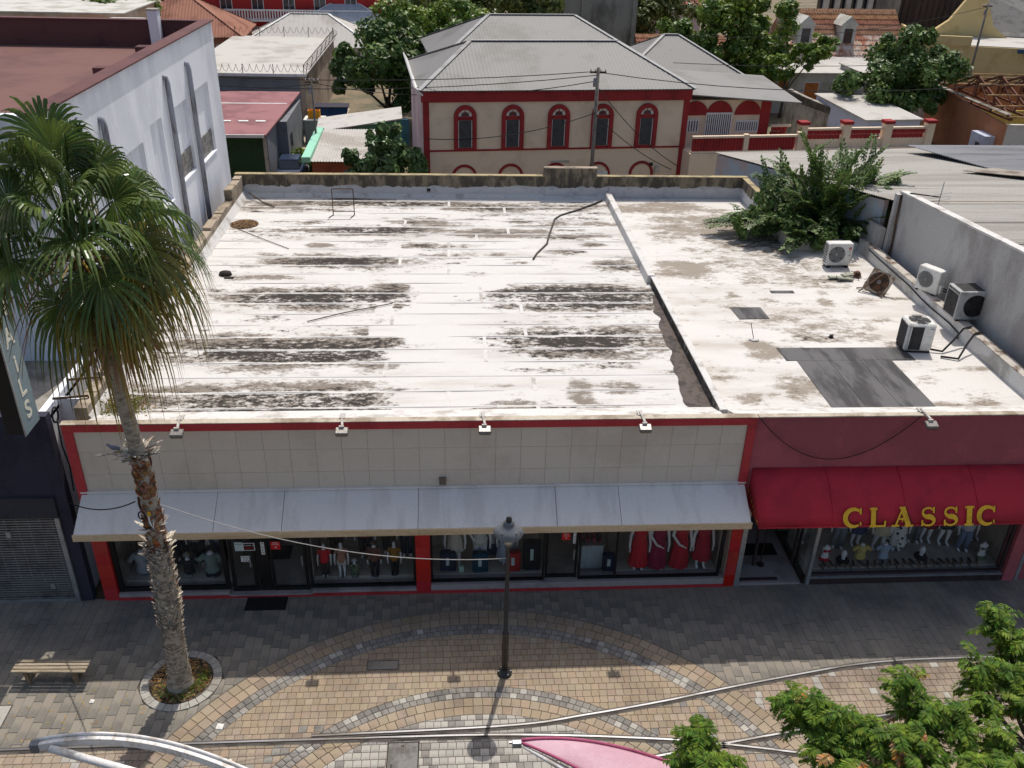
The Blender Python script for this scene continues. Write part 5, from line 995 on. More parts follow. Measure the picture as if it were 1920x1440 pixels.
# ---- white low house and ruined wall on the right
def flat_house(name, label, loc, rz, w_, d, h, wmat, rmat, wins=(), par=.15, tilt=0.0, cat='house'):
    t = thing(name, label, cat, loc, rad(rz)); walls(t, w_, d, h, wmat)
    slab_roof(t, 'roof', rmat, [(-w_/2-.15,-.2,h+.02),(w_/2+.15,-.2,h+.02),(w_/2+.15,d+.2,h+.02+tilt),(-w_/2-.15,d+.2,h+.02+tilt)], .1)
    if tilt: MB().prism([(-w_/2,0,h),(-w_/2,d,h),(-w_/2,d,h+tilt)],(w_,0,0)).build('gable_fill', wmat, t, local=True)
    for a in wins: win(t, *a)
    return t
m_lav = M('pale_lavender_wall', C(190,196,214), C(166,170,188), .4, .5); m_ruin = M('streaked_ruin_wall', C(172,164,152), C(112,106,96), .55, .6, stretch=(1,1,.6)); m_orange = M('terracotta_wall', C(176,120,88), C(158,104,76), .4, .5, bump=.12)
t = flat_house('low_white_house','low pale lavender house with a white roof behind the lattice balustrade',(32.7,65.6,0),6,4.4,8,3.4,m_lav,m_wroof,(),tilt=.3)
box('roof_stub', m_wht, t, -1.6, -1.0, -.4, -.05, 2.4, 3.0, 0, True)
t = thing('ruined_wall','grey stained freestanding ruin wall with a broken top behind the balustrade','wall',(29.6,71.6,0),rad(-66)); MB().prism([(-4.2,0,0),(4.2,0,0),(4.2,0,2.9),(3.2,0,3.1),(1,0,3.25),(-2,0,3.5),(-4.0,0,3.8),(-4.2,0,3.7)],(0,.35,0)).build('masonry', m_ruin, t, local=True); MB().prism([(4.2,.0,0),(6.0,.0,0),(6.0,.0,2.6),(5.2,0,2.4),(4.9,0,3.0),(4.2,0,3.0)],(0,.3,0)).build('broken_end', m_orange, t, local=True)
MB().prism([(-4.2,-.03,3.65),(-2,-.03,3.48),(1,-.03,3.22),(3.2,-.03,3.05),(3.2,-.03,2.6),(-4.2,-.03,3.0)],(0,.02,0)).build('black_streak', M('black_mould', C(76,70,62), C(110,102,92), .5, 1), t, local=True)
# orange house with bare trusses
oh = thing('roofless_house', 'terracotta house whose roof is only bare timber trusses at the right edge', 'house', (46.9,63.6,0), rad(-1)); m_tim = M('roof_timber', C(178,142,100), C(132,100,68), .5, 2); m_dtim = M('red_brown_truss', C(112,72,56), C(88,56,44), .4, 2)
MB().prism([(-6.8,0,0),(-6.8,12,0),(-6.8,12,4.3),(-6.8,0,3.6)],(.3,0,0)).build('side_wall', m_orange, oh, local=True); box('front_wall', M('off_white_wall', C(206,200,190), C(180,172,160), .4, .6), oh, -6.5, 7, 0, .3, 0, 3.6, 0, True); box('back_wall', m_orange, oh, -6.5, 7, 11.7, 12, 0, 4.4, 0, True); box('end_wall', m_orange, oh, 6.7, 7, .3, 11.7, 0, 4.4, 0, True); box('floor', m_render, oh, -6.5, 6.7, .3, 11.7, -.1, .1, 0, True); box('inner_wall', M('yellow_inner_wall', C(196,170,90), None, .3), oh, -6.4, 6.6, 7.0, 7.2, .1, 3.2, 0, True)
gw = box('gate_panel', M('garage_panel', C(190,184,176), None, .4), oh, -4.3, 5, -.06, -.001, .2, 2.7, 0, True); box('gate_lintel', m_trim, gw, -4.5, 5.2, -.1, -.05, 2.72, 3.0, 0, True); box('wall_cap', m_render, oh, -6.9, -6.4, -.1, 12, 4.31, 4.36, 0, True).rotation_euler = (rad(-.0),0,0)
box('door_bay', m_lav, oh, -7.6, -6.81, .6, 2.6, 0, 2.6, 0, True); box('bay_window', m_dkglass, oh, -7.61, -7.601, 1.1, 1.7, 1.4, 2.0, 0, True)
for i in range(8):
    x = -6.3+i*1.85; tr = MB().bar((x,.2,3.9),(x,11.8,3.9),.12,.14).build('truss', m_dtim, oh, local=True)
    MB().bar((x,.0,3.95),(x,6,6.0),.12,.14).build('rafter', m_dtim, tr, local=True); MB().bar((x,12,3.95),(x,6,6.0),.12,.14).build('rafter', m_dtim, tr, local=True)
    for yy, zz in ((3,5.0),(6,6.0),(9,5.0)): MB().bar((x,yy,3.95),(x,yy,zz),.09,.09).build('strut', m_dtim, tr, local=True)
    MB().bar((x,3,3.95),(x,6,5.9),.08,.08).build('brace', m_dtim, tr, local=True); MB().bar((x,9,3.95),(x,6,5.9),.08,.08).build('brace', m_dtim, tr, local=True)
for k_ in range(5): yy = .1+k_*1.45; MB().bar((-6.9,yy,4.08+yy*.345),(7,yy,4.08+yy*.345),.1,.1).build('purlin', m_tim, oh, local=True)
for k_ in range(4): yy = 12-k_*1.45; MB().bar((-6.9,yy,4.08+k_*.5),(7,yy,4.08+k_*.5),.1,.1).build('purlin', m_tim, oh, local=True)
MB().bar((1.2,-.1,4.1),(3.2,6,6.2),.14,.08).build('loose_plank', m_wht, oh, local=True); MB().bar((1.7,-.1,4.1),(3.6,6,6.2),.14,.08).build('loose_plank', m_wht, oh, local=True)
# pale houses with boarded openings
m_board_ = M('orange_boarding', C(190,118,62), C(160,96,52), .4, 1.5); m_off = M('off_white_plaster', C(196,194,186), C(168,164,152), .5, .5); m_tealp = M('teal_panel', C(96,140,160), C(80,120,140), .4, .8)
t = flat_house('boarded_house','pale plaster house with orange boarded window and door openings',(33.6,84.5,0),2,9,5,3.5,m_off,m_wroof)
for xc, z0, w_, h in ((-2.9,1.3,.9,1.6),(-.1,1.0,1.3,1.7),(2.9,.0,1.3,2.5)): f_ = box('opening_frame', m_wht, t, xc-w_/2-.1, xc+w_/2+.1, -.05, .02, z0-.1, z0+h+.1, 0, True); box('boarding', m_board_, f_, xc-w_/2, xc+w_/2, -.065, -.051, z0, z0+h, 0, True)
t = flat_house('teal_house','buff and teal painted low house left of the boarded house',(26.9,85,0),2,5,4,3.4,m_buff,m_wroof); box('teal_field', m_tealp, t, -2.3, .6, -.03, -.001, .2, 1.9, 0, True); box('teal_field', m_tealp, t, -2.4, 1.5, -.03, -.001, 2.6, 3.3, 0, True)
t = flat_house('pale_block','plain pale grey blank walled block right of the boarded house',(40.5,82,0),0,7,5,4.0,M('blank_grey_wall', C(172,172,168), C(150,148,144), .4, .5),m_wroof)
# tiled house with dormers
m_tile = M('orange_roof_tile', C(152,110,84), C(126,86,64), .5, 2, rnd=.15, bump=.3, bscale=10); m_tilew = M('whitewashed_roof_tile', C(206,186,170), C(170,110,84), .55, 1.2, rnd=.1)
th = thing('tiled_house', 'house with an orange tiled roof, white washed eaves and two dormers', 'house', (41.0,95,0), rad(4)); walls(th, 12, 8, 3.2, m_off)
def tiled(par, A, B, Cc, D, mat_lo, mat_hi, rows=10):
    A, B, Cc, D = map(Vector,(A,B,Cc,D))
    for j in range(rows):
        a0 = A.lerp(D, j/rows); b0 = B.lerp(Cc, j/rows); a1 = A.lerp(D, (j+1.15)/rows); b1 = B.lerp(Cc, (j+1.15)/rows); mb = MB()
        n_ = int((b0-a0).length/.3*4); vs = []; up = Vector((0,0,1))
        for i in range(n_+1): o_ = .05*math.sin(i*math.pi/2); vs += [a0.lerp(b0,i/n_)+up*(.09+o_), a1.lerp(b1,i/n_)+up*(.02+o_)]
        mb.add(vs, [(2*i,2*i+2,2*i+3,2*i+1) for i in range(n_)]); tag(mb.build('tile_course', mat_lo if j < rows*.42 else mat_hi, par, local=True), kind='stuff')
rt_ = MB().prism([(-6.3,-.6,3.1),(-6.3,8.6,3.1),(-6.3,4,7.6)],(12.6,0,0)).build('roof', m_tilew, th, local=True); tiled(rt_, (-6.4,-.7,3.15),(6.4,-.7,3.15),(6.4,4,7.6),(-6.4,4,7.6), m_tilew, m_tile)
for xc in (-4.6,0): dm = box('dormer', m_off, th, xc-.8, xc+.8, .9, 3.2, 4.3, 6.4, 0, True); MB().prism([(xc-1,.8,6.4),(xc+1,.8,6.4),(xc,.8,7.3)],(0,2.6,0)).build('dormer_gable', m_off, dm, local=True); box('dormer_window', m_dkglass, dm, xc-.45, xc+.45, .86, .899, 4.7, 6.1, 0, True)
t = thing('shed_roofs','cluster shed with white lean-to sheets in front of the tiled house','shed',(41.5,89,0),rad(-6)); walls(t, 9, 4, 2.6, m_off); slab_roof(t,'lean_to_roof',m_wroof,[(-5,-.6,2.7),(5.5,-.6,2.7),(5.2,4.3,3.6),(-4.8,4.3,3.6)]); slab_roof(t,'lean_to_roof',m_zinc,[(-1,-1.8,2.9),(6,-1.8,2.5),(6,1.0,3.2),(-1,1,3.4)])
# yellow building with a curved gable
yb = thing('yellow_gable_building', 'yellow building with a curved gable and flat white roof at the upper right', 'building', (56.5,92,0), rad(-14)); m_yel2 = M('yellow_wall_paint', C(206,184,132), C(190,166,114), .4, .5)
walls(yb, 20, 9, 5.0, m_yel2); slab_roof(yb,'flat_roof',m_wroof,[(-9.8,.2,5.02),(9.8,.2,5.02),(9.8,9,5.02),(-9.8,9,5.02)],.06); box('parapet', m_yel2, yb, -10, -4, -.15, .25, 5.0, 5.9, 0, True); box('fascia', M('blue_fascia', C(70,96,124), None, .3), yb, .5, 10, -.5, -.2, 4.6, 5.0, 0, True); box('flank', m_yel2, yb, -10.3, -10.01, -.5, 4, 0, 6.4, 0, True); win(yb, -8.3, 2.2, .9, 1.5)
gp = [(-5.8,0),(-3.6,.5),(-2.2,1.6),(-1.0,3.6),(-.2,5.0),(.6,5.0),(1.2,3.8),(2.4,1.2),(3.6,.4),(4.2,0)]
MB().prism([(x-2.5,7.5,5.0+z) for x, z in gp],(0,.7,0)).build('curved_gable', m_yel2, yb, local=True); MB().prism([(-1.5,8.3,5.0),(10,8.3,5.0),(10,14,7.8),(-1.5,14,9.5)],(0,0,.2)).build('rear_roof', M('grey_shingle', C(120,118,114), C(100,98,94), .4, 1), yb, local=True); box('rear_wall', m_yel2, yb, -5, 10, 8.21, 14, 0, 4.99, 0, True)
for x in (3.2,5.3): u_ = box('cooling_unit', m_ac, yb, x-.5, x+.5, -.6, -.15, 3.4, 4.2, .03, True); f_ = MB(); f_.mx = Matrix.Translation((x-.08,-.61,3.8)) @ Matrix.Rotation(rad(90),4,'X'); f_.lathe([(.3,0),(.3,.01)],14); f_.build('unit_fan', m_acd, u_, local=True)
# far blocks along the top
m_conc = M('streaked_grey_concrete', C(150,146,138), C(108,104,98), .55, .35, stretch=(1,1,.5)); m_redb = M('red_house_wall', C(176,52,48), C(158,46,44), .4, .5); m_rustr = M('rusty_brown_roof', C(160,112,92), C(130,86,70), .5, .4); m_bluer = M('pale_blue_grey_roof', C(168,176,184), C(148,156,164), .4, .4)
t = flat_house('concrete_block','streaked grey concrete block rising behind the hipped roofs',(13.3,96,0),2,11,10,11.5,m_conc,m_conc); 
for i in range(3): box('pilaster', m_conc, t, -5.45+i*5.2, -5.05+i*5.2, -.25, -.001, 0, 11.5, 0, True)
t = thing('columned_block','tall block with white columns and brown slatted screen at the upper right','building',(54,112,0),rad(-6)); box('wall', M('dark_brown_screen', C(92,80,76), C(70,62,60), .4, .6, stretch=(6,1,.3)), t, -6, 22, 1, 9, 0, 16, 0, True)
for i in range(5): box('column', m_off, t, -9.5+i*1.3, -8.9+i*1.3, 0, .6, 0, 16, 0, True)
box('blank_pier', m_conc, t, -3.4, -.6, -.3, 1, 0, 16, 0, True); box('glazed_wall', m_dkglass, t, -10, -4, .8, 1.2, 0, 16, 0, True)
for i in range(30): box('screen_slat', m_bronze, t, .2+i*.7, .45+i*.7, .85, .999, 4.5, 16, 0, True)
t = thing('red_balcony_house','red house with a long white balustrade along the top left','house',(-19,112,0),rad(3)); walls(t, 26, 10, 11, m_redb); bl_ = box('balcony', m_wht, t, -13, 10, -1.6, -.01, 4.0, 4.2, 0, True); box('handrail', m_wht, bl_, -13, 10, -1.6, -1.4, 5.15, 5.3, 0, True)
for i in range(75): box('baluster', m_wht, bl_, -12.9+i*.305, -12.76+i*.305, -1.55, -1.45, 4.201, 5.149, 0, True)
for x in (-10,-6.5,-3,.5,4,7.5): win(t, x, 5.0, 1.2, 2.2); win(t, x, 1.2, 1.1, 2.0)
t = thing('brown_roof_house','rusty brown hipped roof house at the top left','house',(-26.5,93.5,0),rad(4)); walls(t, 12, 9, 4.6, m_rustr); hip(t, 12, 9, 4.6, 3.2, m_rustr, .5, 5.5, .3, .03, m_rustr); win(t, 4.2, 2.2, .9, 1.6)
t = thing('white_hip_house','white hipped roof just behind the maroon roof','house',(-25,72,0),rad(2)); walls(t, 10, 9, 6.2, m_wht); hip(t, 10, 9, 6.2, 2.0, m_wroof, .4, 4.2, .5, .01, m_wht)
t = thing('cream_hip_house','cream hipped roof house behind the barbed wire roof','house',(-14.8,98,0),rad(2)); walls(t, 13, 10, 3.2, m_wht); hip(t, 13, 10, 3.2, 2.6, m_wroof, .5, 5.0, .5, .012, m_wht); win(t, 4.5, .5, 1.8, 2.2)
t = thing('blue_roof_house','pale blue grey hipped roof behind the cream hipped roof','house',(-12.0,108,0),rad(2)); walls(t, 12, 9, 3.6, m_off); hip(t, 12, 9, 3.6, 2.3, m_bluer, .5, 5, .4, .015, m_wht); box('cooling_unit', m_ac, t, 1.2, 2.1, -.6, -.1, 2.6, 3.3, 0, True)
t = flat_house('pink_trim_shed','low white and pink sheds left of the big tree',(-5.0,99,0),-8,5,9,3.2,m_pinkw,m_wroof,tilt=.8)
t = flat_house('tan_block','tan rendered block along the top left edge',(-36,84,0),0,16,10,7.6,M('tan_render', C(190,160,132), C(206,190,170), .5, .3),m_off)
t = flat_house('grey_roof_hut','small pale hut on the skyline left of the white hipped roof',(-29.5,78,0),0,5,4,7.0,m_pinkw,m_wroof)
t = thing('tower_house','pink tiled roof house behind the trees at the top','house',(27,125,0),rad(0)); walls(t, 12, 9, 5, m_pinkw); rt_ = MB().prism([(-6.5,-.6,5),(-6.5,9.6,5),(-6.5,4.5,10)],(13,0,0)).build('roof', M('pink_roof_tile', C(196,130,120), C(170,104,96), .4, 2), t, local=True); tiled(rt_,(-6.6,-.7,5.05),(6.6,-.7,5.05),(6.6,4.5,10),(-6.6,4.5,10),M('pink_roof_tile',C(1)),M('pink_roof_tile',C(1)),8); dm = box('dormer', m_off, t, -3, -1.2, 0, 2.5, 6, 8, 0, True); box('dormer_window', m_dkglass, dm, -2.6,-1.6,-.05,-.001,6.4,7.7,0,True)
t = thing('orange_tile_wing','low orange tiled wing behind the pyramid roof','house',(24.5,98,0),rad(0)); walls(t, 9, 5, 2.6, m_off); rt_ = MB().prism([(-4.8,-.4,2.6),(-4.8,5.4,2.6),(-4.8,2.5,4.6)],(9.6,0,0)).build('roof', m_tile, t, local=True); tiled(rt_,(-4.9,-.5,2.65),(4.9,-.5,2.65),(4.9,2.5,4.6),(-4.9,2.5,4.6),m_tile,m_tile,6)
# warehouse with barbed wire, pink roofed shed with green front
t = thing('barbed_wire_warehouse','grey walled warehouse with flat white roof edged in barbed wire','warehouse',(-14.9,74,0),0); m_gry = M('mid_grey_wall', C(128,130,136), C(112,114,118), .4, .5); box('wall', m_gry, t, -6, 2.99, 0, 20, -.1, 4.5, 0, True)
slab_roof(t,'roof',m_wroof,[(-6.2,-.3,4.6),(3.6,-.3,4.6),(3.6,20,4.6),(-6.2,20,4.6)],.1); box('side_wall', M('stained_concrete_wall', C(172,156,140), C(130,116,104), .55, .5), t, 3.0, 3.4, 0, 20, -.1, 4.55, 0, True); box('front_fascia', m_wht, t, -6.2, 3.6, -.4, -.31, 4.5, 4.72, 0, True)
for i in range(5): MB().bar((-6+i*2.35,-.2,4.7),(-6+i*2.35,-.2,5.4),.05).build('wire_post', m_rust, t, local=True); MB().bar((-6+i*2.35,19.8,4.7),(-6+i*2.35,19.8,5.6),.05).build('wire_post', m_rust, t, local=True)
for i in range(7): MB().bar((3.5,.2+i*3,4.7),(3.7,.2+i*3,5.5),.05).build('wire_post', m_rust, t, local=True)
def coilwire(a, b_, r, turns):
    a = Vector(a); b_ = Vector(b_); d = (b_-a).normalized(); u = Vector((0,0,1)); v = d.cross(u); return [a.lerp(b_, i/(turns*8))+(u*math.cos(i*.785)+v*math.sin(i*.785))*r for i in range(turns*8+1)]
for a, b_, n_ in (((-6,-.2,5.1),(3.5,-.2,5.1),18),((3.6,0,5.2),(3.6,19.8,5.2),30),((-6,19.8,5.3),(3.5,19.8,5.3),16)): MB().tube(coilwire(a,b_,.28,n_),.018,3,False).build('razor_wire', m_rust, t, local=True)
t = thing('pink_roof_shed','shed with a faded pink roof and dark green front','shed',(-15.2,59.5,0),rad(1)); m_pink = M('faded_pink_roof', C(150,104,104), C(128,86,88), .5, .4, fine=.08); m_grn = M('dark_green_shutter', C(46,72,44), C(38,60,38), .3, 1)
walls(t, 6.4, 11.5, 3.2, m_gry); slab_roof(t,'roof',m_pink,[(-3.4,-.4,3.3),(3.2,-.4,3.3),(3.9,11.8,3.7),(-3.4,11.8,3.7)],.12); box('white_edge', m_wht, t, -3.3, 3.1, -.5, -.41, 3.25, 3.45, 0, True); box('green_front', m_grn, t, -3.2, 2.9, -.09, -.001, .6, 3.15, 0, True); box('front_post', m_alu, t, 2.92, 3.15, -.1, .1, 0, 3.2, 0, True)
for i in range(5): slab_roof(t,'roof_patch',m_wht,[(-2.6+i*1.15,2.8,3.56),(-1.9+i*1.15,2.8,3.56),(-1.95+i*1.15,3.1,3.57),(-2.55+i*1.15,3.1,3.57)],.01)
slab_roof(t,'roof_seam',m_wht,[(-3.3,7.9,3.7),(3.4,7.9,3.7),(3.4,8.05,3.71),(-3.3,8.05,3.71)],.01); box('side_annex', m_gry, t, 3.21, 3.9, 4, 11.5, 0, 3.3, 0, True); box('annex_window', m_dkglass, t, 3.91, 3.93, 5, 6, 1.2, 2.2, 0, True)
# mint shed
t = thing('mint_shed','small mint green shed with white corrugated roof in the yard','shed',(-7.0,56.0,0),rad(1)); m_mint = M('mint_paint', C(150,206,180), C(130,186,162), .3, .6); walls(t, 3.4, 7.5, 2.5, M('brick_orange_wall', C(150,84,60), C(128,70,52), .4, 1)); mb = MB(); corr(mb,(-1.9,-.2,2.62),(1.9,-.2,2.62),(1.9,7.7,2.8),(-1.9,7.7,2.8),.18,.025); mb.build('corrugated_roof', m_wroof, t, local=True); box('mint_gutter', m_mint, t, -2.3, -1.75, -.2, 7.6, 2.55, 2.9, .03, True); box('mint_wall', m_mint, t, -2.3, -1.72, 7.61, 7.8, 0, 2.9, 0, True)
t = thing('lean_to_shed','grey tilted roof with green fascia behind the mint shed','shed',(-6.6,65.2,0),rad(4)); walls(t, 5.8, 3, 2.2, m_mint); slab_roof(t,'roof',M('pale_sheet_roof', C(190,186,180), C(168,162,156), .4, .6),[(-3.0,-.3,2.3),(3.1,-.3,3.2),(3.1,3.2,3.3),(-3.0,3.2,2.5)],.08); MB().prism([(-2.9,-.12,1.6),(3.0,-.12,1.6),(3.0,-.12,3.1),(-2.9,-.12,2.2)],(0,.1,0)).build('green_fascia', M('sea_green_board', C(96,150,128), C(80,130,110), .3, 1), t, local=True)
t = thing('blue_yard_wall','blue painted yard wall behind the tilted roof','wall',(-6.3,70.5,0),rad(2)); box('wall_panel', M('steel_blue_wall', C(76,112,140), C(62,92,118), .4, .8), t, -3.2, 3.0, 0, .2, 0, 2.0, 0, True); box('board', m_board, t, -2.6, -1.2, -.05, -.001, .1, .9, 0, True)
# yard things
gsl = MB(); gsl.poly([(-12.4,58,-.03),(-9,58,-.03),(-9.2,84,-.03),(-11.8,84,-.03)]); tag(gsl.build('yard_slab', M('yard_concrete', C(182,168,146), C(150,138,120), .5, .6)), kind='structure')
t = thing('rubbish_skip','blue metal skip standing in the back yard','skip',(-10.6,77.5,0),rad(2)); mb = MB(); mb.prism([(-1.6,0,0.15),(1.6,0,.15),(1.9,0,1.35),(-1.9,0,1.35)],(0,1.6,0)); mb.build('skip_body', M('blue_skip_paint', C(44,84,138), C(36,66,108), .4, 1), t, local=True); box('rim', m_navy, t, -1.95, 1.95, -.06, 1.66, 1.351, 1.43, 0, True)
for x in (-1.2,1.2): box('skid', m_blackf, t, x-.1, x+.1, .1, 1.5, 0, .15, 0, True)
t = thing('water_tank','grey box tank with a lid beside the blue skip','tank',(-10.6,70.8,0)); box('tank_body', m_gry, t, -.75,.75,0,1.4,0,1.75,.05,True); box('tank_lid', m_wht, t, -.8,.8,-.05,1.45,1.751,1.85,.02,True)
t = thing('plastic_crate','orange plastic crate standing on the grey tank','crate',(-10.6,71.4,1.85)); cr = M('orange_plastic', C(226,150,40), C(206,130,34), .3, 1); box('crate_base', cr, t, -.45,.45,-.3,.3,0,.08,0,True)
for a in ((-.45,.45,-.3,-.26),(-.45,.45,.26,.3),(-.45,-.41,-.26,.26),(.41,.45,-.26,.26)): box('crate_side', cr, t, *a, .081, .6, 0, True)
t = thing('wheelbarrow','blue wheelbarrow tipped against a plank by the tank','wheelbarrow',(-12.0,70.0,0)); MB().prism([(-.5,-.4,.1),(.5,-.4,.1),(.4,.3,.5),(-.4,.3,.5)],(0,.05,.3)).build('tray', M('blue_tray', C(60,110,160), None, .3), t, local=True); MB().bar((-.2,.5,0),(-.9,.2,3.2),.28,.08).build('plank', m_dtim, t, local=True)
for s in (-1,1): MB().tube([(s*.35,-.4,.2),(s*.4,-1.2,.5)],.04,6).build('handle', m_rust, t, local=True)
t = thing('parked_car','dark blue car showing its roof above the back parapet','car',(-10.9,61.2,0),rad(92))
m_car = M('dark_blue_car_paint', C(40,52,76), C(34,44,64), .2, 1, rough=.25, spec=.6, bump=0); mb = MB(); mb.prism([(-2.1,-.85,.35),(2.1,-.85,.35),(2.15,-.85,.85),(1.3,-.85,.98),(-1.5,-.85,1.0),(-2.1,-.85,.9)],(0,1.7,0)); mb.build('body', m_car, t, local=True, bevel=.08); MB().prism([(-1.4,-.72,1.0),(1.15,-.72,.98),(.55,-.66,1.48),(-.95,-.66,1.5)],(0,1.4,0)).build('cabin', m_dkglass, t, local=True, bevel=.05); box('roof_panel', m_car, t, -.9, .5, -.62, .66, 1.5, 1.55, .03, True)
for sx_ in (-1.3,1.35):
    for sy in (-.88,.88): f_ = MB(); f_.mx = Matrix.Translation((sx_,sy,.32)) @ Matrix.Rotation(rad(90),4,'X'); f_.lathe([(.32,-.1),(.32,.1)],16); wh = f_.build('wheel', m_blackf, t, local=True); f_ = MB(); f_.mx = Matrix.Translation((sx_,sy*1.12,.32)) @ Matrix.Rotation(rad(90),4,'X'); f_.lathe([(.19,-.02),(.19,.02)],12); f_.build('rim', m_alu, wh, local=True)
# utility poles and wires
m_pole = M('grey_timber_pole', C(122,116,108), C(98,92,86), .4, 2)
def upole(label, x, y, h, r=.13):
    t = thing('utility_pole', label, 'pole', (x,y,0)); MB().lathe([(r,0),(r*.7,h)],10).build('shaft', m_pole, t, True, True); MB().bar((-.45,0,h-.25),(.45,0,h-.25),.09,.1).build('cross_arm', m_rust, t, local=True)
    for s in (-.4,-.15,.15,.4): MB().lathe([(.03,h-.2),(.045,h-.12),(.02,h-.04)],8,(s,0,0)).build('insulator', m_wht, t, True, True)
    MB().lathe([(.09,h-1.0),(.09,h-.55)],8,(-.16,-.05,0)).build('transformer_can', m_pipe, t, True, True)
upole('grey utility pole in front of the arched house', 8.0, 50.5, 9.3); upole('thin utility pole among the yard sheds', -9.2, 62, 6.5, .09); upole('utility pole in front of the yellow gable building', 50.5, 88, 9.5)
WI = [((8,50.5,9.1),(-30,58,8.5),1.0),((8,50.5,8.9),(-30,59,8.1),1.3),((8,50.5,9.05),(40,52,9.6),1.2),((8,50.5,8.6),(-9.2,62,6.2),.8),((8,50.4,6.8),(13.4,53.6,2.9),.3),((8.1,50.4,8.2),(13.8,53.6,3.1),.4),((-9.2,62,6.1),(-30,66,5),.5),((50.5,88,9.2),(20,80,7.2),1.0),((8,50.4,6.9),(-1.5,52,5.0),.5),((17,71,6.4),(42,75,6.2),.3)]
WL = ['highest wire running left from the pole before the arched house','second wire running left just below the highest one','wire running right from the pole before the arched house','wire from the arched house pole down to the thin yard pole','wire dropping from pole mid height to the arched house wall','steep wire dropping from pole top to the right end of the arched house','wire running left from the thin yard pole','wire running left from the pole by the yellow gable building','wire crossing the arched windows to the left house corner','pale straight wire in front of the big bright tree']
for i, (a, b_, s) in enumerate(WI): tag(MB().tube(catenary(a,b_,s),.022,4).build('overhead_wire', m_cable), WL[i], 'wire', 'overhead wires behind the shop')
# ================================================================== vegetation
def leaf_mat(name, c1, c2, dry=None, rough=.45, trans=.25, rnd=.25, scale=.5):
    k = N(name); n = k.noise(k.pos(), scale, 4, .6); col = k.mix(k.ramp(n,.35,.65), c1, c2)
    if dry: 
        a = k.n('ShaderNodeAttribute', attribute_name='dry').outputs['Fac']; col = k.mix(k.ramp(a,.15,.55), col, dry[0]); col = k.mix(k.ramp(a,.55,1.0), col, dry[1])
    ge = k.n('ShaderNodeNewGeometry'); hs = k.n('ShaderNodeHueSaturation'); r_ = ge.outputs['Random Per Island']
    k.l(k.math('ADD', k.math('MULTIPLY', r_, rnd*2), 1-rnd), hs.inputs['Value']); k.l(k.math('ADD', k.math('MULTIPLY', k.math('FRACT', k.math('MULTIPLY', r_, 13.1)), .05), .475), hs.inputs['Hue']); k.l(col, hs.inputs['Color'])
    k.l(hs.outputs[0], k.b.inputs['Base Color']); k.b.inputs['Roughness'].default_value = rough; k.b.inputs['Specular IOR Level'].default_value = .4
    tr = k.n('ShaderNodeBsdfTranslucent'); k.l(hs.outputs[0], tr.inputs[0]); mx = k.n('ShaderNodeMixShader'); mx.inputs[0].default_value = trans; k.l(k.b.outputs[0], mx.inputs[1]); k.l(tr.outputs[0], mx.inputs[2]); k.l(mx.outputs[0], k.out.inputs[0])
    return k.m
m_palm = leaf_mat('palm_frond', C(106,122,58), C(74,94,46), (C(160,134,62), C(156,114,76)), .26, .3, .25, 1.5)
m_trunk = M('palm_trunk_fibre', C(180,168,150), C(138,125,110), .5, 5, stretch=(1,1,2.5), bump=.8, bscale=26, dist=.04); m_boot = M('palm_leaf_base', C(208,199,184), C(160,142,122), .55, 6, rnd=.25); m_bootr = M('red_brown_leaf_base', C(164,118,86), C(96,66,48), .5, 6, rnd=.25)
PX, PY = -6.85, 16.34
pt = thing('palm_tree', 'tall fan palm with shaggy trunk rising from the round planter on the left', 'palm tree', (PX,PY,0))
def ptx(z): return PX + .18*math.sin(z*.28) - max(0,z-6.5)*.035
prof = [(.0,.36),(.12,.31),(.5,.265),(1.2,.24),(2.0,.235),(2.8,.25),(4.2,.22),(5.0,.19),(6.6,.185),(6.95,.17),(7.2,.155),(8.5,.15),(10.0,.15),(11.2,.14)]
tk = MB().tube([(ptx(z),PY,z) for z, r in prof],[r for z, r in prof],20).build('trunk', m_trunk, pt, True)
def boots(name, mat, z0, z1, n, ln, wd, flare, up):
    mb = MB()
    for i in range(n):
        z = U(z0,z1); a = i*2.39996+U(-.3,.3); r = .16
        for (za,ra),(zb,rb_) in zip(prof, prof[1:]):
            if za <= z <= zb: r = ra+(rb_-ra)*(z-za)/(zb-za)
        o_ = Vector((ptx(z),PY,z)); d = Vector((math.cos(a),math.sin(a),0)); s_ = Vector((-math.sin(a),math.cos(a),0)); L = ln*U(.6,1.3); w_ = wd*U(.6,1.3); fl = flare*U(.3,1.6); u_ = up*U(.5,1)
        p0 = o_+d*(r-.02); p1 = o_+d*(r+fl*.5)+Vector((0,0,L*.55*u_)); p2 = o_+d*(r+fl)+Vector((0,0,L*u_))+s_*U(-.03,.03)
        mb.add([p0-s_*w_,p0+s_*w_,p1+s_*w_*.8,p1-s_*w_*.8,p2+s_*w_*.35,p2-s_*w_*.35, p1+d*.02],[(0,1,6),(1,2,6),(2,3,6),(3,0,6),(3,2,4,5)])
    tag(mb.build(name, mat, tk), kind='stuff')
boots('leaf_bases', m_boot, 1.9, 4.5, 620, .17, .035, .07, .9); boots('fibre_flakes', m_trunk, .25, 2.2, 420, .1, .018, .02, .9); boots('red_leaf_bases', m_bootr, 4.3, 6.8, 260, .22, .06, .035, 1)
boots('leaf_ruff', m_boot, 6.75, 7.0, 60, .3, .05, .24, .5); boots('leaf_ruff', m_boot, 4.9, 5.15, 16, .26, .05, .2, .8); boots('leaf_ruff', m_boot, 4.2, 4.6, 50, .22, .05, .14, .8); boots('fibre_flakes', m_bootr, 9.3, 11.3, 240, .3, .06, .1, .9)
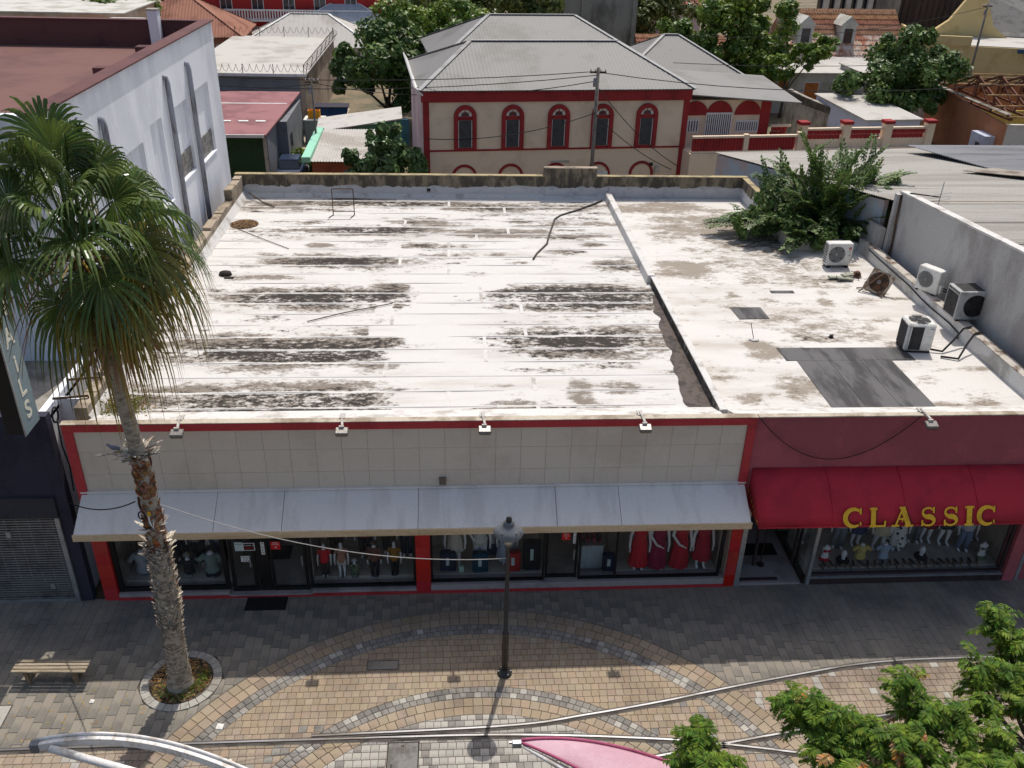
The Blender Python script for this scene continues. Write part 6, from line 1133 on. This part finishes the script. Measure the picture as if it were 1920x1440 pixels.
for sgn, a in ((1,.4),(-1,2.6),(1,4.4),(-1,3.3)):
    c_ = Vector((ptx(6.85),PY,6.9)); d = Vector((math.cos(a),math.sin(a),.1)); MB().prism([c_+d*.12, c_+d*.34+Vector((0,0,.1)), c_+d*.44+Vector((0,0,.02)), c_+d*.2-Vector((0,0,.06))], (.02,.03,.02)).build('torn_leaf_base', m_boot, tk)
def fan_leaf(org, az, el, pet, L, droop, dry):
    mb = MB(); dr = []; up = Vector((0,0,1)); d0 = Vector((math.cos(az)*math.cos(el), math.sin(az)*math.cos(el), math.sin(el)))
    P = []; p = Vector(org); d = d0.copy()
    for i in range(7): P.append(p.copy()); p = p + d*pet/6; d = (d - up*(.05+.05*max(0,math.cos(el)))).normalized()
    mb.tube(P, [.035,.03,.026,.022,.018,.015,.012], 5); dr += [dry*.6]*len(mb.v)
    e_ = P[-1]; f = d; s_ = f.cross(up); s_ = s_.normalized() if s_.length > .05 else Vector((-math.sin(az),math.cos(az),0)); n_ = s_.cross(f).normalized()
    ns = 34; span = rad(132); T = (.03,.2,.38,.54,.7,.85,1.0); tw = U(-.9,.9)
    lazy = U(.3,1.7)
    s2 = (s_*math.cos(tw)+n_*math.sin(tw)); n2 = (n_*math.cos(tw)-s_*math.sin(tw))
    for q in range(ns):
        if dry > .5 and rng.random() < .12: continue
        th = -span + 2*span*q/(ns-1) + U(-.02,.02); dir_ = (f*math.cos(th)+s2*math.sin(th)+n2*(.22*abs(math.sin(th))-.05)).normalized(); sd = (f*-math.sin(th)+s2*math.cos(th)).normalized()
        Ls = L*(.72+.28*math.cos(th*.6))*U(.93,1.05); vs = []; dd = []; ds = droop*U(.8,1.25); side = U(-.06,.06)
        for t in T:
            g_ = ds*(t**2.3)*.42 + max(0,t-.5)**2*2.2*ds*lazy
            c_ = e_ + dir_*Ls*t*(1-.18*g_) - up*Ls*g_ + sd*side*Ls*t*t
            hw = Ls*math.sin(span/ns)*min(t,.45)*1.06 if t <= .45 else Ls*math.sin(span/ns)*.477*max(.05,(1-(t-.45)/.55)**.65)
            vs += [c_-sd*hw, c_+n2*hw*.55, c_+sd*hw]; dd += [min(1,dry*(.5+.8*t)+max(0,t-.72)*(.5+dry))]*3
        fs = []
        for i in range(len(T)-1): fs += [(3*i,3*i+1,3*i+4,3*i+3),(3*i+1,3*i+2,3*i+5,3*i+4)]
        mb.add(vs, fs); dr += dd
    return mb, dr
CR = Vector((ptx(11.0),PY,11.45)); nl = 60
for i in range(nl):
    u_ = i/(nl-1); el = rad(82-150*u_**1.05)+U(-.2,.2); az = i*2.39996+U(-.2,.2)
    dry = U(0,.14) if u_ < .42 else min(1, (u_-.42)*1.25+U(-.25,.4)); 
    if u_ > .93: dry = 1.0
    if u_ > .66 and math.cos(az) < -.25: continue
    mb, dr = fan_leaf(CR+Vector((math.cos(az)*.14,math.sin(az)*.14,-.9*u_+.45)), az, el, U(.95,1.5)*(1.1 if u_<.7 else .8), U(1.0,1.35), .55+.6*u_ if el > -.6 else .5, max(0,dry))
    o = mb.build('frond', m_palm, pt); a_ = o.data.attributes.new('dry','FLOAT','POINT'); a_.data.foreach_set('value', np.array(dr, dtype=np.float32))
mb = MB()
for i in range(26):
    a = U(0,6.28); p = CR+Vector((math.cos(a)*.2,math.sin(a)*.2,U(-.8,0))); q_ = [p]; d = Vector((math.cos(a),math.sin(a),U(-.3,.3)))
    for k_ in range(7): d = (d+Vector((U(-.15,.15),U(-.15,.15),-.3))).normalized(); q_.append(q_[-1]+d*U(.25,.4))
    mb.tube(q_, [.02,.018,.015,.012,.01,.008,.006,.004], 4)
tag(mb.build('dry_flower_stalks', m_litter, pt), kind='stuff')
# cables tied to the palm
tag(MB().tube(catenary((PX+.2,PY,5.65),(1.2,16.4,3.78),.55,18),.01,5).build('cable', M('white_cable', C(176,172,166), None, .2, bump=0)), 'pale cable sagging from the palm trunk to the lamp post', 'cable')
tag(MB().tube(catenary((PX-.15,PY+.05,5.6),(-10.0,19.3,3.55),.25,12),.016,5).build('cable', m_cable), 'dark cable from the palm trunk down to the left shop front', 'cable')
t = thing('cable_loop','black and yellow cable loop tied round the palm trunk','cable',(ptx(5.4),PY-.24,5.35)); MB().tube([(.07*math.cos(a*.35)-.12,-.02,.1*math.sin(a*.35)+.1) for a in range(19)],.016,5).build('black_loop', m_cable, t, local=True); MB().tube([(.02,-.03,.12),(.03,-.04,-.1),(.08,-.03,-.25),(.1,-.03,-.1)],.016,5).build('white_loop', m_wt, t, local=True); box('yellow_plug', M('yellow_plug', C(220,170,40), None, .2), t, .02,.07,-.05,-.01,.1,.2,0,True)
t = thing('pigeon','grey pigeon perched on the torn palm sheath','bird',(ptx(7.0)-.42,PY-.05,7.02),rad(200)); bm_ = MB(); bm_.tube([(-.17,0,-.02),(-.1,0,.0),(-.03,0,.04),(.05,0,.07),(.1,0,.12),(.13,0,.16),(.17,0,.155)],[.012,.03,.055,.055,.035,.03,.006],10,flat=.9); bm_.tube([(0,.015,.02),(.01,.02,-.05)],.006,4); bm_.tube([(0,-.015,.02),(.01,-.02,-.05)],.006,4); bm_.build('body', M('pigeon_grey', C(130,134,146), C(90,94,104), .4, 12), t, True, True); box('perch_leaf', m_boot, t, -.05,.4,-.03,.03,-.075,-.05,0,True)
# ------------------------------------------------------------------ broadleaf trees behind
m_bark = M('grey_bark', C(110,98,84), C(82,72,62), .5, 3, bump=.6)
def crown_mesh(mb, blobs, n, size, seed, up=.35):
    r_ = random.Random(seed); cl = []
    tot = sum(b_[3]**2 for b_ in blobs)
    for b_ in blobs:
        k_ = max(5, int(70*b_[3]**2/tot))
        for i in range(k_):
            d = Vector((r_.gauss(0,1),r_.gauss(0,1),r_.gauss(0,.9)+.15)).normalized(); rr = b_[3]*r_.uniform(.5,1.02); cl.append((Vector(b_[:3])+Vector((d.x*rr,d.y*rr,d.z*rr*.8)), b_[3]*r_.uniform(.2,.42)))
    for i in range(n):
        c_, r = cl[r_.randrange(len(cl))]; d = Vector((r_.gauss(0,1),r_.gauss(0,1),r_.gauss(0,1)+.3)).normalized(); p = c_+d*r*r_.uniform(.55,1.05); s = size*r_.uniform(.6,1.4)
        nn = (d+Vector((r_.gauss(0,.5),r_.gauss(0,.5),r_.gauss(0,.5)+up))).normalized(); a = nn.orthogonal().normalized(); b2 = nn.cross(a); th = r_.uniform(0,6.28); a, b2 = a*math.cos(th)+b2*math.sin(th), b2*math.cos(th)-a*math.sin(th)
        mb.add([p-a*s, p+b2*s*.55+nn*s*.12, p+a*s, p-b2*s*.55+nn*s*.12],[(0,1,2,3)])
def tree(name, label, x, y, blobs, n, size, mat, seed, trunk=.25, cat='tree'):
    t = thing(name, label, cat, (x,y,0)); zc = min(b_[2] for b_ in blobs); tr = MB().tube([(x,y,-.1),(x+.1,y,zc*.5),(x,y+.1,zc)],[trunk,trunk*.8,trunk*.6],8).build('trunk', m_bark, t, True)
    for i, b_ in enumerate(blobs): MB().tube([(x,y,zc*.6),((x+b_[0])/2,(y+b_[1])/2,(zc*.7+b_[2])/2),(b_[0],b_[1],b_[2]+b_[3]*.3)],[trunk*.5,trunk*.35,trunk*.12],6).build('limb', m_bark, tr, True)
    mb = MB(); crown_mesh(mb, blobs, n, size, seed); mb.build('crown', mat, t); return t
m_l1 = leaf_mat('dark_green_leaf', C(102,126,60), C(70,96,46), rnd=.4); m_l2 = leaf_mat('bright_green_leaf', C(128,148,54), C(82,110,42), rnd=.4); m_l3 = leaf_mat('olive_leaf', C(116,124,66), C(82,96,50)); m_l4 = leaf_mat('sea_grape_leaf', C(100,126,74), C(70,96,56), rough=.35, rnd=.35)
tree('leafy_tree','broad dark tree beside the yard left of the arched house',-5.2,76,[(-8.4,76,4.2,2.6),(-6,75,5.2,3.2),(-3,75.5,4.4,3.2),(-4.5,77,6.6,3.0),(-1.2,77,5.6,3.2),(-5,75,2.9,2.2),(-2.2,76,2.6,2.2)],15000,.22,m_l1,1)
tree('leafy_tree','green tree touching the left slope of the arched house roof',-.5,80,[(-2.2,80,6.6,2.8),(1.5,80,6.8,3.0),(.0,81,8.0,2.6),(-4,81,7.4,2.6)],10000,.22,m_l2,2)
tree('leafy_tree','tall olive tree behind the hipped roofs at the top',3.5,88,[(-2.5,88,7.6,3.0),(0,88,8.4,3.2),(3.5,88,8.6,3.4),(6.8,89,8.4,3.2),(1,90,9.6,3.0)],12000,.26,m_l3,3)
tree('sea_grape_shrub','round leaved shrub at the left corner of the arched house',-4.0,51.6,[(-4.0,51.6,3.2,1.7),(-3.2,51.4,4.0,1.4),(-4.8,51.5,4.0,1.3),(-3.8,51.7,5.1,1.0),(-5.4,51.6,3.0,1.0),(-2.6,51.5,3.0,1.3)],4200,.2,m_l4,4,.12,'shrub')
tree('leafy_tree','grey green tree above the little pyramid roof',22,108,[(19.0,108,6.2,3.0),(22.5,108,7.6,3.4),(25.5,109,6.4,3.2),(21,107,5,2.6)],9000,.26,m_l3,5)
tree('leafy_tree','large bright green tree at the top right of the pyramid roof',25.5,86,[(21.2,86,5.6,2.8),(23.6,86,7.4,3.2),(26.6,86,7.8,3.2),(29.4,87,6.8,3.0),(24.6,84.5,4.8,3.0),(28,85,4.6,2.8),(25.6,87,9.2,2.6)],16000,.23,m_l2,6)
tree('leafy_tree','small yellow green tree in front of the tiled house',30.2,82.5,[(29.4,82.5,4.4,1.6),(31.5,82.5,5.2,1.5),(33.2,82.5,6.2,1.2),(28.6,82.2,3.4,1.2)],4200,.18,m_l2,7,.16)
tree('leafy_tree','round dense tree between the low white house and the roofless house',36.4,73.2,[(33.0,73,4.3,2.5),(35.6,73,5.5,3.2),(38.2,73,5.3,2.8),(34.6,72,3.2,2.4),(37.3,71.5,3.4,1.9),(36.6,74,6.9,2.6),(39.8,74,5.6,1.9)],16000,.2,m_l1,8)
tree('leafy_tree','bright crown on the skyline behind the maroon roof',-33,93,[(-35,93,6.0,2.2),(-32,93,6.6,2.4),(-29.5,94,6.0,2.0)],4000,.24,m_l2,9)
for i, (x, y, z, r, m, lab) in enumerate(((-3,118,5.2,3.2,m_l1,'dark tree at the top edge left of the concrete block'),(2,122,5.5,3.4,m_l3,'olive tree at the top edge behind the tall olive tree'),(16,140,7,4.5,m_l1,'far dark tree right of the concrete block'),(36,135,7.5,5,m_l1,'far dark tree left of the tiled house'),(43,132,8,4,m_l3,'far tree directly behind the dormers'),(-8,126,4.6,2.8,m_l2,'tree at the top edge right of the red house'),(9,125,6,3,m_l2,'far tree half hidden by the concrete block'))):
    tree('leafy_tree', lab, x, y, [(x-r*.6,y,z,r*.8),(x+r*.6,y,z,r*.8),(x,y,z+r*.5,r*.7)], 3600, .3, m, 20+i)
mb = MB(); crown_mesh(mb, [(-11.6,64,.3,.9),(-10.6,65.2,.4,.9),(-9.9,63.6,.4,.8),(-11,62.5,.2,.8)], 3000, .16, 44); tag(mb.build('yard_bushes', m_l2), 'bright green overgrowth in the back yard by the parked car', 'bushes', kind='stuff')
# ------------------------------------------------------------------ feathery tree in the gap beside the roof
m_fea = leaf_mat('feathery_leaf', C(108,130,66), C(76,100,50), rough=.5, rnd=.3, scale=.9)
ft = thing('feathery_tree', 'feathery dark green tree leaning over the right roof from the gap', 'tree', (15.2,34.8,0)); MB().tube([(15.2,34.8,-.1),(15.1,34.8,3),(15.0,34.7,5.6)],[.22,.18,.13],9).build('trunk', m_bark, ft, True)
def spray(mb, p0, d0, L, width, seed, sag=.12):
    r_ = random.Random(seed); p = Vector(p0); d = Vector(d0).normalized(); pts = [p.copy()]; n_ = max(5, int(L/.13))
    for i in range(n_): d = (d+Vector((r_.gauss(0,.05),r_.gauss(0,.05),-sag*L/n_*.9+r_.gauss(0,.03)))).normalized(); p = p+d*L/n_; pts.append(p.copy())
    for i, q in enumerate(pts[1:]):
        t_ = (i+1)/n_; dd = (pts[i+1]-pts[i]).normalized(); s_ = dd.cross(Vector((0,0,1))); s_ = s_.normalized() if s_.length > .1 else Vector((1,0,0)); wl = width*(1-.75*t_)*(.5+.5*min(1,t_*4))
        for sg in (-1,1):
            e = (s_*sg+dd*.75+Vector((0,0,r_.uniform(-.35,.1)))).normalized(); k_ = max(2, int(wl/.075))
            for j in range(k_):
                b_ = q+e*wl*(j+.6)/k_-Vector((0,0,.12*(j/k_)**2*wl))
                for s3 in (-1,1):
                    l_ = (e*.5+dd*s3+Vector((0,0,r_.uniform(-.4,.2)))).normalized()*r_.uniform(.11,.19); o_ = l_.cross(Vector((0,0,1))).normalized()*.05; mb.add([b_, b_+l_*.5+o_, b_+l_, b_+l_*.5-o_],[(0,1,2,3)])
    return pts
mb = MB(); tips = [((10.9,34.0,6.35),1.0),((12.0,33.2,6.0),.9),((13.0,32.4,6.3),.9),((13.4,34.6,8.5),.5),((14.2,34.6,8.4),.5),((15.1,34.6,9.6),.4),((15.7,34.8,8.8),.4),((16.6,35.2,8.9),.6),((17.9,35.2,8.1),.9),((18.2,34.4,7.4),.9),((17.2,33.6,7.0),.9),((16.0,32.9,6.5),.9),((14.6,32.4,6.5),.9),((12.6,35.6,7.4),.8),((13.6,36.4,7.6),.8),((16.2,36.4,8.2),.8),((12.3,34.2,7.1),.9),((13.6,33.2,7.4),.8),((15.4,33.4,7.8),.8),((16.8,34.2,8.0),.8),((14.4,35.6,8.4),.6),((17.4,36,7.6),.8),((11.6,35.0,6.9),.8),((13.2,31.9,6.0),.8),((14.9,33.0,7.2),.8),((15.9,33.8,8.6),.6),((12.9,33.6,6.5),.8),((16.3,32.4,6.3),.7)]
limbs = MB()
for i, (tp, wd) in enumerate(tips):
    o_ = Vector((15.0,34.7,U(4.6,6.0))); v = Vector(tp)-o_; L = v.length; d = (v.normalized()+Vector((0,0,.35))).normalized(); pts = spray(mb, o_+v*.12, d, L*.98, wd*1.15, 100+i, .55/ max(1,L)*1.6); MB().tube(pts[::2],[.05*(1-j/len(pts[::2]))+.008 for j in range(len(pts[::2]))],5).build('limb', m_bark, ft, True)
    for k_ in range(4): a = pts[int(len(pts)*(.25+.16*k_))]; spray(mb, a, v.normalized()+Vector((U(-.9,.9),U(-.9,.9),U(-.1,.5))), U(.7,1.3), .4, 300+i*7+k_, .3)
crown_mesh(mb, [(15.0,34.6,6.3,1.3),(13.6,33.9,6.3,1.1),(16.4,34.4,6.9,1.2),(14.2,33.2,6.0,.9),(15.6,33.4,6.1,1.0),(12.6,33.8,6.2,.9),(17.2,34.4,7.0,1.0),(13.4,35.2,6.9,1.2),(17.0,35.4,7.0,1.1),(11.9,33.9,6.2,.7),(18.0,35.0,7.2,.7)], 9000, .1, 77)
mb.build('crown', m_fea, ft)
# ------------------------------------------------------------------ flame trees in the street, near the camera
m_fl = leaf_mat('flame_tree_leaf', C(126,150,52), C(82,114,38), rough=.45, trans=.4, rnd=.45, scale=3.0); m_pod = M('brown_seed_pod', C(120,80,48), C(88,58,38), .5, 4)
def plume(mb, tip, base, n, R, seed, dm=None):
    """drooping feather leaves round the upper part of a shoot"""
    r_ = random.Random(seed); tip = Vector(tip); base = Vector(base)
    for i in range(n):
        tgt = dm if dm is not None and r_.random() < .02 else mb
        t_ = r_.random()**.7*1.05-.05; p = base.lerp(tip, t_)+Vector((r_.gauss(0,.05),r_.gauss(0,.05),r_.gauss(0,.05))); a = i*2.4+r_.uniform(-.3,.3); L = R*r_.uniform(.6,1.5)*(1-.3*t_); d = Vector((math.cos(a),math.sin(a),r_.uniform(-.1,1.3))).normalized(); q = p.copy(); m_ = 9
        for j in range(m_):
            d = (d+Vector((r_.gauss(0,.05),r_.gauss(0,.05),-.15))).normalized(); q2 = q+d*L/m_; s_ = d.cross(Vector((0,0,1))); s_ = s_.normalized() if s_.length > .1 else Vector((1,0,0)); pl = .12*math.sin(math.pi*(j+1.2)/(m_+1.4))+.03
            for sg in (-1,1):
                for h_ in (0,.5):
                    o_ = q.lerp(q2,h_); e = (s_*sg+d*.45-Vector((0,0,r_.uniform(.0,.5)))).normalized(); w_ = e.cross(Vector((0,0,1))).normalized()*.02
                    sz = r_.uniform(.7,1.25); tgt.add([o_, o_+e*pl*.5*sz+w_*sz, o_+e*pl*sz-Vector((0,0,.02)), o_+e*pl*.5*sz-w_*sz],[(0,1,2,3)])
            q = q2
def flame(label, x, y, plumes, seed):
    t = thing('flame_tree', label, 'tree', (x,y,0)); MB().tube([(x,y,-.1),(x+.1,y,1.6),(x,y+.05,2.9)],[.16,.13,.11],9).build('trunk', m_bark, t, True); mb = MB(); dm = MB()
    for i, (tp, ln, n_, R) in enumerate(plumes):
        tp = Vector(tp); o_ = Vector((x,y,2.7)); b_ = tp+(o_-tp).normalized()*ln*.55-Vector((0,0,ln*.6)); MB().tube([o_, o_.lerp(b_,.55)+Vector((0,0,-.12)), b_, tp],[.07,.045,.028,.008],6).build('limb', m_bark, t, True); plume(mb, tp, b_, int(n_*.7), R*1.15, seed+i, dm)
    mb.build('crown', m_fl, t); tag(dm.build('dry_leaves', m_litter, t), kind='stuff'); return t
flame('small flame tree top at the bottom edge beside the pink canopy',4.1,9.6,[((4.25,10.65,4.75),.6,60,.38),((3.95,10.2,4.35),.6,50,.36),((4.7,10.2,4.4),.5,40,.34),((4.3,9.9,4.7),.5,40,.34)],50)
bigp = [((6.1,11.3,4.7),.6,55,.42),((6.45,11.1,4.8),.7,60,.45),((6.9,10.9,4.75),.7,60,.45),((7.3,10.6,4.65),.7,60,.45),((7.7,10.45,4.7),.7,55,.42),((6.5,10.5,4.4),.6,55,.42),((7.0,10.1,4.35),.7,55,.42),((7.6,9.9,4.4),.6,50,.42),((8.55,11.7,4.7),.9,75,.42),((8.75,11.1,4.6),.8,60,.42),((8.3,10.4,4.5),.7,50,.42),((9.3,10.9,4.5),.7,55,.42),((9.9,10.6,4.4),.6,50,.42),((9.0,10.0,4.4),.6,50,.42),((9.7,9.9,4.5),.6,50,.42),((10.3,10.0,4.5),.6,50,.42),((8.2,9.7,4.4),.6,45,.42)]
flame('large flame tree filling the bottom right corner of the street',8.9,9.0,bigp,70)
flame('tall flame tree shoots at the right edge above the large tree',11.6,11.2,[((11.2,13.3,4.8),.8,70,.42),((11.35,12.8,4.5),.7,60,.42),((10.3,12.2,4.4),.7,60,.42),((10.8,12.0,4.5),.7,55,.42),((10.9,11.5,4.3),.6,55,.42),((11.6,12.6,4.6),.7,55,.42),((10.1,11.6,4.2),.5,40,.38),((11.2,10.9,4.4),.6,50,.42)],110)
pd = thing('seed_pods','hanging brown seed pods among the flame tree leaves','pods',(9.2,10.6,4.0))
for i in range(16): x, y = U(-.9,1.1), U(-.6,.6); MB().prism([(x-.03,y,0),(x+.03,y,0),(x+.05,y,-.18),(x,y,-.36),(x-.04,y,-.18)],(.01,.015,0)).build('pod', m_pod, pd, local=True)
# ------------------------------------------------------------------ street canopies at the bottom edge
m_wst = M('white_painted_steel', C(228,224,218), C(196,186,172), .35, 3, rough=.6, bump=.05); m_fab = M('pink_canopy_fabric', C(196,160,170), C(186,146,158), .4, .8, rough=.7, bump=.08, bscale=50)
t = thing('canopy_frame','white curved steel canopy frame at the bottom left over the street','canopy',(-4,10,0))
def bez(P, n=16):
    out = []
    for i in range(n+1):
        u_ = i/n; q = [Vector(p) for p in P]
        while len(q) > 1: q = [a.lerp(b_,u_) for a, b_ in zip(q, q[1:])]
        out.append(q[0])
    return out
cv = bez([(-7.47,11.29,4.0),(-6.1,11.62,4.0),(-4.4,11.2,4.0),(-1.6,9.3,4.0)],20); mb = MB()
for a, b_ in zip(cv, cv[1:]): mb.bar(a, b_+(b_-a)*.02, .1, .16)
mb.build('curved_beam', m_wst, t); MB().tube([p+Vector((0,.06,.1)) for p in cv],.03,6).build('edge_tube', m_wst, t, True); MB().tube([(-7.2,11.25,3.98),(-5.53,10.7,3.95),(-3.6,9.9,3.9)],.07,10).build('strut', m_wst, t, True); MB().tube([(-4.0,10.85,4.0),(-3.8,10.5,3.9),(-3.6,9.9,3.9)],.05,8).build('strut', m_wst, t, True); MB().tube([(-3.6,9.9,3.9),(-3.6,9.9,-.05)],.09,10).build('post', m_wst, t, True); box('end_plate', m_lampshade, t, -7.55,-7.4,11.22,11.36,3.9,4.1,.01)
t = thing('pink_canopy','pink fabric canopy corner with a white pole at the bottom edge','canopy',(4,9.5,0)); top_ = bez([(1.25,11.86,3.02),(2.3,11.98,3.0),(3.6,11.75,3.0),(6.0,10.1,3.0)],20); low_ = bez([(1.25,11.84,3.0),(2.0,11.45,3.0),(2.8,10.9,3.02),(4.6,9.2,3.05)],20); mb = MB(); vs = []; nv_ = 8
for a, b_ in zip(top_, low_):
    for j in range(nv_+1): u_ = j/nv_; p = a.lerp(b_, u_); vs.append(p+Vector((0,0,.05*math.sin(math.pi*u_)*min(1,(a-b_).length))))
mb.add(vs, [(i*(nv_+1)+j,i*(nv_+1)+j+1,(i+1)*(nv_+1)+j+1,(i+1)*(nv_+1)+j) for i in range(20) for j in range(nv_)]); o = mb.build('fabric', m_fab, t, True); sd = o.modifiers.new('thick','SOLIDIFY'); sd.thickness = .012
hem = M('dark_pink_hem', C(166,84,112), None, .2); MB().tube([p+Vector((0,.01,.01)) for p in top_],.035,6).build('upper_hem', hem, t, True); MB().tube([p+Vector((0,0,.0)) for p in low_],.03,6).build('lower_hem', hem, t, True)
MB().tube([(1.3,11.78,2.95),(2.6,10.95,2.8),(4.4,9.6,2.7)],[.03,.09,.1],10).build('boom', m_wst, t, True); MB().tube([(4.4,9.6,2.7),(4.4,9.6,-.05)],.11,10).build('post', m_wst, t, True); box('corner_clamp', m_alu, t, 1.08,1.26,11.76,11.86,2.92,3.06,.01); box('clamp_bolt', m_rail, t, 1.02,1.08,11.83,11.87,2.97,3.01)
